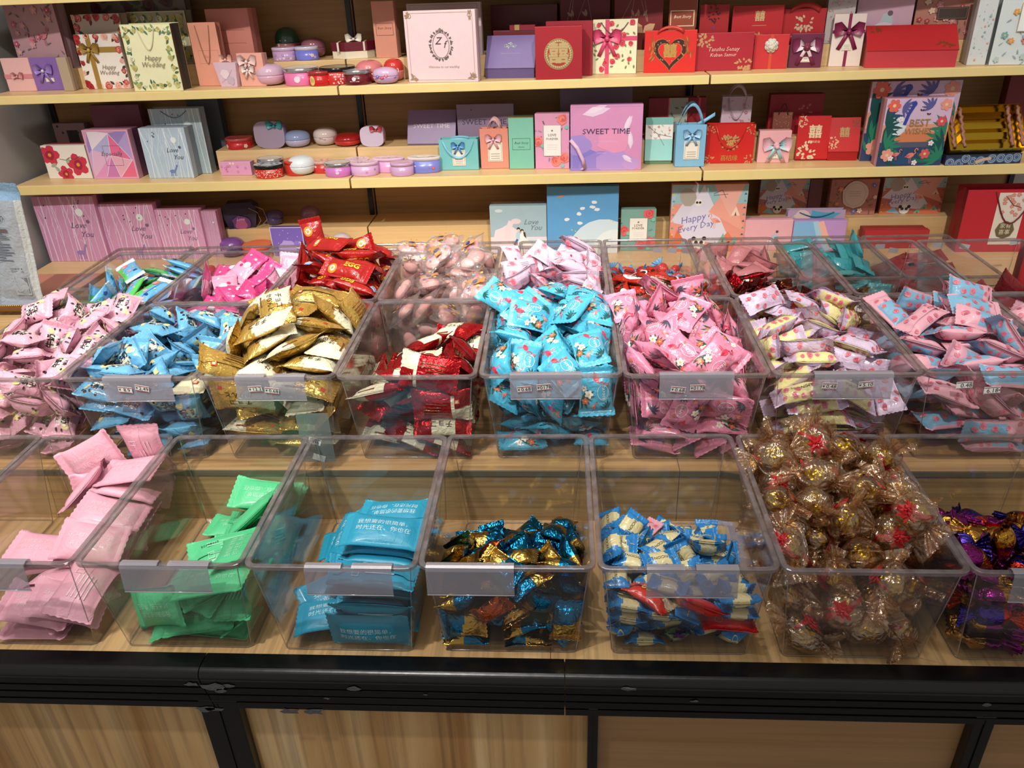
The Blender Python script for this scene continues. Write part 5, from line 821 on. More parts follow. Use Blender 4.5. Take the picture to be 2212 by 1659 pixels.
 'e8': [-140,1236,774,-28,-85,118,172,-1204,749,-91,25,-12,504,647,783,17,15,-174,145,1005,858,-143,-7,5,279,-589,840,30,28,170,153,606,852,14,16,-172,-491,1020,903,-37,7,179,651,-1139,788,13,-107,-109,175,181,753,-18,165,11,-432,721,862,40,-24,21,-372,573,941,41,-22,20,781,-740,817,71,-70,112,59,261,948,-11,15,-144,-449,451,1033,39,-25,24,521,-187,871,16,-18,-7,-496,94,952,25,-2,2,-515,1044,1143,2,-15,-1,-86,-673,909,-18,22,113,-507,-182,976,54,2,11,312,931,1064,-26,-173,32,-481,-986,833,-15,29,157,-499,-476,908,112,-18,17,-410,413,1232,38,0,13,-469,-749,974,-34,-10,20,541,1101,1184,-169,30,1,538,709,1195,-21,151,97,86,-500,1048,-13,24,44,-245,172,1195,-49,-9,-173,797,906,1294,106,34,-81,269,-359,1138,14,-19,-138,407,206,1082,-52,-9,-163,-435,-59,1286,-37,179,21,-78,-217,1113,-89,36,31,-533,1115,1300,-2,15,180,-657,-438,1220,-106,-108,34,665,47,1184,152,7,-98],
 'e9': [353,-536,445,-36,-22,21,473,-11,473,9,15,-177,-33,-2,444,-23,-7,32,-9,1151,432,77,3,-15,-361,266,464,-2,4,67,-23,836,478,-11,1,162,323,-320,635,4,5,-175,359,121,632,5,-25,-97,-174,853,627,1,11,-111,-96,-878,544,3,13,-178,444,408,680,-5,-22,-74,489,772,790,-164,-8,-4,-616,-277,437,0,-11,-91,-90,569,725,18,-16,18,-643,901,590,-144,-5,83,418,-718,730,177,-7,8,483,516,886,-16,5,173,472,1029,664,-148,14,5,-607,-876,569,-1,5,-94,90,201,854,-11,21,-153,-467,323,689,-28,9,177,-438,-128,605,-3,4,173,-336,138,858,-13,-24,42,495,1103,980,-15,6,180,-263,-533,703,12,-4,67,-693,69,802,43,10,-89,-220,1086,849,-175,-26,2,33,-461,832,-13,4,-129,-451,788,861,-19,163,10],
}
pile()
# ---------------------------------------------------------------- gift boxes, bags and tins on the wall shelving
def step_of(z): return {Z1: R1, Z2: R2, ZB: RB}.get(z)
def slot(z, xl, xr, yb, yt, D, Y=None, ybr=None):
    ybr = yb if ybr is None else ybr
    bl, br = onz(xl, yb, z), onz(xr, ybr, z); yaw = max(-.16, min(.16, .6 * math.atan2(br.y - bl.y, br.x - bl.x)))
    if Y is None: Y = (bl.y + br.y) / 2
    onstep = z in (R1, R2, RB); xm = (bl.x + br.x) / 2
    lim = YB - .002 if onstep or (z == Z2 and xm < -.27) or (z == ZB and xm < -.30) else (1.4535 if z != ZB else 1.468)
    lo = (1.457 if z != RB else 1.472) if onstep else YF + .002
    a, b = ony(xl, yb, Y).x, ony(xr, ybr, Y).x; W = b - a
    sk = abs(math.sin(yaw)) * W / 2
    Y = max(lo + sk, min(Y, lim - .016 - sk)); D = max(.012, min(D, lim - Y - sk))
    a, b = ony(xl, yb, Y).x, ony(xr, ybr, Y).x; W = b - a
    H = ony((xl + xr) / 2, yt, Y).z - z; cap = (Z1 - .0215 if z in (Z2, R2) else Z2 - .0255 if z in (ZB, RB) else Z1 + .207) - z - .001
    if Y + D > YF - .002: H = min(H, cap)
    return Vector(((a + b) / 2, Y, z + .0004)), W, max(H, .01), yaw, D
def lidded(t, W, H, D, col, side, art, lidcol=None, trim=None):
    ld = min(D * .45, .022); c2 = side or shade(col, '000000', .12)
    MB().box(-W / 2 + .0012, ld + .0005, 0.0008, W / 2 - .0012, D, H - .0012, .0008).build('box_base', mat(c2, .5), t)
    l = MB().box(-W / 2, 0, 0, W / 2, ld, H, .0009).build('lid', mat(lidcol or col, .45), t)
    if art:
        A = Art(W, H, int(W * 9999)); art(A); A.build(l, (-W / 2, 0, 0))
    if trim: m = MB(); m.box(-W / 2 - .0006, -.0006, 0, W / 2 + .0006, ld + .001, .0016).box(-W / 2 - .0006, -.0006, H - .0016, W / 2 + .0006, ld + .001, H + .0006); m.build('gold_edge', mat(trim, .3, .8), t)
    return l
def bagged(t, W, H, D, col, side, art):
    th = .0008; m = MB()
    m.box(-W / 2, 0, 0, W / 2, th, H); m.box(-W / 2, D - th, 0, W / 2, D, H); m.box(-W / 2, 0, 0, W / 2, D, th)
    b = m.build('bag_panels', mat(col, .45), t); m = MB()
    for s_ in (-1, 1):
        x = s_ * W / 2; g = -s_ * min(.006, W * .12)
        v = [(x, th, 0), (x, D - th, 0), (x, D - th, H - .001), (x, th, H - .001), (x + g * .2, D / 2, 0), (x + g, D / 2, H - .001)]
        m = MB().add(v, [(0, 4, 5, 3), (4, 1, 2, 5)]); m.build('gusset', mat(side or shade(col, '000000', .15), .5), t)
    if art:
        A = Art(W, H, int(W * 9999)); art(A); A.build(b, (-W / 2, 0, 0))
def wedge(t, W, H, D, col, side, art, h1=.22):
    a = H * h1; v = [(-W / 2, 0, 0), (W / 2, 0, 0), (W / 2, D, 0), (-W / 2, D, 0), (-W / 2, 0, a), (W / 2, 0, a), (W / 2, D, H), (-W / 2, D, H)]
    MB().add(v, [(0, 1, 5, 4), (1, 2, 6, 5), (2, 3, 7, 6), (3, 0, 4, 7), (3, 2, 1, 0)]).build('box_base', mat(side or shade(col, '000000', .15), .45), t)
    e = .0012; k = Vector((0, D, H - a)).normalized(); n = Vector((0, -k.z, k.y)); S_ = math.hypot(D, H - a); o = Vector((-W / 2 - e, 0, a)) + k * -.0005
    q = [o, o + Vector((W + 2 * e, 0, 0)), o + Vector((W + 2 * e, 0, 0)) + k * S_, o + k * S_]; q += [p + n * .0022 for p in q]
    l = MB().add(q, [(3, 2, 1, 0), (4, 5, 6, 7), (0, 1, 5, 4), (1, 2, 6, 5), (2, 3, 7, 6), (3, 0, 4, 7)]).build('lid', mat(col, .4), t)
    if art:
        A = Art(W + 2 * e, S_, int(W * 9999)); art(A); A.build(l, o + n * .0022, Vector((1, 0, 0)), k)
def thing(kind, label, z, xl, xr, yb, yt, col, D=.05, art=None, side=None, Y=None, ybr=None, cat=None, name=None, group=None, lidcol=None, trim=None, h1=.22, extra=None, tilt=0.):
    loc, W, H, yaw, D = slot(z, xl, xr, yb, yt, D, Y, ybr)
    nm = name or {'lid': 'gift_box', 'bag': 'gift_bag', 'wedge': 'gift_box'}[kind]
    t = tag(empty(nm, loc, yaw), label, cat or nm.replace('_', ' '), group)
    if tilt: t.rotation_euler = (0, tilt, yaw)
    if kind == 'lid': lidded(t, W, H, D, col, side, art, lidcol, trim)
    elif kind == 'bag': bagged(t, W, H, D, col, side, art)
    else: wedge(t, W, H, D, col, side, art, h1)
    if extra: extra(t, W, H, D)
    return t
def rosette(t, x, y, z, r, c):
    m = MB()
    for q, n, dy in ((1, 8, 0), (.72, 7, .003), (.42, 5, .0055)):
        for k in range(n):
            a = k * 2 * PI / n + q * 9; cx, cz = x + math.cos(a) * r * q * .6, z + math.sin(a) * r * q * .6
            m.ball((cx, y - dy, cz), r * .42 * (q * .5 + .5), 7, 4, (1, .35, 1))
    m.build('fabric_rose', mat(c, .5, 0, .2, 300), t)
def bow(t, x, y, z, s, c, tails=True, flat=0., name='bow', c2=None):
    m = MB()
    for sg in (-1, 1):
        pts = [(0, .06), (.35, .40), (.62, .34), (.60, -.02), (.52, -.22), (.25, -.12), (0, -.06)]
        n = len(pts); v = [(x + sg * px * s, y - .0012 - (.0035 if 0 < i < n - 1 else .001), z + pz * s) for i, (px, pz) in enumerate(pts)]
        v += [(x + sg * px * s, y - .0006, z + pz * s) for px, pz in pts]
        v += [(x + sg * .36 * s, y - .0035 - s * .16, z + .10 * s)]
        m.add(v, [(i, i + 1, 2 * n) for i in range(n - 1)] + [(i, i + 1, n + i + 1, n + i) for i in range(n - 1)] + [tuple(range(n, 2 * n))], True)
    if tails:
        for sg in (-1, 1): m.strip([(x, y - .0025, z), (x + sg * .16 * s, y - .0035, z - .3 * s), (x + sg * .36 * s, y - .001, z - .72 * s)], s * .17, (1, 0, .35 * sg), .0005)
    b = m.build(name, mat(c, .35, 0, .2, 300), t)
    MB().ball((x, y - .0035 - s * .05, z), s * .11, 10, 6).build('knot', mat(c2 or c, .35), b)
def ropes(c, r=.0011, sag=.32, spread=.5, y=-.0012, up=0.):
    def f(t, W, H, D):
        pts = []
        for k in range(11):
            u = k / 10; pts.append(((u - .5) * W * spread, y - .0015 * math.sin(PI * u), H - .006 - (math.sin(PI * u)) * H * sag + up * math.sin(PI * u) * H))
        MB().tube(pts, r, 6).build('rope_handle', mat(c, .6, 0, .6, 800), t)
    return f
def strap(c, w=.006, up=.18, spread=.5, back=True, down=0.):
    def f(t, W, H, D):
        for yy in ([.001, D - .001] if back else [-.001]):
            pts = [((k / 10 - .5) * W * spread, yy - (.002 if yy < 0 else 0), H - .004 + math.sin(PI * k / 10) ** .7 * H * (up if not down else -down)) for k in range(11)]
            MB().strip(pts, w, (0, 0, 1) if False else (.3, .2, 1), .0006).build('ribbon_handle', mat(c, .35), t)
    return f
def cross(c, w=.006, vx=.5, hy=.6, bw=.035, c2=None, tails=True, horiz=True, vert=True):
    def f(t, W, H, D):
        m = MB()
        if vert: m.box((vx - .5) * W - w / 2, -.0009, -.0003, (vx - .5) * W + w / 2, 0, H + .0006)
        if horiz: m.box(-W / 2 - .0006, -.0009, hy * H - w / 2, W / 2 + .0006, 0, hy * H + w / 2)
        if vert or horiz: m.build('ribbon', mat(c, .35), t)
        if bw: bow(t, (vx - .5) * W, -.001, hy * H, bw, c, tails, c2=c2)
    return f
def card(t, x, z, w, h, lines=3, edge='C8A880', text=None):
    m = MB().box(x - w / 2, -.0016, z - h / 2, x + w / 2, -.0004, z + h / 2).build('gift_card', mat('F2EDE2', .6), t)
    A = Art(w, h); A.frame(.06, .05, .94, .95, .03, edge)
    for k in range(lines): A.rect(.2, .15 + k * .12, .8, .18 + k * .12, 'A89888')
    if text: A.text(text, .5, .7, .2, '504038', shear=.3)
    A.build(m, (x - w / 2, -.0016, z - h / 2))
G = 'D8B070'
def roses(c, d, n=14, lf='6E8A4A', r=.05): return lambda A: (A.scatter(n * 2, lambda x, y: A.leaf(x, y, .09, A.R.uniform(0, 6), lf, .5), gap=.08), A.scatter(n, lambda x, y: A.rose(x, y, r * A.R.uniform(.8, 1.3), c, d), gap=.14))
def forest(base, trunk, txt, tc='56606C', deer='7488C0'):
    def f(A):
        R = A.R
        for k in range(13):
            x = (k + .5) / 13 + R.uniform(-.03, .03); A.line([(x, 0), (x + R.uniform(-.05, .05), .5), (x + R.uniform(-.12, .12), 1)], R.uniform(.007, .02), trunk)
            for _ in range(2): yy = R.uniform(.35, .8); A.line([(x, yy), (x + R.choice([-1, 1]) * R.uniform(.05, .12), min(1, yy + .22))], .006, trunk)
        A.disc(.72, .76, .062, 'E8F2F4', n=18)
        for _ in range(6): x, y = R.uniform(.1, .8), R.uniform(.65, .92); A.leaf(x, y, .035, 1, '303848', .5)
        A.disc(.56, .14, .075, deer, ry=.035, n=10); A.line([(.62, .16), (.66, .24)], .03, deer); A.disc(.67, .25, .022, deer, n=8)
        for dx in (-.05, -.02, .03, .06): A.line([(.56 + dx, .12), (.56 + dx * 1.1, .04)], .012, deer)
        for sg in (-1, 1): A.line([(.67, .27), (.67 + sg * .03, .33), (.67 + sg * .06, .34)], .008, 'D8E4F0')
        if txt: A.text('Love', .64, .56, .13, tc, shear=.4); A.text('You', .74, .42, .13, tc, shear=.4); A.disc(.82, .62, .03, tc, n=8)
    return f
def wedding_roses(A):
    A.border(22, lambda x, y: A.leaf(x, y, .12, A.R.uniform(0, 6), '4E3A34', .5), .07); A.border(20, lambda x, y: A.rose(x, y, A.R.uniform(.05, .085), A.R.choice(['C03038', 'C83840', 'EFC0B0', 'B02830']), A.R.choice(['8A1820', 'D89888'])), .05)
    A.text('Happy', .62, .40, .12, '9A8A7C', shear=.35); A.text('Wedding', .60, .30, .12, '9A8A7C', shear=.35)
def wedding_green(A):
    A.frame(.0, .0, 1, 1, .012, 'E6E6A8')
    A.border(60, lambda x, y: A.leaf(x, y, .1, A.R.uniform(0, 6), A.R.choice(['4E6E4A', '7C9A6A', '5A8068']), .45), .1); A.border(26, lambda x, y: A.rose(x, y, A.R.uniform(.035, .055), A.R.choice(['D8D088', 'EEF2E0', 'C8C078']), 'A8A85A'), .1)
    A.text('Happy', .52, .50, .13, '9A8C74', shear=.35); A.text('Wedding', .5, .40, .13, '9A8C74', shear=.35)
def geo(A):
    R = A.R; P_ = [(0, 0), (.3, 0), (.62, 0), (1, 0), (1, .4), (1, 1), (.55, .93), (.1, 1), (0, .5), (.12, .6), (.5, .48), (.95, .38), (.3, .04), (.6, .02)]
    T_ = [(7, 6, 9, 'EDE0EC'), (9, 6, 10, 'B8B4DE'), (6, 5, 10, '9C86C8'), (5, 4, 10, 'B8A0D4'), (6, 11, 10, 'E8709C'), (9, 10, 0, 'E4B8D8'), (0, 10, 12, 'E29ACA'), (12, 10, 13, 'D080BC'), (13, 10, 11, 'E8B0C4'), (13, 11, 3, 'EC7090'), (0, 8, 9, 'C8B0DC'), (8, 7, 9, '9C88C8')]
    for a, b, c, h in T_: A.tri(P_[a], P_[b], P_[c], h)
    for a, b in ((7, 9), (9, 6), (6, 10), (10, 12), (10, 13), (10, 11), (6, 11), (11, 13), (0, 9)): A.line([P_[a], P_[b]], .01, 'F4E8F0')
    A.frame(0, 0, 1, 1, .035, 'E6A8C8'); A.frame(.36, .27, .74, .68, .006, '6A5A70'); A.text('Especially', .52, .51, .12, '5A4C60', shear=.3)
def poppies(A):
    for x, y, r in ((.16, .72, .2), (.75, .42, .21), (.42, .14, .16)):
        A.petals(x, y, r, 'CE3850', 'E89040', 5, pr=.62); A.disc(x, y, r * .5, 'A02840', n=10, wob=.15); A.disc(x, y, r * .2, 'E89A40', n=8)
    for x, y, a in ((.12, .36, .5), (.3, .2, 2.2), (.5, .45, 1)): A.leaf(x, y, .16, a, 'A8B09A', .5)
    A.line([(.36, .6), (.5, .56), (.6, .64), (.7, .58), (.85, .68)], .01, '4A4448')
def zf(A):
    A.frame(.04, .03, .96, .97, .006, 'A8907C'); A.ring(.5, .52, .115, .008, '6E625C', ry=.16); R = A.R
    for k in range(52): a = k / 52 * 6.283; A.leaf(.5 + .135 * math.cos(a), .52 + .18 * math.sin(a), .045, a + R.uniform(-1, 1), '6E625C', .5)
    A.text('Z', .46, .58, .13, '4E4642', shear=.3); A.text('f', .55, .53, .13, '4E4642', shear=.3); A.text('Welcome to our wedding', .52, .22, .042, 'A89888', shear=.3); A.disc(.5, .74, .02, '8A7A6C', n=6)
    for x, y in ((.08, .93), (.92, .93), (.08, .07), (.92, .07)):
        for _ in range(6): A.leaf(x, y, .07, R.uniform(0, 6), 'A08468', .3)
        A.ring(x, y, .025, .006, 'A08468')
def double_joy(x, y, s, c='DDBE84'):
    """the doubled-happiness character as print"""
    return lambda A: A.text('囍', x, y, s, c, .5, bold=.02)
def joydisc(A):
    A.disc(.5, .48, .31, 'C4A872', .7, n=32); A.ring(.5, .48, .285, .016, '8E6E40')
    for k in range(36): a = k * PI / 18; A.leaf(.5 + .24 * math.cos(a), .48 + .24 * A.w / A.h * math.sin(a), .06, a + .7, 'E8D4A4', .4, .6)
    A.disc(.5, .48, .235, 'A8342E', n=28); A.text('囍', .5, .48, .44, 'DCC48C', .7, bold=.03)
def heart(A, cx, cy, s, c, m=0.):
    p = []
    for k in range(28):
        a = k * 2 * PI / 28; p.append(((cx + s * 16 * math.sin(a) ** 3 / 17) * A.w, cy * A.h + s * A.w * (13 * math.cos(a) - 5 * math.cos(2 * a) - 2 * math.cos(3 * a) - math.cos(4 * a)) / 17))
    A.poly(p, c, m)
def heartbox(A):
    heart(A, .5, .48, .36, 'C08A50', .5); heart(A, .5, .48, .345, '3E2020'); heart(A, .5, .475, .25, 'C08A50', .4); heart(A, .5, .475, .238, 'DC2A24'); A.text('囍', .5, .5, .26, 'C8A860', .5, bold=.03)
    for sg in (-1, 1):
        for k in range(16): A.leaf(.5 + sg * A.R.uniform(.28, .42), A.R.uniform(.22, .76), .12, A.R.uniform(.6, 1.8) if sg < 0 else A.R.uniform(1.3, 2.5), A.R.choice(['C8824A', 'A85C34']), .25, .4)
    for _ in range(16): a = A.R.uniform(0, 6.28); A.disc(.5 + .3 * math.cos(a), .52 + .3 * math.sin(a) * .8, .012, 'B89070', n=6)
def peony(x, y, r, c='D8A878', n=30, m=.5):
    def f(A):
        for _ in range(n): a = A.R.uniform(0, 6.28); q = A.R.uniform(0, 1) ** .6 * r; A.leaf(x + q * math.cos(a), y + q * math.sin(a), r * .45, a + A.R.uniform(-.6, .6), c, .6, m)
    return f
def crimson(A):
    peony(.14, .82, .13)(A); peony(.86, .16, .13)(A); A.text('Tanshu Senay', .48, .57, .10, 'E4C8B8', shear=.2); A.text('Kuban Samur', .48, .42, .085, 'E4C8B8', shear=.2)
def gold_red(A):
    for x in (.08, .92):
        for y in (.1, .86): peony(x, y, .10, n=16)(A)
    peony(.5, .55, .16, n=34)(A); A.disc(.5, .48, .1, 'B02018', n=12); A.text('福', .5, .5, .16, 'E0B870', .5, bold=.03); A.text('喜', .38, .13, .13, 'E0A860', .5); A.text('结', .5, .13, .13, 'E0A860', .5); A.text('缘', .62, .13, .13, 'E0A860', .5)
def slant1(A): A.text('囍', .55, .62, .42, 'F4DCB4', .3, bold=.02); A.text('百年好合', .55, .40, .09, 'F4DCB4', .3); peony(.14, .88, .12, 'F4DCB4')(A); peony(.35, .14, .25, 'F4DCB4', 44)(A)
def slant2(A): A.text('囍', .5, .55, .34, 'B89468', .6, bold=.02); peony(.16, .25, .16, 'D8B088')(A); peony(.86, .85, .12, '8A5038')(A)
def loveforever(bg, fl):
    def f(A):
        R = A.R
        A.scatter(14, lambda x, y: A.sprig(x, y, .12, R.uniform(0, 6), R.choice(['5A4A5C', '7C9C9C', 'B884A8']), 3, .008), gap=.14)
        for x, y in ((.8, .9), (.1, .5), (.6, .15), (.85, .2)): A.rose(x, y, .15, fl, shade(fl, 'B03040', .4))
        for x, y in ((.92, .76), (.22, .43), (.8, .06)): A.disc(x, y, .06, '7CCAB4', n=7)
        A.rect(.25, .24, .76, .80, 'F2F0EC'); A.frame(.25, .24, .76, .80, .008, 'A89890'); A.text('LOVE', .5, .62, .10, '8A7860', bold=.02); A.text('FOREVER', .5, .55, .085, '8A7860', bold=.02); A.disc(.5, .70, .03, '8A7860', n=5)
        for k in range(3): A.rect(.36, .36 + .04 * k, .66, .365 + .04 * k, 'D0C8C4')
    return f
def sweettime(small=False, tc='3A3046'):
    def f(A):
        if not small:
            for x, y, r, c in ((.15, .1, .3, '8C80D0'), (.4, .05, .3, '9C88D4'), (.1, .4, .2, 'A890D6'), (.62, .12, .25, 'B898DA'), (.85, .1, .12, 'C29CD8'), (.6, .45, .22, 'E89AC0')): A.disc(x, y, r, c, n=16, wob=.12, ry=r * .7)
            for x, y, a, l in ((.36, .9, .2, .4), (.8, .7, 1.1, .25), (.84, .45, 1.6, .25), (.8, .18, -.6, .18)):
                A.leaf(x - .5 * l * math.cos(a), y - .5 * l * math.sin(a), l, a, 'E8D0EA', .3); A.leaf(x - .4 * l * math.cos(a), y - .4 * l * math.sin(a) + .02, l * .8, a + .1, 'F0DCF0', .25)
            A.frame(.02, .02, .98, .98, .005, 'C8A0D8'); A.rect(.38, .27, .5, .275, 'E8D0EC')
        A.text('SWEET TIME', .5, .60 if not small else .52, .105 if not small else .12, tc, wide=1.15)
        if not small: A.text('Best wishes for you', .5, .45, .04, 'E0C0E8')
    return f
def brandbox(A): A.frame(.14, .38, .86, .60, .012, '3E4A48'); A.text('Best Story', .5, .51, .13, '3E4A48', shear=.3); A.text('WEDDING', .5, .43, .055, '3E4A48')
def tropic(A):
    R = A.R; A.rect(0, .55, 1, 1, 'D8BCD8'); A.rect(0, .42, 1, .62, 'E0A088'); A.rect(.15, .34, 1, .50, 'D88458'); A.rect(0, .0, 1, .36, '34466E'); A.rect(.2, .28, 1, .36, '5A5A70')
    A.disc(.2, .6, .16, 'DCE8F0', n=14)
    for x, y, a in ((.02, .75, 0), (.05, .6, .3), (.02, .45, 0), (.08, .3, .4), (.98, .55, PI), (.95, .4, PI - .3), (.98, .3, PI), (.1, .08, .9), (.4, .02, 1.6), (.78, .04, 1.6), (.95, .1, 2.4)): A.palm(x, y, .3, a, R.choice(['1E6E5C', '2A8468', '16504E', '2C4E78']), 7)
    for x, y in ((.25, .88), (.7, .86)): A.palm(x, y, .22, -.2 if x < .5 else 2.4, '5A5C9C', 6)
    for x, y, r, c in ((.12, .9, .10, 'E86A58'), (.9, .9, .09, 'EC9A88'), (.88, .66, .08, 'E05060'), (.72, .18, .08, 'E06060'), (.14, .17, .10, 'F0A090')): A.petals(x, y, r, c, 'F0D0A0', 6)
    A.line([(.32, .62), (.36, .78), (.42, .9)], .05, '3444A0'); A.disc(.42, .92, .04, '3444A0', n=9)
    A.flamingo(.5, .16, .15, 'E88878', 'D86060'); A.flamingo(.28, .18, .11, 'E88878', 'D86060')
    for x, y in ((.55, .82), (.66, .76)): A.leaf(x, y, .04, .6, '503038', .6); A.leaf(x, y, .04, 2.4, '503038', .6)
    A.text('BEST', .55, .64, .15, 'C89A60', .6, bold=.01); A.text('WISHES', .55, .52, .12, 'C89A60', .6, bold=.01)
    for x, y in ((.58, .05), (.78, .34), (.2, .12), (.25, .7)): A.petals(x, y, .045, 'F4E8F0', 'F0B0C0')
def happyday(A):
    A.rect(0, .72, 1, 1, '9EC4CC'); A.tri((0, .45), (.3, 1), (.62, .3), 'DCD8EC'); A.tri((.1, .2), (.42, 1), (.85, .1), 'E0DCF0'); A.tri((.5, .6), (.75, 1.0), (1, .3), 'F0A898'); A.tri((.55, 1), (.95, 1), (.8, .5), 'F0B4A8'); A.tri((.1, 1), (0, .6), (0, 1), 'A8C8DC')
    A.tri((0, 0), (.1, .34), (.3, 0), 'E07850'); A.tri((0, .3), (0, 0), (.2, 0), 'E07850'); A.tri((.55, 0), (.78, .3), (1, 0), 'E88060'); A.tri((.1, .05), (.22, .2), (.34, .0), '90C4DC')
    A.disc(.40, .13, .085, 'F4F2F0', n=14)
    for sg in (-1, 1): A.disc(.40 + sg * .07, .20, .03, '202024', n=9); A.disc(.40 + sg * .035, .14, .026, '303034', n=9)
    A.text('Happy', .30, .50, .13, '7474B8', rot=.22, shear=.2); A.text('Every Day', .34, .38, .12, '7474B8', rot=.22, shear=.2)
    A.disc(.22, .82, .12, 'B0A8A0', n=10, wob=.1); A.disc(.36, .74, .05, 'F0ECE8', n=10); A.disc(.34, .74, .018, '403838', n=7); A.disc(.38, .74, .018, '403838', n=7)
    A.flamingo(.60, .47, .13, 'F0A494', 'E88070', -1)
    for x, y in ((.86, .62), (.72, .22), (.88, .18), (.62, .1)): A.tri((x - .06, y - .08), (x, y + .06), (x + .06, y - .08), 'F0DCC4' if y > .5 else '7CC0A8'); A.tri((x - .015, y - .08), (x, y - .02), (x + .015, y - .08), '8A5040')
    A.line([(.55, .86), (.66, .92), (.72, .8)], .007, '605860'); A.line([(.55, .84), (.74, .86)], .006, '605860')
    for k in range(9): A.tri((.01, .1 * k + .05), (.03, .1 * k + .08), (.05, .1 * k + .05), '5AA8A0' if k % 2 else 'E8C860'); A.tri((.95, .1 * k + .05), (.97, .1 * k + .08), (.99, .1 * k + .05), '5AA8A0' if k % 2 else '406080')
def couple(A):
    A.rect(0, 0, 1, .35, 'E4DCE6'); A.disc(.3, .25, .28, 'EBDDE6', n=16, wob=.1); A.line([(.3, .3), (.33, .55), (.38, .68)], .10, 'E8D8E2'); A.disc(.46, .68, .09, 'E6D4DE', n=12, ry=.05); A.disc(.16, .9, .07, 'D4E0E6', ry=.03, n=10); A.disc(.7, .25, .3, 'D0E0EA', ry=.06, n=14)
    A.disc(.50, .52, .03, '3A2A2C', n=9); A.disc(.50, .49, .024, 'F0CDB8', n=9); A.disc(.49, .38, .045, 'B8D4E8', ry=.07, n=9); A.line([(.48, .3), (.42, .18)], .04, '3A62A8')
    A.disc(.56, .48, .032, '4A2C28', n=9); A.disc(.565, .46, .022, 'F0CDB8', n=9); A.disc(.57, .36, .05, 'F8F4F4', ry=.08, n=9); A.line([(.6, .45), (.62, .3)], .035, '4A2C28'); A.tri((.48, .18), (.57, .4), (.75, .16), 'FAF6F6')
    A.text('Love', .72, .66, .13, '707C88', shear=.4); A.text('You', .80, .54, .13, '707C88', shear=.4)
def planets(A):      # the storybook figure of the real box is left out
    A.disc(.8, .0, .5, 'CFE4F2', n=22); A.disc(.95, .05, .3, 'E4F0F6', n=18)
    for x, y in ((.28, .52), (.46, .46), (.5, .68), (.64, .7), (.7, .66), (.45, .6), (.66, .77)): A.disc(x, y, .04, 'E6EEF2', n=9, ry=.025, wob=.2)
    A.disc(.39, .20, .055, 'D05A40', n=14); A.line([(.3, .19), (.48, .21)], .012, 'E8A040')
    for x, y in ((.35, .36), (.4, .34), (.9, .5), (.93, .48)): A.disc(x, y, .01, 'E8D070', n=6)
    A.disc(.2, .86, .05, 'D08A60', ry=.015, rot=.3, n=8)
def floral(bg, cs, lf='7A9CA0', n=26, tagc=None):
    def f(A):
        A.scatter(n, lambda x, y: A.sprig(x, y, .08, A.R.uniform(0, 6), lf, 3, .008), gap=.08); A.scatter(n // 2, lambda x, y: A.petals(x, y, A.R.uniform(.04, .07), A.R.choice(cs), 'F0C860'), gap=.12)
        if tagc: A.rect(.38, .45, .92, .72, tagc); A.frame(.40, .47, .90, .70, .008, '8A6A60')
    return f
def flamingobag(A): floral('', ['E8A050', '7CB0B4', 'E88878', 'B8D0D8'], '90A8AC', 34)(A); A.rect(.32, .5, 1, .92, 'EEF4F4'); A.frame(.32, .5, 1.2, .92, .01, 'C8A868'); A.flamingo(.6, .42, .26, 'C8607C', '9A3858')
def medallion(A):
    floral('', ['E88868', '6C78B8', 'F0D8C8', 'E06070', '8890C8'], '5A7A5C', 24)(A); A.disc(.52, .58, .27, 'E0CCC4', n=20, wob=.05, ry=.30); A.ring(.52, .58, .22, .006, 'A89488', ry=.25)
    for k in range(3): A.rect(.4, .54 + k * .06, .64, .55 + k * .06, 'A89488')
def branchgold(A):
    for k in range(4): x = A.R.uniform(.2, .8); A.line([(x, 1), (x + A.R.uniform(-.3, .3), .5)], .008, 'A08878'); A.leaf(x, .6, .14, A.R.uniform(0, 3), 'A88878', .4)
def bf_red(A): peony(.5, .45, .16, 'E0C0A0', 26)(A); A.text('囍', .62, .72, .22, 'D0A878', .4)
def ylw(A, t='LOVE'): roses('D84860', 'A82840', 12)(A)

# ===== upper shelf, front row, left to right
thing('lid', 'pale pink square box with satin band, far left of upper shelf', Z1, 19, 81, 195, 125, 'EFBDBC', .045, ybr=194, extra=lambda t, W, H, D: (cross('D98C94', .011, hy=.45, vert=False, bw=0)(t, W, H, D), bow(t, -.002, -.001, H * .45, .026, 'DF9AA0', False)))
thing('lid', 'purple square box with lilac and white bow beside pale pink box', Z1, 81, 139, 194, 124, '8C68B4', .045, side='55406A', ybr=192, extra=lambda t, W, H, D: (bow(t, -.004, -.001, H * .6, .04, '9A7CCB', c2='D8D0E4'), card(t, .006, H * .32, .022, .01, 1)))
thing('lid', 'beige box edge showing behind the purple bow box', Z1, 137, 160, 190, 124, 'B8A48C', .02, Y=1.412)
thing('lid', 'white box with red rose border and gold ribbon, upper shelf', Z1, 186, 285, 191, 73, 'F6EFE8', .04, wedding_roses, ybr=190, extra=lambda t, W, H, D: (cross('A8843C', .013, .30, .72, .042, 'C8A860')(t, W, H, D)))
thing('bag', 'cream bag bordered with green leaves and yellow roses', Z1, 286, 399, 189, 51, 'F4F2C6', .04, wedding_green, side='2A2A22', Y=1.352, extra=lambda t, W, H, D: (ropes('E4DCC0', .0012, .34, .36)(t, W, H, D)))
thing('bag', 'salmon bag with looped rope handle and framed mark', Z1, 430, 492, 186, 48, 'F0A890', .035, lambda A: (A.frame(.2, .36, .92, .57, .01, 'D08878'), A.text('Best', .5, .47, .14, 'D08878', shear=.3)), side='B87868', extra=lambda t, W, H, D: ropes('B8806E', .0011, .6, .5)(t, W, H, D))
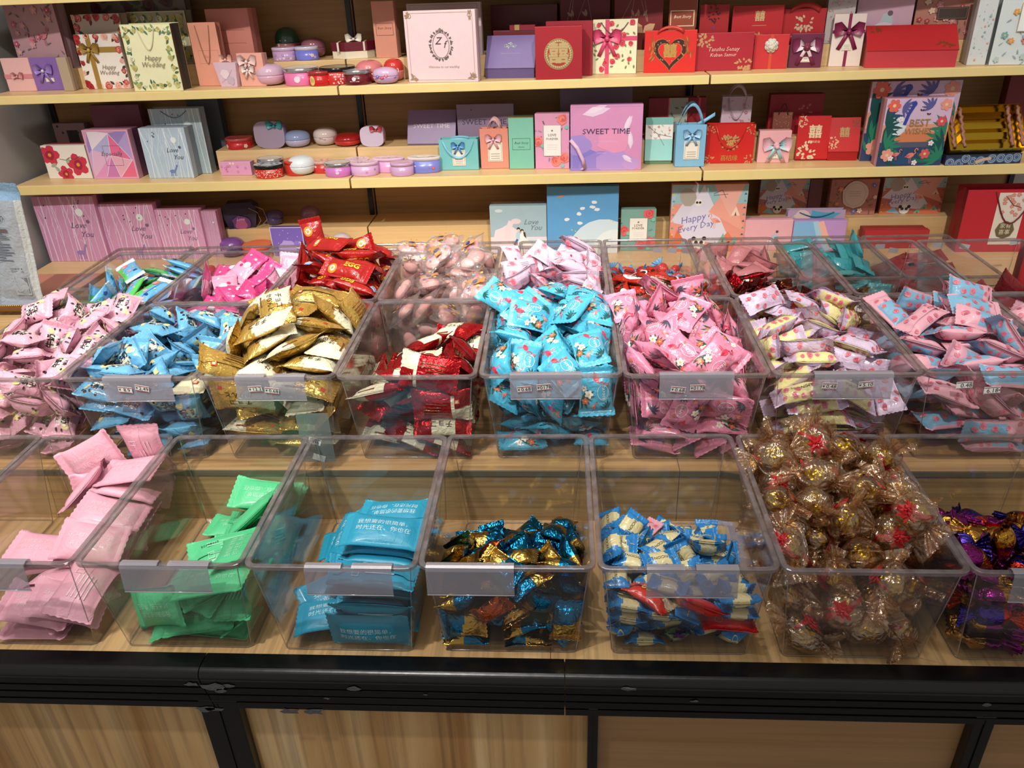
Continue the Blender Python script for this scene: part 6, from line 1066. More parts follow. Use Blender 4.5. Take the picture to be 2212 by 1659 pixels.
def facetpot(label, xl, xr, yb, yt, col, art):
    loc, W, H, yaw, D = slot(Z1, xl, xr, yb, yt, .035); t = tag(empty('gift_box', loc, -.25), label, 'gift box')
    k = .72; W *= 1.25; v = [(-W * k / 2, 0, 0), (W * k / 2, 0, 0), (W * k / 2, D * .7, 0), (-W * k / 2, D * .7, 0), (-W / 2, -.004, H), (W / 2, -.004, H), (W / 2, D, H), (-W / 2, D, H)]
    b = MB().add(v, [(0, 1, 5, 4), (1, 2, 6, 5), (2, 3, 7, 6), (3, 0, 4, 7), (3, 2, 1, 0), (4, 5, 6, 7)]).build('box_base', mat(col, .5), t)
    A = Art(W * k, H * .9); art(A); A.build(b, (-W * k / 2, -.001, 0), Vector((1, 0, 0)), Vector((0, -.004, H)).normalized()); bow(t, 0, .008, H + .006, .03, 'F4B8A4', False); return t
facetpot('small marbled pink tapered box with peach bow on top', 474, 518, 188, 135, 'E6C8DC', lambda A: (A.disc(.4, .6, .25, 'F0DCE8', n=12, wob=.3), A.disc(.7, .3, .2, 'C8B8D0', n=12, wob=.3), A.line([(.1, .2), (.5, .4), (.9, .8)], .01, '9A8CA4')))
thing('lid', 'coral pink box with white ribbon rosette behind marbled box', Z1, 520, 577, 182, 115, 'F2B0A0', .03, Y=1.395, extra=lambda t, W, H, D: (bow(t, -W * .1, -.001, H * .75, .04, 'F4D0CC'), bow(t, -W * .1, -.004, H * .5, .028, 'F8E4E0')))
thing('lid', 'large pinkish white square box with oval wreath and letters', Z1, 881, 1035, 173, 22, 'EFD3D8', .04, zf, side='C8B0B0', Y=1.353, extra=None)
thing('wedge', 'slate purple box with slanted lid and faint gold print', Z1, 1049, 1155, 169, 80, '73609A', .06, lambda A: (A.text('Lovely', .48, .68, .1, '8C9AA0', shear=.3), A.text('Sweet moment of love', .5, .45, .045, '9A94B4', shear=.3), peony(.48, .68, .07, '9AA888', 14)(A)), h1=.24)
thing('lid', 'crimson box with round gold openwork disc', Z1, 1157, 1257, 167, 57, 'A8202C', .04, joydisc, Y=1.353, ybr=165)
thing('bag', 'floral rose bag with pink bow and rope handle', Z1, 1278, 1373, 160, 43, 'F0EBC8', .035, roses('DB5A66', 'B83048', 16, '7C8C58', .06), extra=lambda t, W, H, D: (cross('E0507A', .010, .34, .66, .055)(t, W, H, D), ropes('7A5A5C', .0012, .22, .6)(t, W, H, D)))
thing('lid', 'bright red box with dark heart frame and gold character', Z1, 1390, 1500, 157, 66, 'DC2A24', .045, heartbox, extra=lambda t, W, H, D: strap('C83A30', .008, .12, .5, False)(t, W, H, D))
thing('lid', 'crimson rectangular box with two lines of silver script', Z1, 1501, 1622, 154, 71, 'B02434', .035, crimson, ybr=152)
thing('lid', 'red square box with large white fabric rose', Z1, 1625, 1697, 148, 75, 'CE3236', .04, extra=lambda t, W, H, D: (cross('D8553C', .007, .5, .5, 0, horiz=False)(t, W, H, D), rosette(t, 0, -.002, H * .68, .017, 'DCD8CC')))
thing('lid', 'plum square box with dark rose and white ribbon tails', Z1, 1703, 1771, 146, 73, '6E2648', .04, extra=lambda t, W, H, D: (bow(t, 0, -.001, H * .6, .055, '842C58'), bow(t, 0, -.0015, H * .6, .045, 'E6D4DC'), rosette(t, 0, -.006, H * .62, .010, '7C1E44'), card(t, 0, H * .24, .026, .012, 1, text='love')))
thing('lid', 'tall white box with wine red ribbon cross and bow', Z1, 1790, 1855, 141, 31, 'F2E4DC', .04, extra=lambda t, W, H, D: (cross('8A2450', .007, .5, .67, .055)(t, W, H, D), card(t, 0, H * .44, .022, .03, 3)))
thing('wedge', 'long red box lying down with tilted lid and bronze flowers', Z1, 1872, 2057, 146, 60, 'BE2A30', .078, lambda A: (peony(.10, .82, .07, '8A4A28', 20, .3)(A), peony(.86, .22, .08, '8A4A28', 20, .3)(A)), side='C83A44', h1=.42)
thing('lid', 'thin flowery pale box standing narrow side out, far right', Z1, 2090, 2128, 132, -6, 'DCE2E2', .05, floral('', ['E8A090', '7CB0B4'], '8CA0A4', 20), Y=1.38)
thing('bag', 'pale floral bag with large pink flamingo at right edge', Z1, 2140, 2262, 137, -6, 'DFE9EA', .04, flamingobag, Y=1.353)
# ===== upper shelf, on the raised step
BKR = 1.46
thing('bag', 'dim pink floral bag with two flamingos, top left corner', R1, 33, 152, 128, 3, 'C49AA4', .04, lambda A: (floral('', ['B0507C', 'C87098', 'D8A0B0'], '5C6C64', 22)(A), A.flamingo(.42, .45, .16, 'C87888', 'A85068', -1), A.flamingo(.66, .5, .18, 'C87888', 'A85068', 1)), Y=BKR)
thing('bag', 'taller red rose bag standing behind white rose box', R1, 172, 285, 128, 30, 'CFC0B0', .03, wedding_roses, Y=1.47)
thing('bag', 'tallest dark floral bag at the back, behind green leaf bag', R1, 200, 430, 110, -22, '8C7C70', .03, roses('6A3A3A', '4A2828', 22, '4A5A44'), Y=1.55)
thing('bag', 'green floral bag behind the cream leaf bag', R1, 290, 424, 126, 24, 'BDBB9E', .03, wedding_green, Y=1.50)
thing('lid', 'large dusky salmon box at back with framed mark', R1, 458, 556, 128, 18, 'D88C80', .045, lambda A: (A.rect(.1, .36, .85, .37, 'B06A60'), A.rect(.1, .6, .85, .61, 'B06A60')), Y=1.47)
thing('lid', 'tall narrow salmon box with small dark framed label', R1, 812, 861, 124, 2, 'DE9A82', .03, lambda A: (A.frame(.12, .40, .9, .62, .018, '7A4A40'), A.text('Best Story', .5, .53, .15, '6A3E38', shear=.3)), Y=1.458)
thing('lid', 'dim back copy of the oval wreath box', R1, 885, 1046, 140, 6, 'CDB8BC', .02, lambda A: (A.frame(.04, .03, .96, .97, .006, 'A8907C')), Y=1.459)  # shade at the back is mixed into its duller pink
for a, b, yt in ((1062, 1205, 10), ):
    thing('lid', 'dark maroon box at back behind slate purple box', R1, a, b, 118, yt, '5A1822', .04, Y=1.52)
thing('lid', 'low maroon box with gold bow behind slate purple box', R1, 1066, 1158, 120, 66, '6E1E2A', .03, Y=1.44, extra=lambda t, W, H, D: (MB().box(-W * .1, -.001, H, W * .5, .012, H + .012).build('ribbon', mat('8A2032', .4), t), MB().box(.002, -.002, H + .0003, .014, .0125, H + .0125).build('knot', mat('C8AA70', .35, .5), t)))
thing('bag', 'dull crimson bag behind the gold disc box', Z1, 1180, 1279, 161, 46, 'A02434', .014, side='7A1A26', Y=1.412)
thing('lid', 'tall maroon box with thin gold butterfly lines', R1, 1210, 1316, 112, -14, '6A1620', .04, branchgold, Y=1.50)
thing('lid', 'tall dark red box with gold butterfly, behind rose bag', R1, 1325, 1428, 110, -14, '781A20', .04, lambda A: (branchgold(A), A.leaf(.6, .3, .3, .6, 'D8B088', .6, .6), A.leaf(.6, .3, .3, 2.4, 'D8B088', .6, .6)), Y=1.47)
thing('lid', 'copper faced tall box with bright framed script', R1, 1441, 1498, 110, -10, '9A4A30', .03, lambda A: (A.frame(.06, .42, .94, .72, .03, 'F6E4C4', .2), A.text('Best Story', .5, .6, .15, 'F8ECD8', shear=.3)), Y=1.46, lidcol='9A4A30')
thing('lid', 'dim red box with purple emblem behind crimson script box', R1, 1507, 1568, 112, 10, 'A81C20', .04, lambda A: (peony(.5, .8, .2, '4A1A20', 24, .3)(A), A.disc(.5, .45, .07, '8A2A5A', n=8)), Y=1.47)
thing('lid', 'red box with gold double character and emblem at back', R1, 1577, 1683, 108, 12, 'C0202A', .04, lambda A: (A.text('囍', .54, .72, .2, 'E0C090', .5, bold=.02), peony(.5, .22, .1, 'D8B080')(A), A.rect(.4, .5, .68, .51, 'D8B080')), Y=1.459)
thing('bag', 'red bag with large red ribbon loop and gold branch', R1, 1686, 1773, 106, 19, 'B81E28', .04, lambda A: (peony(.5, .6, .2, 'E0C0A0', 26)(A), peony(.2, .2, .07, 'E0C0A0', 8)(A)), Y=1.459, extra=lambda t, W, H, D: strap('B83030', .012, .16, .7, False)(t, W, H, D))
thing('bag', 'pale flowery bag behind the plum and white boxes', R1, 1778, 1835, 100, -12, 'C8BEC0', .04, floral('', ['D8A0A8', 'A8B0B0'], '8C9494', 22), Y=1.459)
thing('lid', 'lilac pink box with small flower figure at back', R1, 1842, 1957, 98, -16, 'D4AEC4', .04, lambda A: (A.disc(.55, .42, .14, 'B8C8D0', n=9, wob=.3), A.disc(.6, .58, .05, '6A5A70', n=8), A.disc(.5, .3, .16, 'E0D4DC', n=9, wob=.2, ry=.08)), Y=1.45)
thing('lid', 'orange and pink flower box with dark label plate', R1, 1968, 2083, 94, -12, 'C88878', .04, floral('', ['E0A088', 'D890A0', 'E8C8B8', 'B84858'], '7A6A60', 24, '4A3C38'), Y=1.45)
# ===== upper shelf tins
def wrap(t, rx, ry, z0, h, fn, seed=0, arc=2.6):
    A = Art(arc * (rx + ry) / 2, h, seed); fn(A); v = []
    for x, y, z in A.v:
        a = -PI / 2 + (x / A.w - .5) * arc; v.append(((rx + .0003 + z) * math.cos(a), (ry + .0003 + z) * math.sin(a), z0 + min(max(y, 0), h)))
    me = bpy.data.meshes.new('printed_artwork'); me.from_pydata(v, [], A.f); paint(me, A.c); me.materials.append(M_print()); link('printed_artwork', me, t)
def dots(c, n=40, r=.018): return lambda A: A.scatter(n, lambda x, y: A.disc(x, y, r, c, n=7), .02, .08, .98, .92, .03)
def blooms(cs, n=12, r=.05): return lambda A: A.scatter(n, lambda x, y: A.petals(x, y, r, A.R.choice(cs), 'F4E8C0'), .03, .1, .97, .9, .07)
def tin(label, z, xl, xr, yb, yt, kind, body, lid, rim=None, art=None, lidart=None, oy=None, group=None, sil='C4C4C8'):
    xc = (xl + xr) / 2; f = onz(xc, yb, z); onstep = z in (R1, R2, RB); Y0 = max(YF + .001 if not onstep else (1.457 if z != RB else 1.472), f.y)
    rx = (ony(xr, yb, Y0 + .02).x - ony(xl, yb, Y0 + .02).x) / 2; ry = rx if oy is None else rx * oy
    lim = (1.4535 if z != ZB else 1.468) if not onstep else 1.597
    Y0 = max(YF + .001 if not onstep else Y0 - 9, min(Y0, lim - 2 * ry - .001)); ry = max(.012, min(ry, (lim - Y0) / 2))
    f.x = ony(xc, yb, Y0 + ry).x if f.y > 1.40 else f.x
    H = ony(xc, yt, Y0 + (2 * ry if kind != 'ball' else ry)).z - z; H = max(.014, H)
    t = tag(empty('gift_tin', (f.x, Y0 + ry, z + .0004)), label, 'tin', group)
    if kind == 'ball':
        c = H * .5; n = 9; pr = [(max(.25, math.sin(PI / 2 * (k / n) ** .62)) * rx, c - c * math.cos(PI / 2 * k / n)) for k in range(n + 1)]
        MB().lathe(pr, 28, 1, ry / rx).build('tin_body', mat(body, .22, .0, 0, 100, .4), t)
        pr = [(rx * 1.012, c + .0004), (rx * 1.012, c + .0022)] + [(max(.02, math.cos(PI / 2 * (k / n) ** 1.25)) * rx * 1.01, c + .0022 + (H - c) * math.sin(PI / 2 * k / n) ** 1.0) for k in range(1, n + 1)]
        l = MB().lathe(pr, 28, 1, ry / rx).build('lid', mat(lid, .2, .0, 0, 100, .4), t)
        if lidart or art:
            A = Art(rx * 2, rx * 2, int(rx * 9e4)); (lidart or art)(A); v = []; cz = c
            for x, y, zz in A.v:
                u, w_ = (x - rx) / rx, (y - rx) / rx; d = math.hypot(u, w_)
                if d > .94: u, w_ = u / d * .94, w_ / d * .94; d = .94
                v.append((u * rx, -(ry + .0004 + zz) * 1.02 * math.sqrt(max(0, 1 - d * d)) * (1 if w_ < 0 else .97) - .0006, c + w_ * H * .5))
            me = bpy.data.meshes.new('printed_artwork'); me.from_pydata(v, [], A.f); paint(me, A.c); me.materials.append(M_print()); link('printed_artwork', me, l)
        return t
    lh = min(.009, H * .3); s = ry / rx
    MB().lathe([(rx - .001, 0), (rx, .0015), (rx, H - lh)], 32, 1, s).build('tin_body', mat(body, .25, .0, 0, 100, .3), t)
    if rim: MB().lathe([(rx + .0008, H - lh - .0005), (rx + .0014, H - lh + .0008), (rx + .0014, H - .001), (rx + .0003, H - .0002), (rx - .0006, H - .001)], 32, 1, s).build('rim', mat(rim, .2, .9 if rim == sil else .2), t)
    l = MB().lathe([(rx + .0006, H - lh), (rx + .0010, H - .0018), (rx - .001, H - .0003), (rx - .0022, H - .0008), (rx * .3, H - .0002), (rx * .02, H)], 32, 1, s).build('lid', mat(lid, .25, .0, 0, 100, .3), t)
    if art: wrap(t, rx, ry, .001, H - lh - .002, art, int(rx * 1e5))
    if lidart:
        A = Art(rx * 1.7, ry * 1.7, 4); lidart(A); A.build(l, (-rx * .85, -ry * .85, H - .0004), Vector((1, 0, 0)), Vector((0, 1, 0)))
    return t
S_ = 'C4C4C8'
tin('round lilac macaron shaped tin left of hot pink tin', Z1, 558, 618, 184, 139, 'ball', 'DDB0CC', 'D8B4CC')
tin('round pink tin with silver lid behind small red tin', Z1, 619, 690, 180, 141, 'drum', 'E878B0', 'C8C8CC', S_, lambda A: (A.disc(.5, .5, .07, 'E8DCE8', n=10)))
tin('small red tin with gold oval and red floral lid', Z1, 662, 712, 187, 149, 'drum', 'C81E20', 'A83230', None, lambda A: (A.disc(.32, .5, .10, 'E0C878', n=14, ry=.15), A.text('喜', .32, .5, .14, '8A2018')))
tin('red polka dot tin with black rim, behind maroon tin', Z1, 696, 768, 177, 139, 'drum', 'CC2824', '26262A', '161618', dots('F0D8D4', 50))
tin('maroon round tin with silver lid and small white mark', Z1, 738, 797, 185, 146, 'drum', '6A1420', 'BEBEC4', S_, lambda A: (A.disc(.48, .58, .055, 'E8E0E4', n=10), A.rect(.36, .3, .62, .36, 'E0D4D8')))
tin('ball tin with red polka dots and pink lid behind lilac one', Z1, 772, 826, 160, 131, 'ball', 'D03034', 'D87C80', art=dots('F4E0DC', 18, .05))
tin('round lilac tin with flowery lid beside oval wreath box', Z1, 802, 857, 184, 147, 'ball', 'C8A4D0', 'D4B4D4', oy=.75, lidart=blooms(['D05068', '7C68B0', 'F0E8F0'], 8, .09))
tin('red and pink ball tin with red ribbon, beside wreath box', Z1, 832, 874, 170, 128, 'ball', 'DC7C80', 'CE3A34', art=lambda A: (A.line([(.5, .95), (.75, .6), (.6, .2)], .04, 'F0C8C0'), A.ring(.6, .5, .2, .04, 'F0C8C0')))
tin('lilac oval tin with pale lid on the raised step', R1, 592, 641, 134, 100, 'drum', 'CDA8D4', 'DCC0DC', None, blooms(['B88CC8', 'E0C8E4'], 8), oy=.7)
tin('blue oval tin with flowery lid on the raised step', R1, 641, 690, 132, 98, 'drum', '7A80DC', 'D4CCE4', None, lambda A: (A.petals(.75, .5, .07, 'E8D0D8'), A.petals(.85, .3, .05, 'E0A8B8')), lidart=blooms(['7C88D0', 'E8C8D8'], 6), oy=.7)
tin('dark green and striped red ball tin at back', R1, 601, 650, 118, 60, 'ball', 'B07078', '2E5A44', lidart=lambda A: (A.rect(.2, .2, .3, .5, 'E0D0D0'), A.scatter(8, lambda x, y: A.disc(x, y, .04, 'D8DCD4', n=7), .2, .6, .8, .95, .1)))
tin('dusky pink ball tin at back of raised step', R1, 655, 706, 126, 82, 'ball', '9A5C68', '9A6070')
def hexbox():
    loc, W, H, yaw, D = slot(R1, 713, 808, 129, 92, .06); t = tag(empty('gift_box', loc + Vector((0, .032, 0)), .1), 'hexagonal maroon and cream box with cream bow on raised step', 'gift box'); r = W / 2
    hx = lambda q, z0, z1: MB().add([(q * math.cos(k * PI / 3 + .2), q * .62 * math.sin(k * PI / 3 + .2), z) for z in (z0, z1) for k in range(6)], [(k, (k + 1) % 6, 6 + (k + 1) % 6, 6 + k) for k in range(6)] + [(5, 4, 3, 2, 1, 0), (6, 7, 8, 9, 10, 11)])
    hx(r * .97, 0, H * .48).build('box_base', mat('EFE6CF', .5), t); l = hx(r, H * .46, H * 1.0).build('lid', mat('6C1426', .45), t)
    MB().box(-r * .66, -r * .56, H * .46, -r * .58, r * .5, H * 1.01).box(r * .50, -r * .50, H * .46, r * .58, r * .5, H * 1.01).build('ribbon', mat('E8E0D4', .4), t); bow(t, .004, -.01, H + .006, .034, 'E8E0D0', False)
hexbox()

# ===== middle shelf, front row
thing('lid', 'white box with three red poppies, far left of middle shelf', Z2, 106, 203, 386, 314, 'F5EEE4', .045, poppies, side='B02A3A', ybr=386)
thing('lid', 'pink box with violet and rose faceted triangles', Z2, 203, 303, 386, 280, 'E6A8C8', .06, geo, side='8A5A7C')
thing('lid', 'pale blue box with white forest trees and small deer', Z2, 322, 422, 385, 276, 'BBD0E4', .05, forest('', 'E8F2F8', True), side='8C9CAE')
thing('bag', 'dimmer blue forest bag standing behind the pale blue box', Z2, 350, 460, 375, 234, 'AFC4CE', .03, forest('', 'D8E4E8', False), Y=1.45, extra=lambda t, W, H, D: ropes('6C7C88', .001, .1, .5)(t, W, H, D))  # base and trunk colours darkened to stand in for shade
thing('bag', 'dark slate bag at the back beside blue forest bag', Z2, 430, 498, 356, 214, '5A6470', .03, Y=1.54, side='3E464E')
thing('lid', 'dark rose coloured box at back above faceted box', Z2, 222, 330, 350, 226, '8A4A62', .03, lambda A: A.leaf(.1, .1, .9, .6, '9A5A74', .4), Y=1.53)
thing('lid', 'small dark patterned box at back above poppy box', Z2, 135, 205, 350, 266, 'A08088', .03, lambda A: (A.rect(.4, 0, .75, .85, '241C22'), A.scatter(10, lambda x, y: A.disc(x, y, .04, '4A3038', n=6))), Y=1.54)
thing('bag', 'small turquoise bag with blue ribbon and cream card', Z2, 952, 1035, 368, 301, '7CC8CC', .04, side='5AA0A6', ybr=367, extra=lambda t, W, H, D: (card(t, .0, H * .4, .034, .04), bow(t, -.001, -.002, H * .78, .028, '5A9CDA'), strap('8CCDE8', .007, .2, .8, False, down=.55)(t, W, H, D), strap('7CC0DC', .007, .05, .5)(t, W, H, D)))
thing('bag', 'small salmon bag with pink bow and cream card', Z2, 1040, 1100, 365, 278, 'EE9A86', .03, ybr=364, extra=lambda t, W, H, D: (card(t, .002, H * .42, .038, .048), bow(t, -.002, -.002, H * .74, .034, 'F0B4C0'), strap('D8A8A8', .008, .26, .5)(t, W, H, D)))
thing('lid', 'slim mint green box with gold edges and framed script', Z2, 1101, 1154, 366, 253, '86CDB6', .035, brandbox, side='3E7A66', trim='C8A464')
thing('lid', 'pink rose box with white panel reading LOVE FOREVER', Z2, 1157, 1230, 365, 246, 'E8A4C8', .035, loveforever('', 'F08C80'))
def sw_ribbon(t, W, H, D):
    MB().strip([(-W / 2 + .0, -.001, H * .48), (-W * .40, -.006, H * .36), (-W * .32, -.009, H * .18), (-W * .29, -.007, H * .04), (-W * .34, -.006, .006)], .009, (.8, .3, .7), .0005).build('ribbon', mat('E8BCD8', .35), t)
thing('lid', 'large pink and violet feather box reading SWEET TIME', Z2, 1232, 1384, 368, 227, 'DE98C6', .035, sweettime(), side='7C5A9C', extra=sw_ribbon, lidcol='DE98C6')
thing('wedge', 'mint box with band of small flowers and dark twine', Z2, 1393, 1449, 354, 256, 'A2E0DC', .03, lambda A: (A.rect(0, .5, 1, .84, 'F2F2EC'), A.scatter(14, lambda x, y: A.sprig(x, y, .1, A.R.uniform(0, 6), '8CA89C', 2, .01), .05, .54, .95, .8, .12), A.scatter(6, lambda x, y: A.disc(x, y, .04, 'E88888', n=7), .05, .54, .95, .8, .2), A.line([(.1, .8), (.45, .62), (.95, .55)], .012, '5A6A68'), A.line([(.45, .62), (.7, .35)], .01, '5A6A68'), A.rect(0, .84, 1, 1, '7CBCB4')), h1=.08, side='6A8C6C')
thing('bag', 'light blue bag with tall ribbon loop, bow and card', Z2, 1457, 1520, 361, 270, '86BFE2', .035, ybr=360, extra=lambda t, W, H, D: (card(t, .003, H * .4, .038, .045), bow(t, .002, -.002, H * .76, .036, '9ACBEE'), strap('7CB8E0', .008, .50, .8)(t, W, H, D), MB().strip([(W * .2, .005, H), (W * .45, .004, H + .010), (W * .75, .003, H + .024)], .009, (0, .2, 1)).build('ribbon_tail', mat('86C4EC', .35), t)))
thing('bag', 'bright red bag with gold peonies and red ribbon loop', Z2, 1522, 1624, 353, 269, 'CF221E', .035, gold_red, side='8A1414', extra=lambda t, W, H, D: strap('C82A24', .008, .2, .62, False, down=.55)(t, W, H, D))
thing('lid', 'pale pink square box with pink and blue rosette bow', Z2, 1635, 1702, 352, 283, 'F0B4B8', .04, extra=lambda t, W, H, D: (bow(t, .006, -.001, H * .52, .058, 'F0BCCC'), bow(t, .004, -.002, H * .52, .045, 'A8D8E0'), rosette(t, .004, -.006, H * .55, .009, 'F0B0C0'), card(t, .002, H * .2, .024, .012, 1, text='love')))
thing('wedge', 'red sloping box with large pale gold character and flowers', Z2, 1718, 1784, 346, 253, 'CE1C1E', .05, slant1, side='A01418', h1=.04)
thing('wedge', 'squat red sloping box with bronze doubled character', Z2, 1787, 1849, 347, 258, 'CC1E20', .05, slant2, side='B4181C', h1=.22)
thing('lid', 'tropical bird and flamingo box reading BEST WISHES', Z2, 1892, 2031, 357, 213, 'D8BCD0', .04, tropic, side='B87C88', ybr=354, Y=1.353, lidcol='D8A8B8')
thing('lid', 'dim tropical box standing behind the BEST WISHES box', Z2, 1858, 2040, 349, 176, 'C89CA8', .02, tropic, Y=1.41, side='A06A78', lidcol='C090A0')  # lid and sides take darker colours as painted shade
def tray():
    p = onz(2115, 353, Z2); t = tag(empty('display_tray', (p.x, 1.351, Z2 + .0004), .03), 'shiny gold open tray box with rope trim on navy base', 'tray')
    a = ony(2037, 350, 1.36).x - p.x; b = ony(2201, 350, 1.36).x - p.x; H = .024
    l = MB().box(a, 0, 0, b, .075, H, .001).build('box_base', mat('26324C', .4), t)
    A = Art(b - a, H, 5); A.scatter(9, lambda x, y: (A.disc(x, y, .07, '4A6488', n=12), A.ring(x, y, .05, .008, 'B8C8D8'), A.ring(x, y, .03, .006, 'B8C8D8')), .05, .1, .95, .7, .09); A.line([(.4, .2), (.5, .5), (.6, .6)], .04, 'D8B8A0'); A.build(l, (a, 0, 0))
    gold = ink_const('gold_card', 'C8A030', 1., .16, .3, 8); d = Vector((0, .62, .78)); n = Vector((0, -.78, .62)); L = .118
    def slab(x0, x1, s0, s1, h0, h1):
        q = [Vector((x, .004, H + .002)) + d * s + n * h for x in (x0, x1) for s in (s0, s1) for h in (h0, h1)]
        return MB().add(q, [(0, 1, 3, 2), (4, 6, 7, 5), (0, 4, 5, 1), (2, 3, 7, 6), (0, 2, 6, 4), (1, 5, 7, 3)])
    slab(a, b, 0, L, -.002, 0).build('tray_floor', gold, t)
    for x0, x1, s0, s1 in ((a, b, 0, .002), (a, b, L - .002, L), (a, a + .002, 0, L), (b - .002, b, 0, L)): slab(x0, x1, s0, s1, 0, .020).build('tray_wall', gold, t)
    for f in (.26, .50, .72): slab(a + .035, b - .035, L * f, L * f + .018, .0, .010).build('divider_fold', gold, t)
    for x in (a + .01, a + .034, b - .034, b - .01):
        pts = [Vector((x + .002 * math.sin(k * 2.2), .004, H + .002)) + d * (L * (.06 + .88 * k / 16)) + n * (.022 + .002 * math.cos(k * 2.2)) for k in range(17)]
        MB().tube(pts, .0042, 7).build('rope_trim', mat('A8705C', .5, 0, .6, 400), t)
tray()
# ===== middle shelf, raised step
tin('small round red and white pot tin, left end of raised step', R2, 493, 549, 324, 290, 'drum', 'C8282A', 'B84A4C', None, lambda A: (A.tri((.3, 1), (.5, .3), (.7, 1), 'E84040'), A.petals(.2, .4, .06, 'F0E0DC'), A.petals(.8, .4, .06, 'F0E0DC')))
def round_tin(label, xl, xr, yb, yt, col, bc, pc):     # plain rounded tins: the mascot faces of the real ones are left out
    loc, W, H, yaw, D = slot(R2, xl, xr, yb, yt, .02); t = tag(empty('gift_tin', loc, yaw), label, 'tin')
    def sh(y0, y1, k):
        v = []; n = 28
        for y in (y0, y1):
            for i in range(n):
                a = i * 2 * PI / n; c_, s_ = math.cos(a), math.sin(a); e = .62
                v.append((W / 2 * k * abs(c_) ** e * (1 if c_ > 0 else -1), y, H / 2 + H / 2 * k * abs(s_) ** e * (1 if s_ > 0 else -1)))
        return MB().add(v, [(i, (i + 1) % n, n + (i + 1) % n, n + i) for i in range(n)] + [tuple(range(n)), tuple(range(2 * n - 1, n - 1, -1))])
    sh(.0, .012, 1).build('lid', mat(col, .22, 0, 0, 100, .3), t); sh(.0122, .026, .975).build('tin_body', mat(pc, .3), t)
    bow(t, W * .22, .0, H * .82, W * .42, bc, False)
round_tin('rounded grey lilac tin with teal bow on raised step', 553, 620, 321, 262, 'A694AC', '2F8486', '8C7C94')
tin('ball tin in pale blue fading to pink on raised step', R2, 619, 673, 323, 283, 'ball', 'C0B8DC', '8C9CC4')
tin('marbled white and pink ball tin on raised step', R2, 681, 732, 317, 276, 'ball', 'DCC8C8', 'D4C4C0', art=lambda A: (A.line([(.1, .3), (.4, .5), (.6, .4), (.9, .7)], .05, 'C08C90'), A.line([(.2, .7), (.5, .8), (.9, .5)], .04, 'C8989C')))
tin('low red ball tin on raised step', R2, 724, 784, 322, 289, 'ball', 'DC2C24', 'A01C1C')
round_tin('rounded pale pink tin with red bow on raised step', 780, 831, 320, 273, 'DCCCE0', 'C04048', 'C87C90')
thing('wedge', 'small dusky violet box reading SWEET TIME, slanted top', R2, 881, 984, 316, 243, '8C76A0', .04, sweettime(True, 'D4C4D8'), h1=.04)
thing('lid', 'medium dusky violet box half hidden behind salmon bag', R2, 990, 1112, 312, 225, '94809C', .03, lambda A: (A.text('SWEET TIME', .48, .55, .13, '4A4054', wide=1.1), A.disc(.26, .86, .012, '302838', n=6)), Y=1.45)
thing('lid', 'broad dim mauve box behind the large SWEET TIME box', R2, 1210, 1362, 318, 188, '7C6A80', .04, Y=1.50)
thing('bag', 'dark red box with floral middle panel behind mint box', R2, 1398, 1519, 310, 212, '8C1A26', .03, lambda A: (A.rect(.36, 0, .68, 1, 'A8A89C'), A.scatter(12, lambda x, y: A.leaf(x, y, .09, A.R.uniform(0, 6), '6A6A60', .4), .38, .05, .66, .95, .09), A.rect(.34, .05, .36, 1, 'D84040')), Y=1.47)
thing('bag', 'small white bag with pink blossom print and ribbon loop', R2, 1556, 1619, 278, 209, 'CDB6C4', .03, floral('', ['B88498', 'A87088'], '9A8490', 14), Y=1.46, extra=lambda t, W, H, D: (strap('C0A8B8', .009, .30, .6)(t, W, H, D), strap('B098A8', .006, .2, .6, False, down=.5)(t, W, H, D)))
thing('lid', 'broad crimson box behind the rosette bow box', R2, 1656, 1768, 300, 204, '9E1824', .04, lambda A: peony(.7, .6, .12, 'B87060', 12)(A), Y=1.49)
thing('bag', 'small brown glittery pouch with dark loops before crimson box', R2, 1666, 1706, 296, 243, '7A4438', .015, lambda A: A.scatter(30, lambda x, y: A.disc(x, y, .03, 'B08858', .5, n=5), gap=.06), Y=1.458, name='gift_pouch', extra=lambda t, W, H, D: ropes('241A1C', .0012, -.45, .5)(t, W, H, D))
thing('lid', 'dark red tall box with fine gold ring pattern, right edge', R2, 2150, 2260, 312, 160, '7E1822', .04, lambda A: (A.ring(.75, .3, .25, .012, 'B08068'), A.ring(.75, .3, .18, .01, 'B08068'), A.ring(.75, .3, .1, .01, 'B08068')), Y=1.50)
# ===== middle shelf tins in front
thing('lid', 'rectangular pink tin with rose print, left of tin row', Z2, 478, 546, 379, 350, 'E4A0CC', .03, blooms(['C878A8', 'F0D0E0'], 10, .04), lidcol='E4A4CC', name='gift_tin', cat='tin')
tin('red tin with white blossom dots and black rimmed lid', Z2, 545, 606, 387, 349, 'drum', 'CC3020', 'C8C8CC', '18181A', dots('F6E4DC', 70, .013), lambda A: A.scatter(8, lambda x, y: A.disc(x, y, .07, '6A7076', n=7), gap=.2), oy=.75)
tin('teal tin with silver lid behind red blossom tin', Z2, 562, 615, 374, 336, 'drum', '2F8C8C', 'BDBDC2', S_, oy=.8)
tin('red tin peeking out behind the marble tin', Z2, 618, 668, 366, 338, 'drum', 'C83028', 'D04034')
tin('white marbled ball tin with grey veins', Z2, 618, 675, 382, 338, 'ball', 'DDE6EC', 'E4ECF0', art=lambda A: (A.line([(.3, .9), (.45, .6), (.4, .3)], .03, '8C949C'), A.line([(.55, .8), (.65, .55), (.9, .6)], .025, '9CA4AC')))
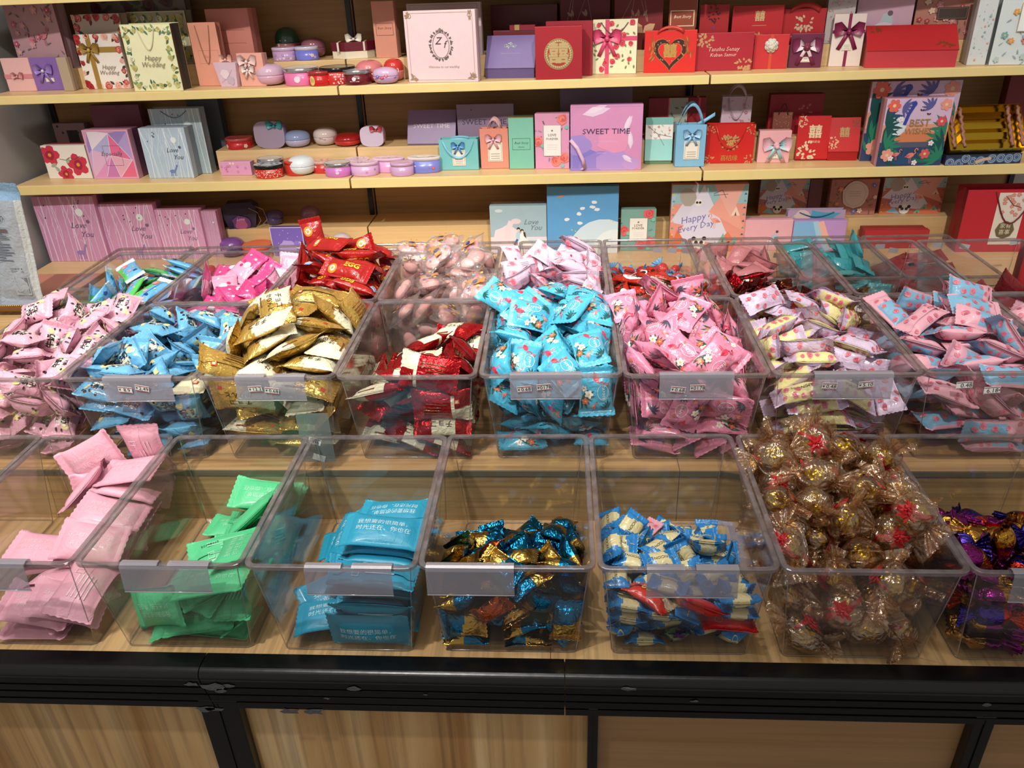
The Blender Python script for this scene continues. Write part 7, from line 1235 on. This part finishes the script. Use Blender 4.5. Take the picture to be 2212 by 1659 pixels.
tin('red tin with pink blossom lid right of marble tin', Z2, 676, 722, 375, 342, 'drum', 'CE3030', 'D8A8A0', None, blooms(['F0C0B8'], 6), blooms(['F0E0D8', 'D05050'], 6), oy=.7)
tin('orchid pink tin with silver lid and small mark', Z2, 699, 754, 384, 345, 'drum', 'CC78C0', 'C0C0C6', S_, lambda A: A.disc(.55, .45, .055, 'E4C8E0', n=10), oy=.8)
tin('lilac tin with floral lid, partly behind small lilac tin', Z2, 748, 800, 366, 338, 'drum', 'DDB8D8', 'E2C8DC', None, None, blooms(['F0E4F0', 'C890B8'], 8), oy=.6)
tin('lilac tin with pink rose patterned lid', Z2, 755, 814, 382, 343, 'drum', 'D8ACD4', 'E0BCD8', None, blooms(['C87CA0', '9C8CC0'], 3, .035), blooms(['E088B0', 'F0E0EC'], 8), oy=.75)
tin('wide oval pink tin at back of tin row', Z2, 808, 876, 374, 336, 'drum', 'E0A4D4', 'E4C0DC', None, None, blooms(['F0E0EC'], 5), oy=.45)
tin('small plain lilac tin before blue floral tin', Z2, 842, 891, 382, 345, 'drum', 'CFA4CE', 'D2A8CE', None, oy=.8)
tin('long oval blue tin with rose print and cream lid', Z2, 880, 950, 375, 334, 'drum', '7C84D4', 'E4D8D8', None, lambda A: (A.petals(.75, .4, .05, 'D85868'), A.leaf(.68, .4, .06, 2.8, '7C9868'), A.petals(.3, .6, .03, 'F0E4F0')), lambda A: (A.disc(.5, .5, .25, 'F0E4DC', n=12), A.petals(.85, .3, .08, 'D8A0A0')), oy=.45)

# ===== base deck, half hidden behind the bins
thing('lid', 'largest pink forest box at far left of base deck', ZB, 107, 238, 560, 424, 'D79CC6', .05, forest('', 'EED4EC', True, '7C6484', '9C84C0'), side='A0688C', Y=1.40)
thing('lid', 'middle pink forest box on base deck', ZB, 240, 358, 558, 440, 'DA9FC8', .05, forest('', 'EED4EC', True, '7C6484', '9C84C0'), side='A0688C', Y=1.41)
thing('lid', 'smallest pink forest box leaning right on base deck', ZB, 350, 452, 558, 453, 'DDA2CA', .05, forest('', 'F0D8EE', True, '8C749C', '9C84C0'), side='B07CA0', Y=1.41)
thing('lid', 'narrow pink forest box seen edge on, right of smallest', ZB, 455, 486, 556, 456, 'D398C0', .04, forest('', 'EAD0E8', False), Y=1.42)
def lantern():
    loc, W, H, yaw, D = slot(RB, 492, 560, 506, 440, .05); t = tag(empty('gift_box', loc, .2), 'dark galaxy print faceted box with rope handle', 'gift box')
    v = []
    for z, k in ((0, .8), (H * .55, 1.0), (H * .8, 1.02), (H, .72)): v += [(-W / 2 * k, D / 2 - D / 2 * k, z), (W / 2 * k, D / 2 - D / 2 * k, z), (W / 2 * k, D / 2 + D / 2 * k, z), (-W / 2 * k, D / 2 + D / 2 * k, z)]
    b = MB().add(v, [(i * 4 + k, i * 4 + (k + 1) % 4, i * 4 + 4 + (k + 1) % 4, i * 4 + 4 + k) for i in range(3) for k in range(4)] + [(3, 2, 1, 0), (12, 13, 14, 15)]).build('box_base', mat('221E44', .35), t)
    A = Art(W * .85, H * .55); A.disc(.5, .4, .3, '6A3870', n=14, wob=.2); A.disc(.5, .3, .2, 'B05A84', n=14, wob=.2); A.text('Love', .5, .7, .15, 'B0A8C8', shear=.3); A.build(b, (-W * .42, .0, .0), Vector((1, 0, 0)), Vector((0, -.06, 1)).normalized())
    MB().tube([(W * .3, -.001, H * .8), (W * .55, -.006, H * .62), (W * .62, -.008, H * .3), (W * .5, -.006, H * .1)], .0011).build('rope_handle', mat('A89C8C', .7), t); MB().tube([(W * .36, .01, H * .9), (W * .72, .0, H * .7), (W * .80, -.004, H * .3), (W * .6, -.004, H * .08)], .0011).build('rope_handle', mat('A89C8C', .7), t)
lantern()
tin('dark violet ball tin with ribbon on the lower step', RB, 577, 615, 489, 455, 'ball', '4A3E74', '5A4C84')
tin('dusky mauve ball tin with ribbon tail on the lower step', RB, 654, 693, 486, 446, 'ball', '80566E', '8A6078')
tin('shiny galaxy print egg tin peeking over the bins', ZB, 480, 529, 545, 515, 'ball', '5A3C80', '7A4A94', lidart=lambda A: (A.disc(.25, .5, .2, 'C07CC0', n=10, wob=.3), A.disc(.7, .6, .18, '2A2A60', n=10, wob=.3)))
tin('flat orange red round tin behind the red bin', ZB, 529, 590, 548, 517, 'drum', 'D05030', 'DE5A38')
thing('lid', 'purple moon and stars tin with silver edge', ZB, 592, 662, 552, 491, '7A64C0', .02, lambda A: (A.disc(.5, .35, .32, 'B09CDC', n=16, wob=.2, ry=.2), A.disc(.82, .4, .12, 'E0D0F0', n=12), A.disc(.78, .44, .1, '8C74CC', n=12), A.disc(.72, .35, .035, 'E0A0A8', n=7), A.scatter(10, lambda x, y: A.disc(x, y, .012, 'F0ECFC', n=5)), A.frame(0, 0, 1, 1, .02, 'D8D0E8')), name='gift_tin', cat='tin', side='3C3068', Y=1.41)
tin('orange cream ball tin peeking over the bins', ZB, 678, 719, 540, 508, 'ball', 'D87848', 'E2A888', lidart=lambda A: A.scatter(5, lambda x, y: A.disc(x, y, .06, '5A4030', n=7)))
tin('white floral ball tin peeking over the bins', ZB, 721, 761, 540, 505, 'ball', 'D8CCD0', 'D4C8CC', lidart=blooms(['E890A0', '88B0B8', 'E8D0A0'], 9, .1))
thing('lid', 'pale blue box with couple in front of white castle cloud', ZB, 1062, 1182, 556, 445, 'A9C6D4', .05, couple, side='A8B4C4', Y=1.41)
thing('lid', 'tall sky blue box with clouds and orange planet', ZB, 1183, 1333, 556, 403, '64A8E0', .05, planets, side='3A6CA0', Y=1.40)
thing('lid', 'small teal rose box with white panel, right of sky blue box', ZB, 1339, 1413, 555, 453, '84B4AC', .03, loveforever('', 'E86C70'), Y=1.415)
thing('lid', 'large panda and flamingo box reading Happy Every Day', ZB, 1444, 1602, 548, 399, 'F0A090', .04, happyday, side='B87068', Y=1.40)
thing('lid', 'second panda box at back, in the shade', RB, 1634, 1736, 486, 388, 'C08078', .03, happyday, Y=1.52)  # shade is painted in: base colour darker than the front panda box
thing('lid', 'edge of a third panda box, in deep shade', RB, 1738, 1766, 484, 388, '8C5C60', .03, Y=1.53)  # deep shade put into the plain darkened colour
thing('lid', 'floral box with scalloped cream medallion', RB, 1784, 1884, 482, 388, 'C07C70', .03, medallion, Y=1.50)
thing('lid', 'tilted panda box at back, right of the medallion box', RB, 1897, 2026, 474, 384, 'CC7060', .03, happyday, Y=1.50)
thing('lid', 'low pink box reading Sweet love behind the bins', ZB, 1598, 1705, 545, 476, 'EFB4C0', .04, lambda A: (A.text('Sweet love', .16, .3, .085, 'B0889C', wide=.9), A.disc(.66, .45, .06, 'A8C4DC', n=9, wob=.3), A.disc(.7, .62, .03, '60405A', n=7), A.disc(.6, .3, .08, 'F4E4EC', n=9, ry=.04)), Y=1.40)
thing('bag', 'marbled blue and lilac bag with teal rope handle', ZB, 1692, 1812, 542, 454, 'BFA8C4', .02, lambda A: (A.disc(.6, .8, .3, '5AA8C8', n=12, wob=.3, ry=.12), A.disc(.25, .85, .15, 'E8C8C8', n=10, wob=.3), A.text('Amour', .2, .82, .09, 'E8D8B8', shear=.4)), Y=1.432, extra=lambda t, W, H, D: ropes('2C7C94', .0014, .12, .6)(t, W, H, D))
thing('lid', 'marbled blue, pink and violet box with feathers', ZB, 1708, 1819, 545, 478, 'C49AD8', .03, lambda A: (A.rect(0, 0, .5, 1, '84B8E4'), A.line([(.5, 1), (.62, .5), (.8, .1)], .12, 'F0B8A8'), A.line([(.4, 1), (.5, .5), (.7, .0)], .1, 'A8D0E8'), [A.leaf(.35, .1, .22, a, c, .25) for a, c in ((1, '5A84C0'), (1.4, 'D05868'), (1.8, '7098D0'), (2.2, '8CB4DC'), (.6, '6C90C8'))]), Y=1.39)
thing('lid', 'low long red box behind the rightmost rear bins', ZB, 1862, 1998, 545, 498, 'B82A30', .05, Y=1.40)
thing('bag', 'large red bag with rope handles and white tag, right edge', ZB, 2062, 2262, 548, 410, 'C42230', .06, lambda A: (A.rect(.33, .12, .62, .95, 'E4DCD0'), A.scatter(14, lambda x, y: A.petals(x, y, .025, 'D88888'), .36, .6, .6, .93, .035), A.line([(.4, .9), (.5, .75), (.58, .72)], .008, '6A5048'), A.disc(.47, .36, .10, '6C6044', n=8), A.text('家有', .47, .42, .06, 'E0D8C0'), A.text('喜事', .47, .32, .06, 'E0D8C0')), side='8A1620', Y=1.36, extra=lambda t, W, H, D: ropes('7A1C20', .0018, .5, .42)(t, W, H, D))

# ===== things standing round the bins at the edges of the photo
def pouch():
    t = tag(empty('snack_pouch', (-.552, .93, -.0560), .15), 'upright bluish grey plastic pouch with barcode at far left', 'pouch')
    p = Pack(.285, .098, .034, 5, .08, 1.2, 'flat', 14, 16); me = p.mesh('pouch_film', M_film(), lambda u, v, s: ('8FB8DC', 0.) if u > .72 else (('A4AEBB', 0.) if v > -.75 else ('C8D0D4', 0.)), None, 0, False)
    o = link('pouch_film', me, t, (0, 0, .142)); o.rotation_euler = (PI / 2, -PI / 2, 0)
    A = Art(.080, .22, 3)
    A.rect(.46, .06, .86, .26, 'A8B0B8')
    for k in range(13): A.rect(.5 + k * .026, .08, .5 + k * .026 + A.R.choice([.008, .014]), .25, '20242C')
    for k in range(12): A.rect(.16, .42 + k * .028, .16 + A.R.uniform(.2, .55), .43 + k * .028, '5A6474')
    A.text('牛奶', .42, .84, .2, '3A4450', rot=.5); A.text('20180504', .6, .34, .08, '202830'); A.text('20190503', .62, .31, .08, '202830'); A.rect(.28, .72, .6, .75, '6A5A5C')
    A.build(t, (-.040, -.0165, .02), Vector((1, 0, 0)), Vector((0, -.03, 1)).normalized())
    t.rotation_euler = (0, .10, .12)
pouch()
def gold_tray():
    t = tag(empty('beaded_tray', (-.60, .93, -.0562)), 'shallow peach tray with gold beaded rim at far left', 'tray')
    MB().box(-.20, -.03, .0, .135, .20, .004, .001).build('tray_floor', mat('D08A78', .5), t)
    MB().box(-.20, -.034, .0, .139, -.030, .012, .001).box(.135, -.030, .0, .139, .20, .012, .001).build('tray_wall', mat('8A5A30', .4), t)
    m = MB()
    for k in range(70): m.ball((-.198 + k * .0048, -.0325, .0132), .0024, 6, 4)
    tag(m.build('bead_trim', mat('D8B060', .25, .9), t), kind='stuff')
gold_tray()
thing_r = tag(empty('gift_bag', ony(2222, 640, .84) + Vector((.02, 0, 0)), -.25), 'bright red bag standing right of the rear bins, cut by frame', 'gift bag')
bagged(thing_r, .09, .13, .04, 'C81820', '8A1014', None); thing_r.location.z = -.0560
tag(MB().box(-.83, 1.12, -1.0, -.797, 1.18, .31, .003).build('wooden_post', W_riser()), 'brown wooden post at the far left edge', 'post')
t = tag(empty('paper_sheet', (-.43, 1.23, ZB + .0006), .5), 'orange red paper lying flat behind the left rear bin', 'paper')
MB().box(-.07, -.05, 0, .07, .05, .0012, .0004).build('sheet', mat('C0502C', .6), t)
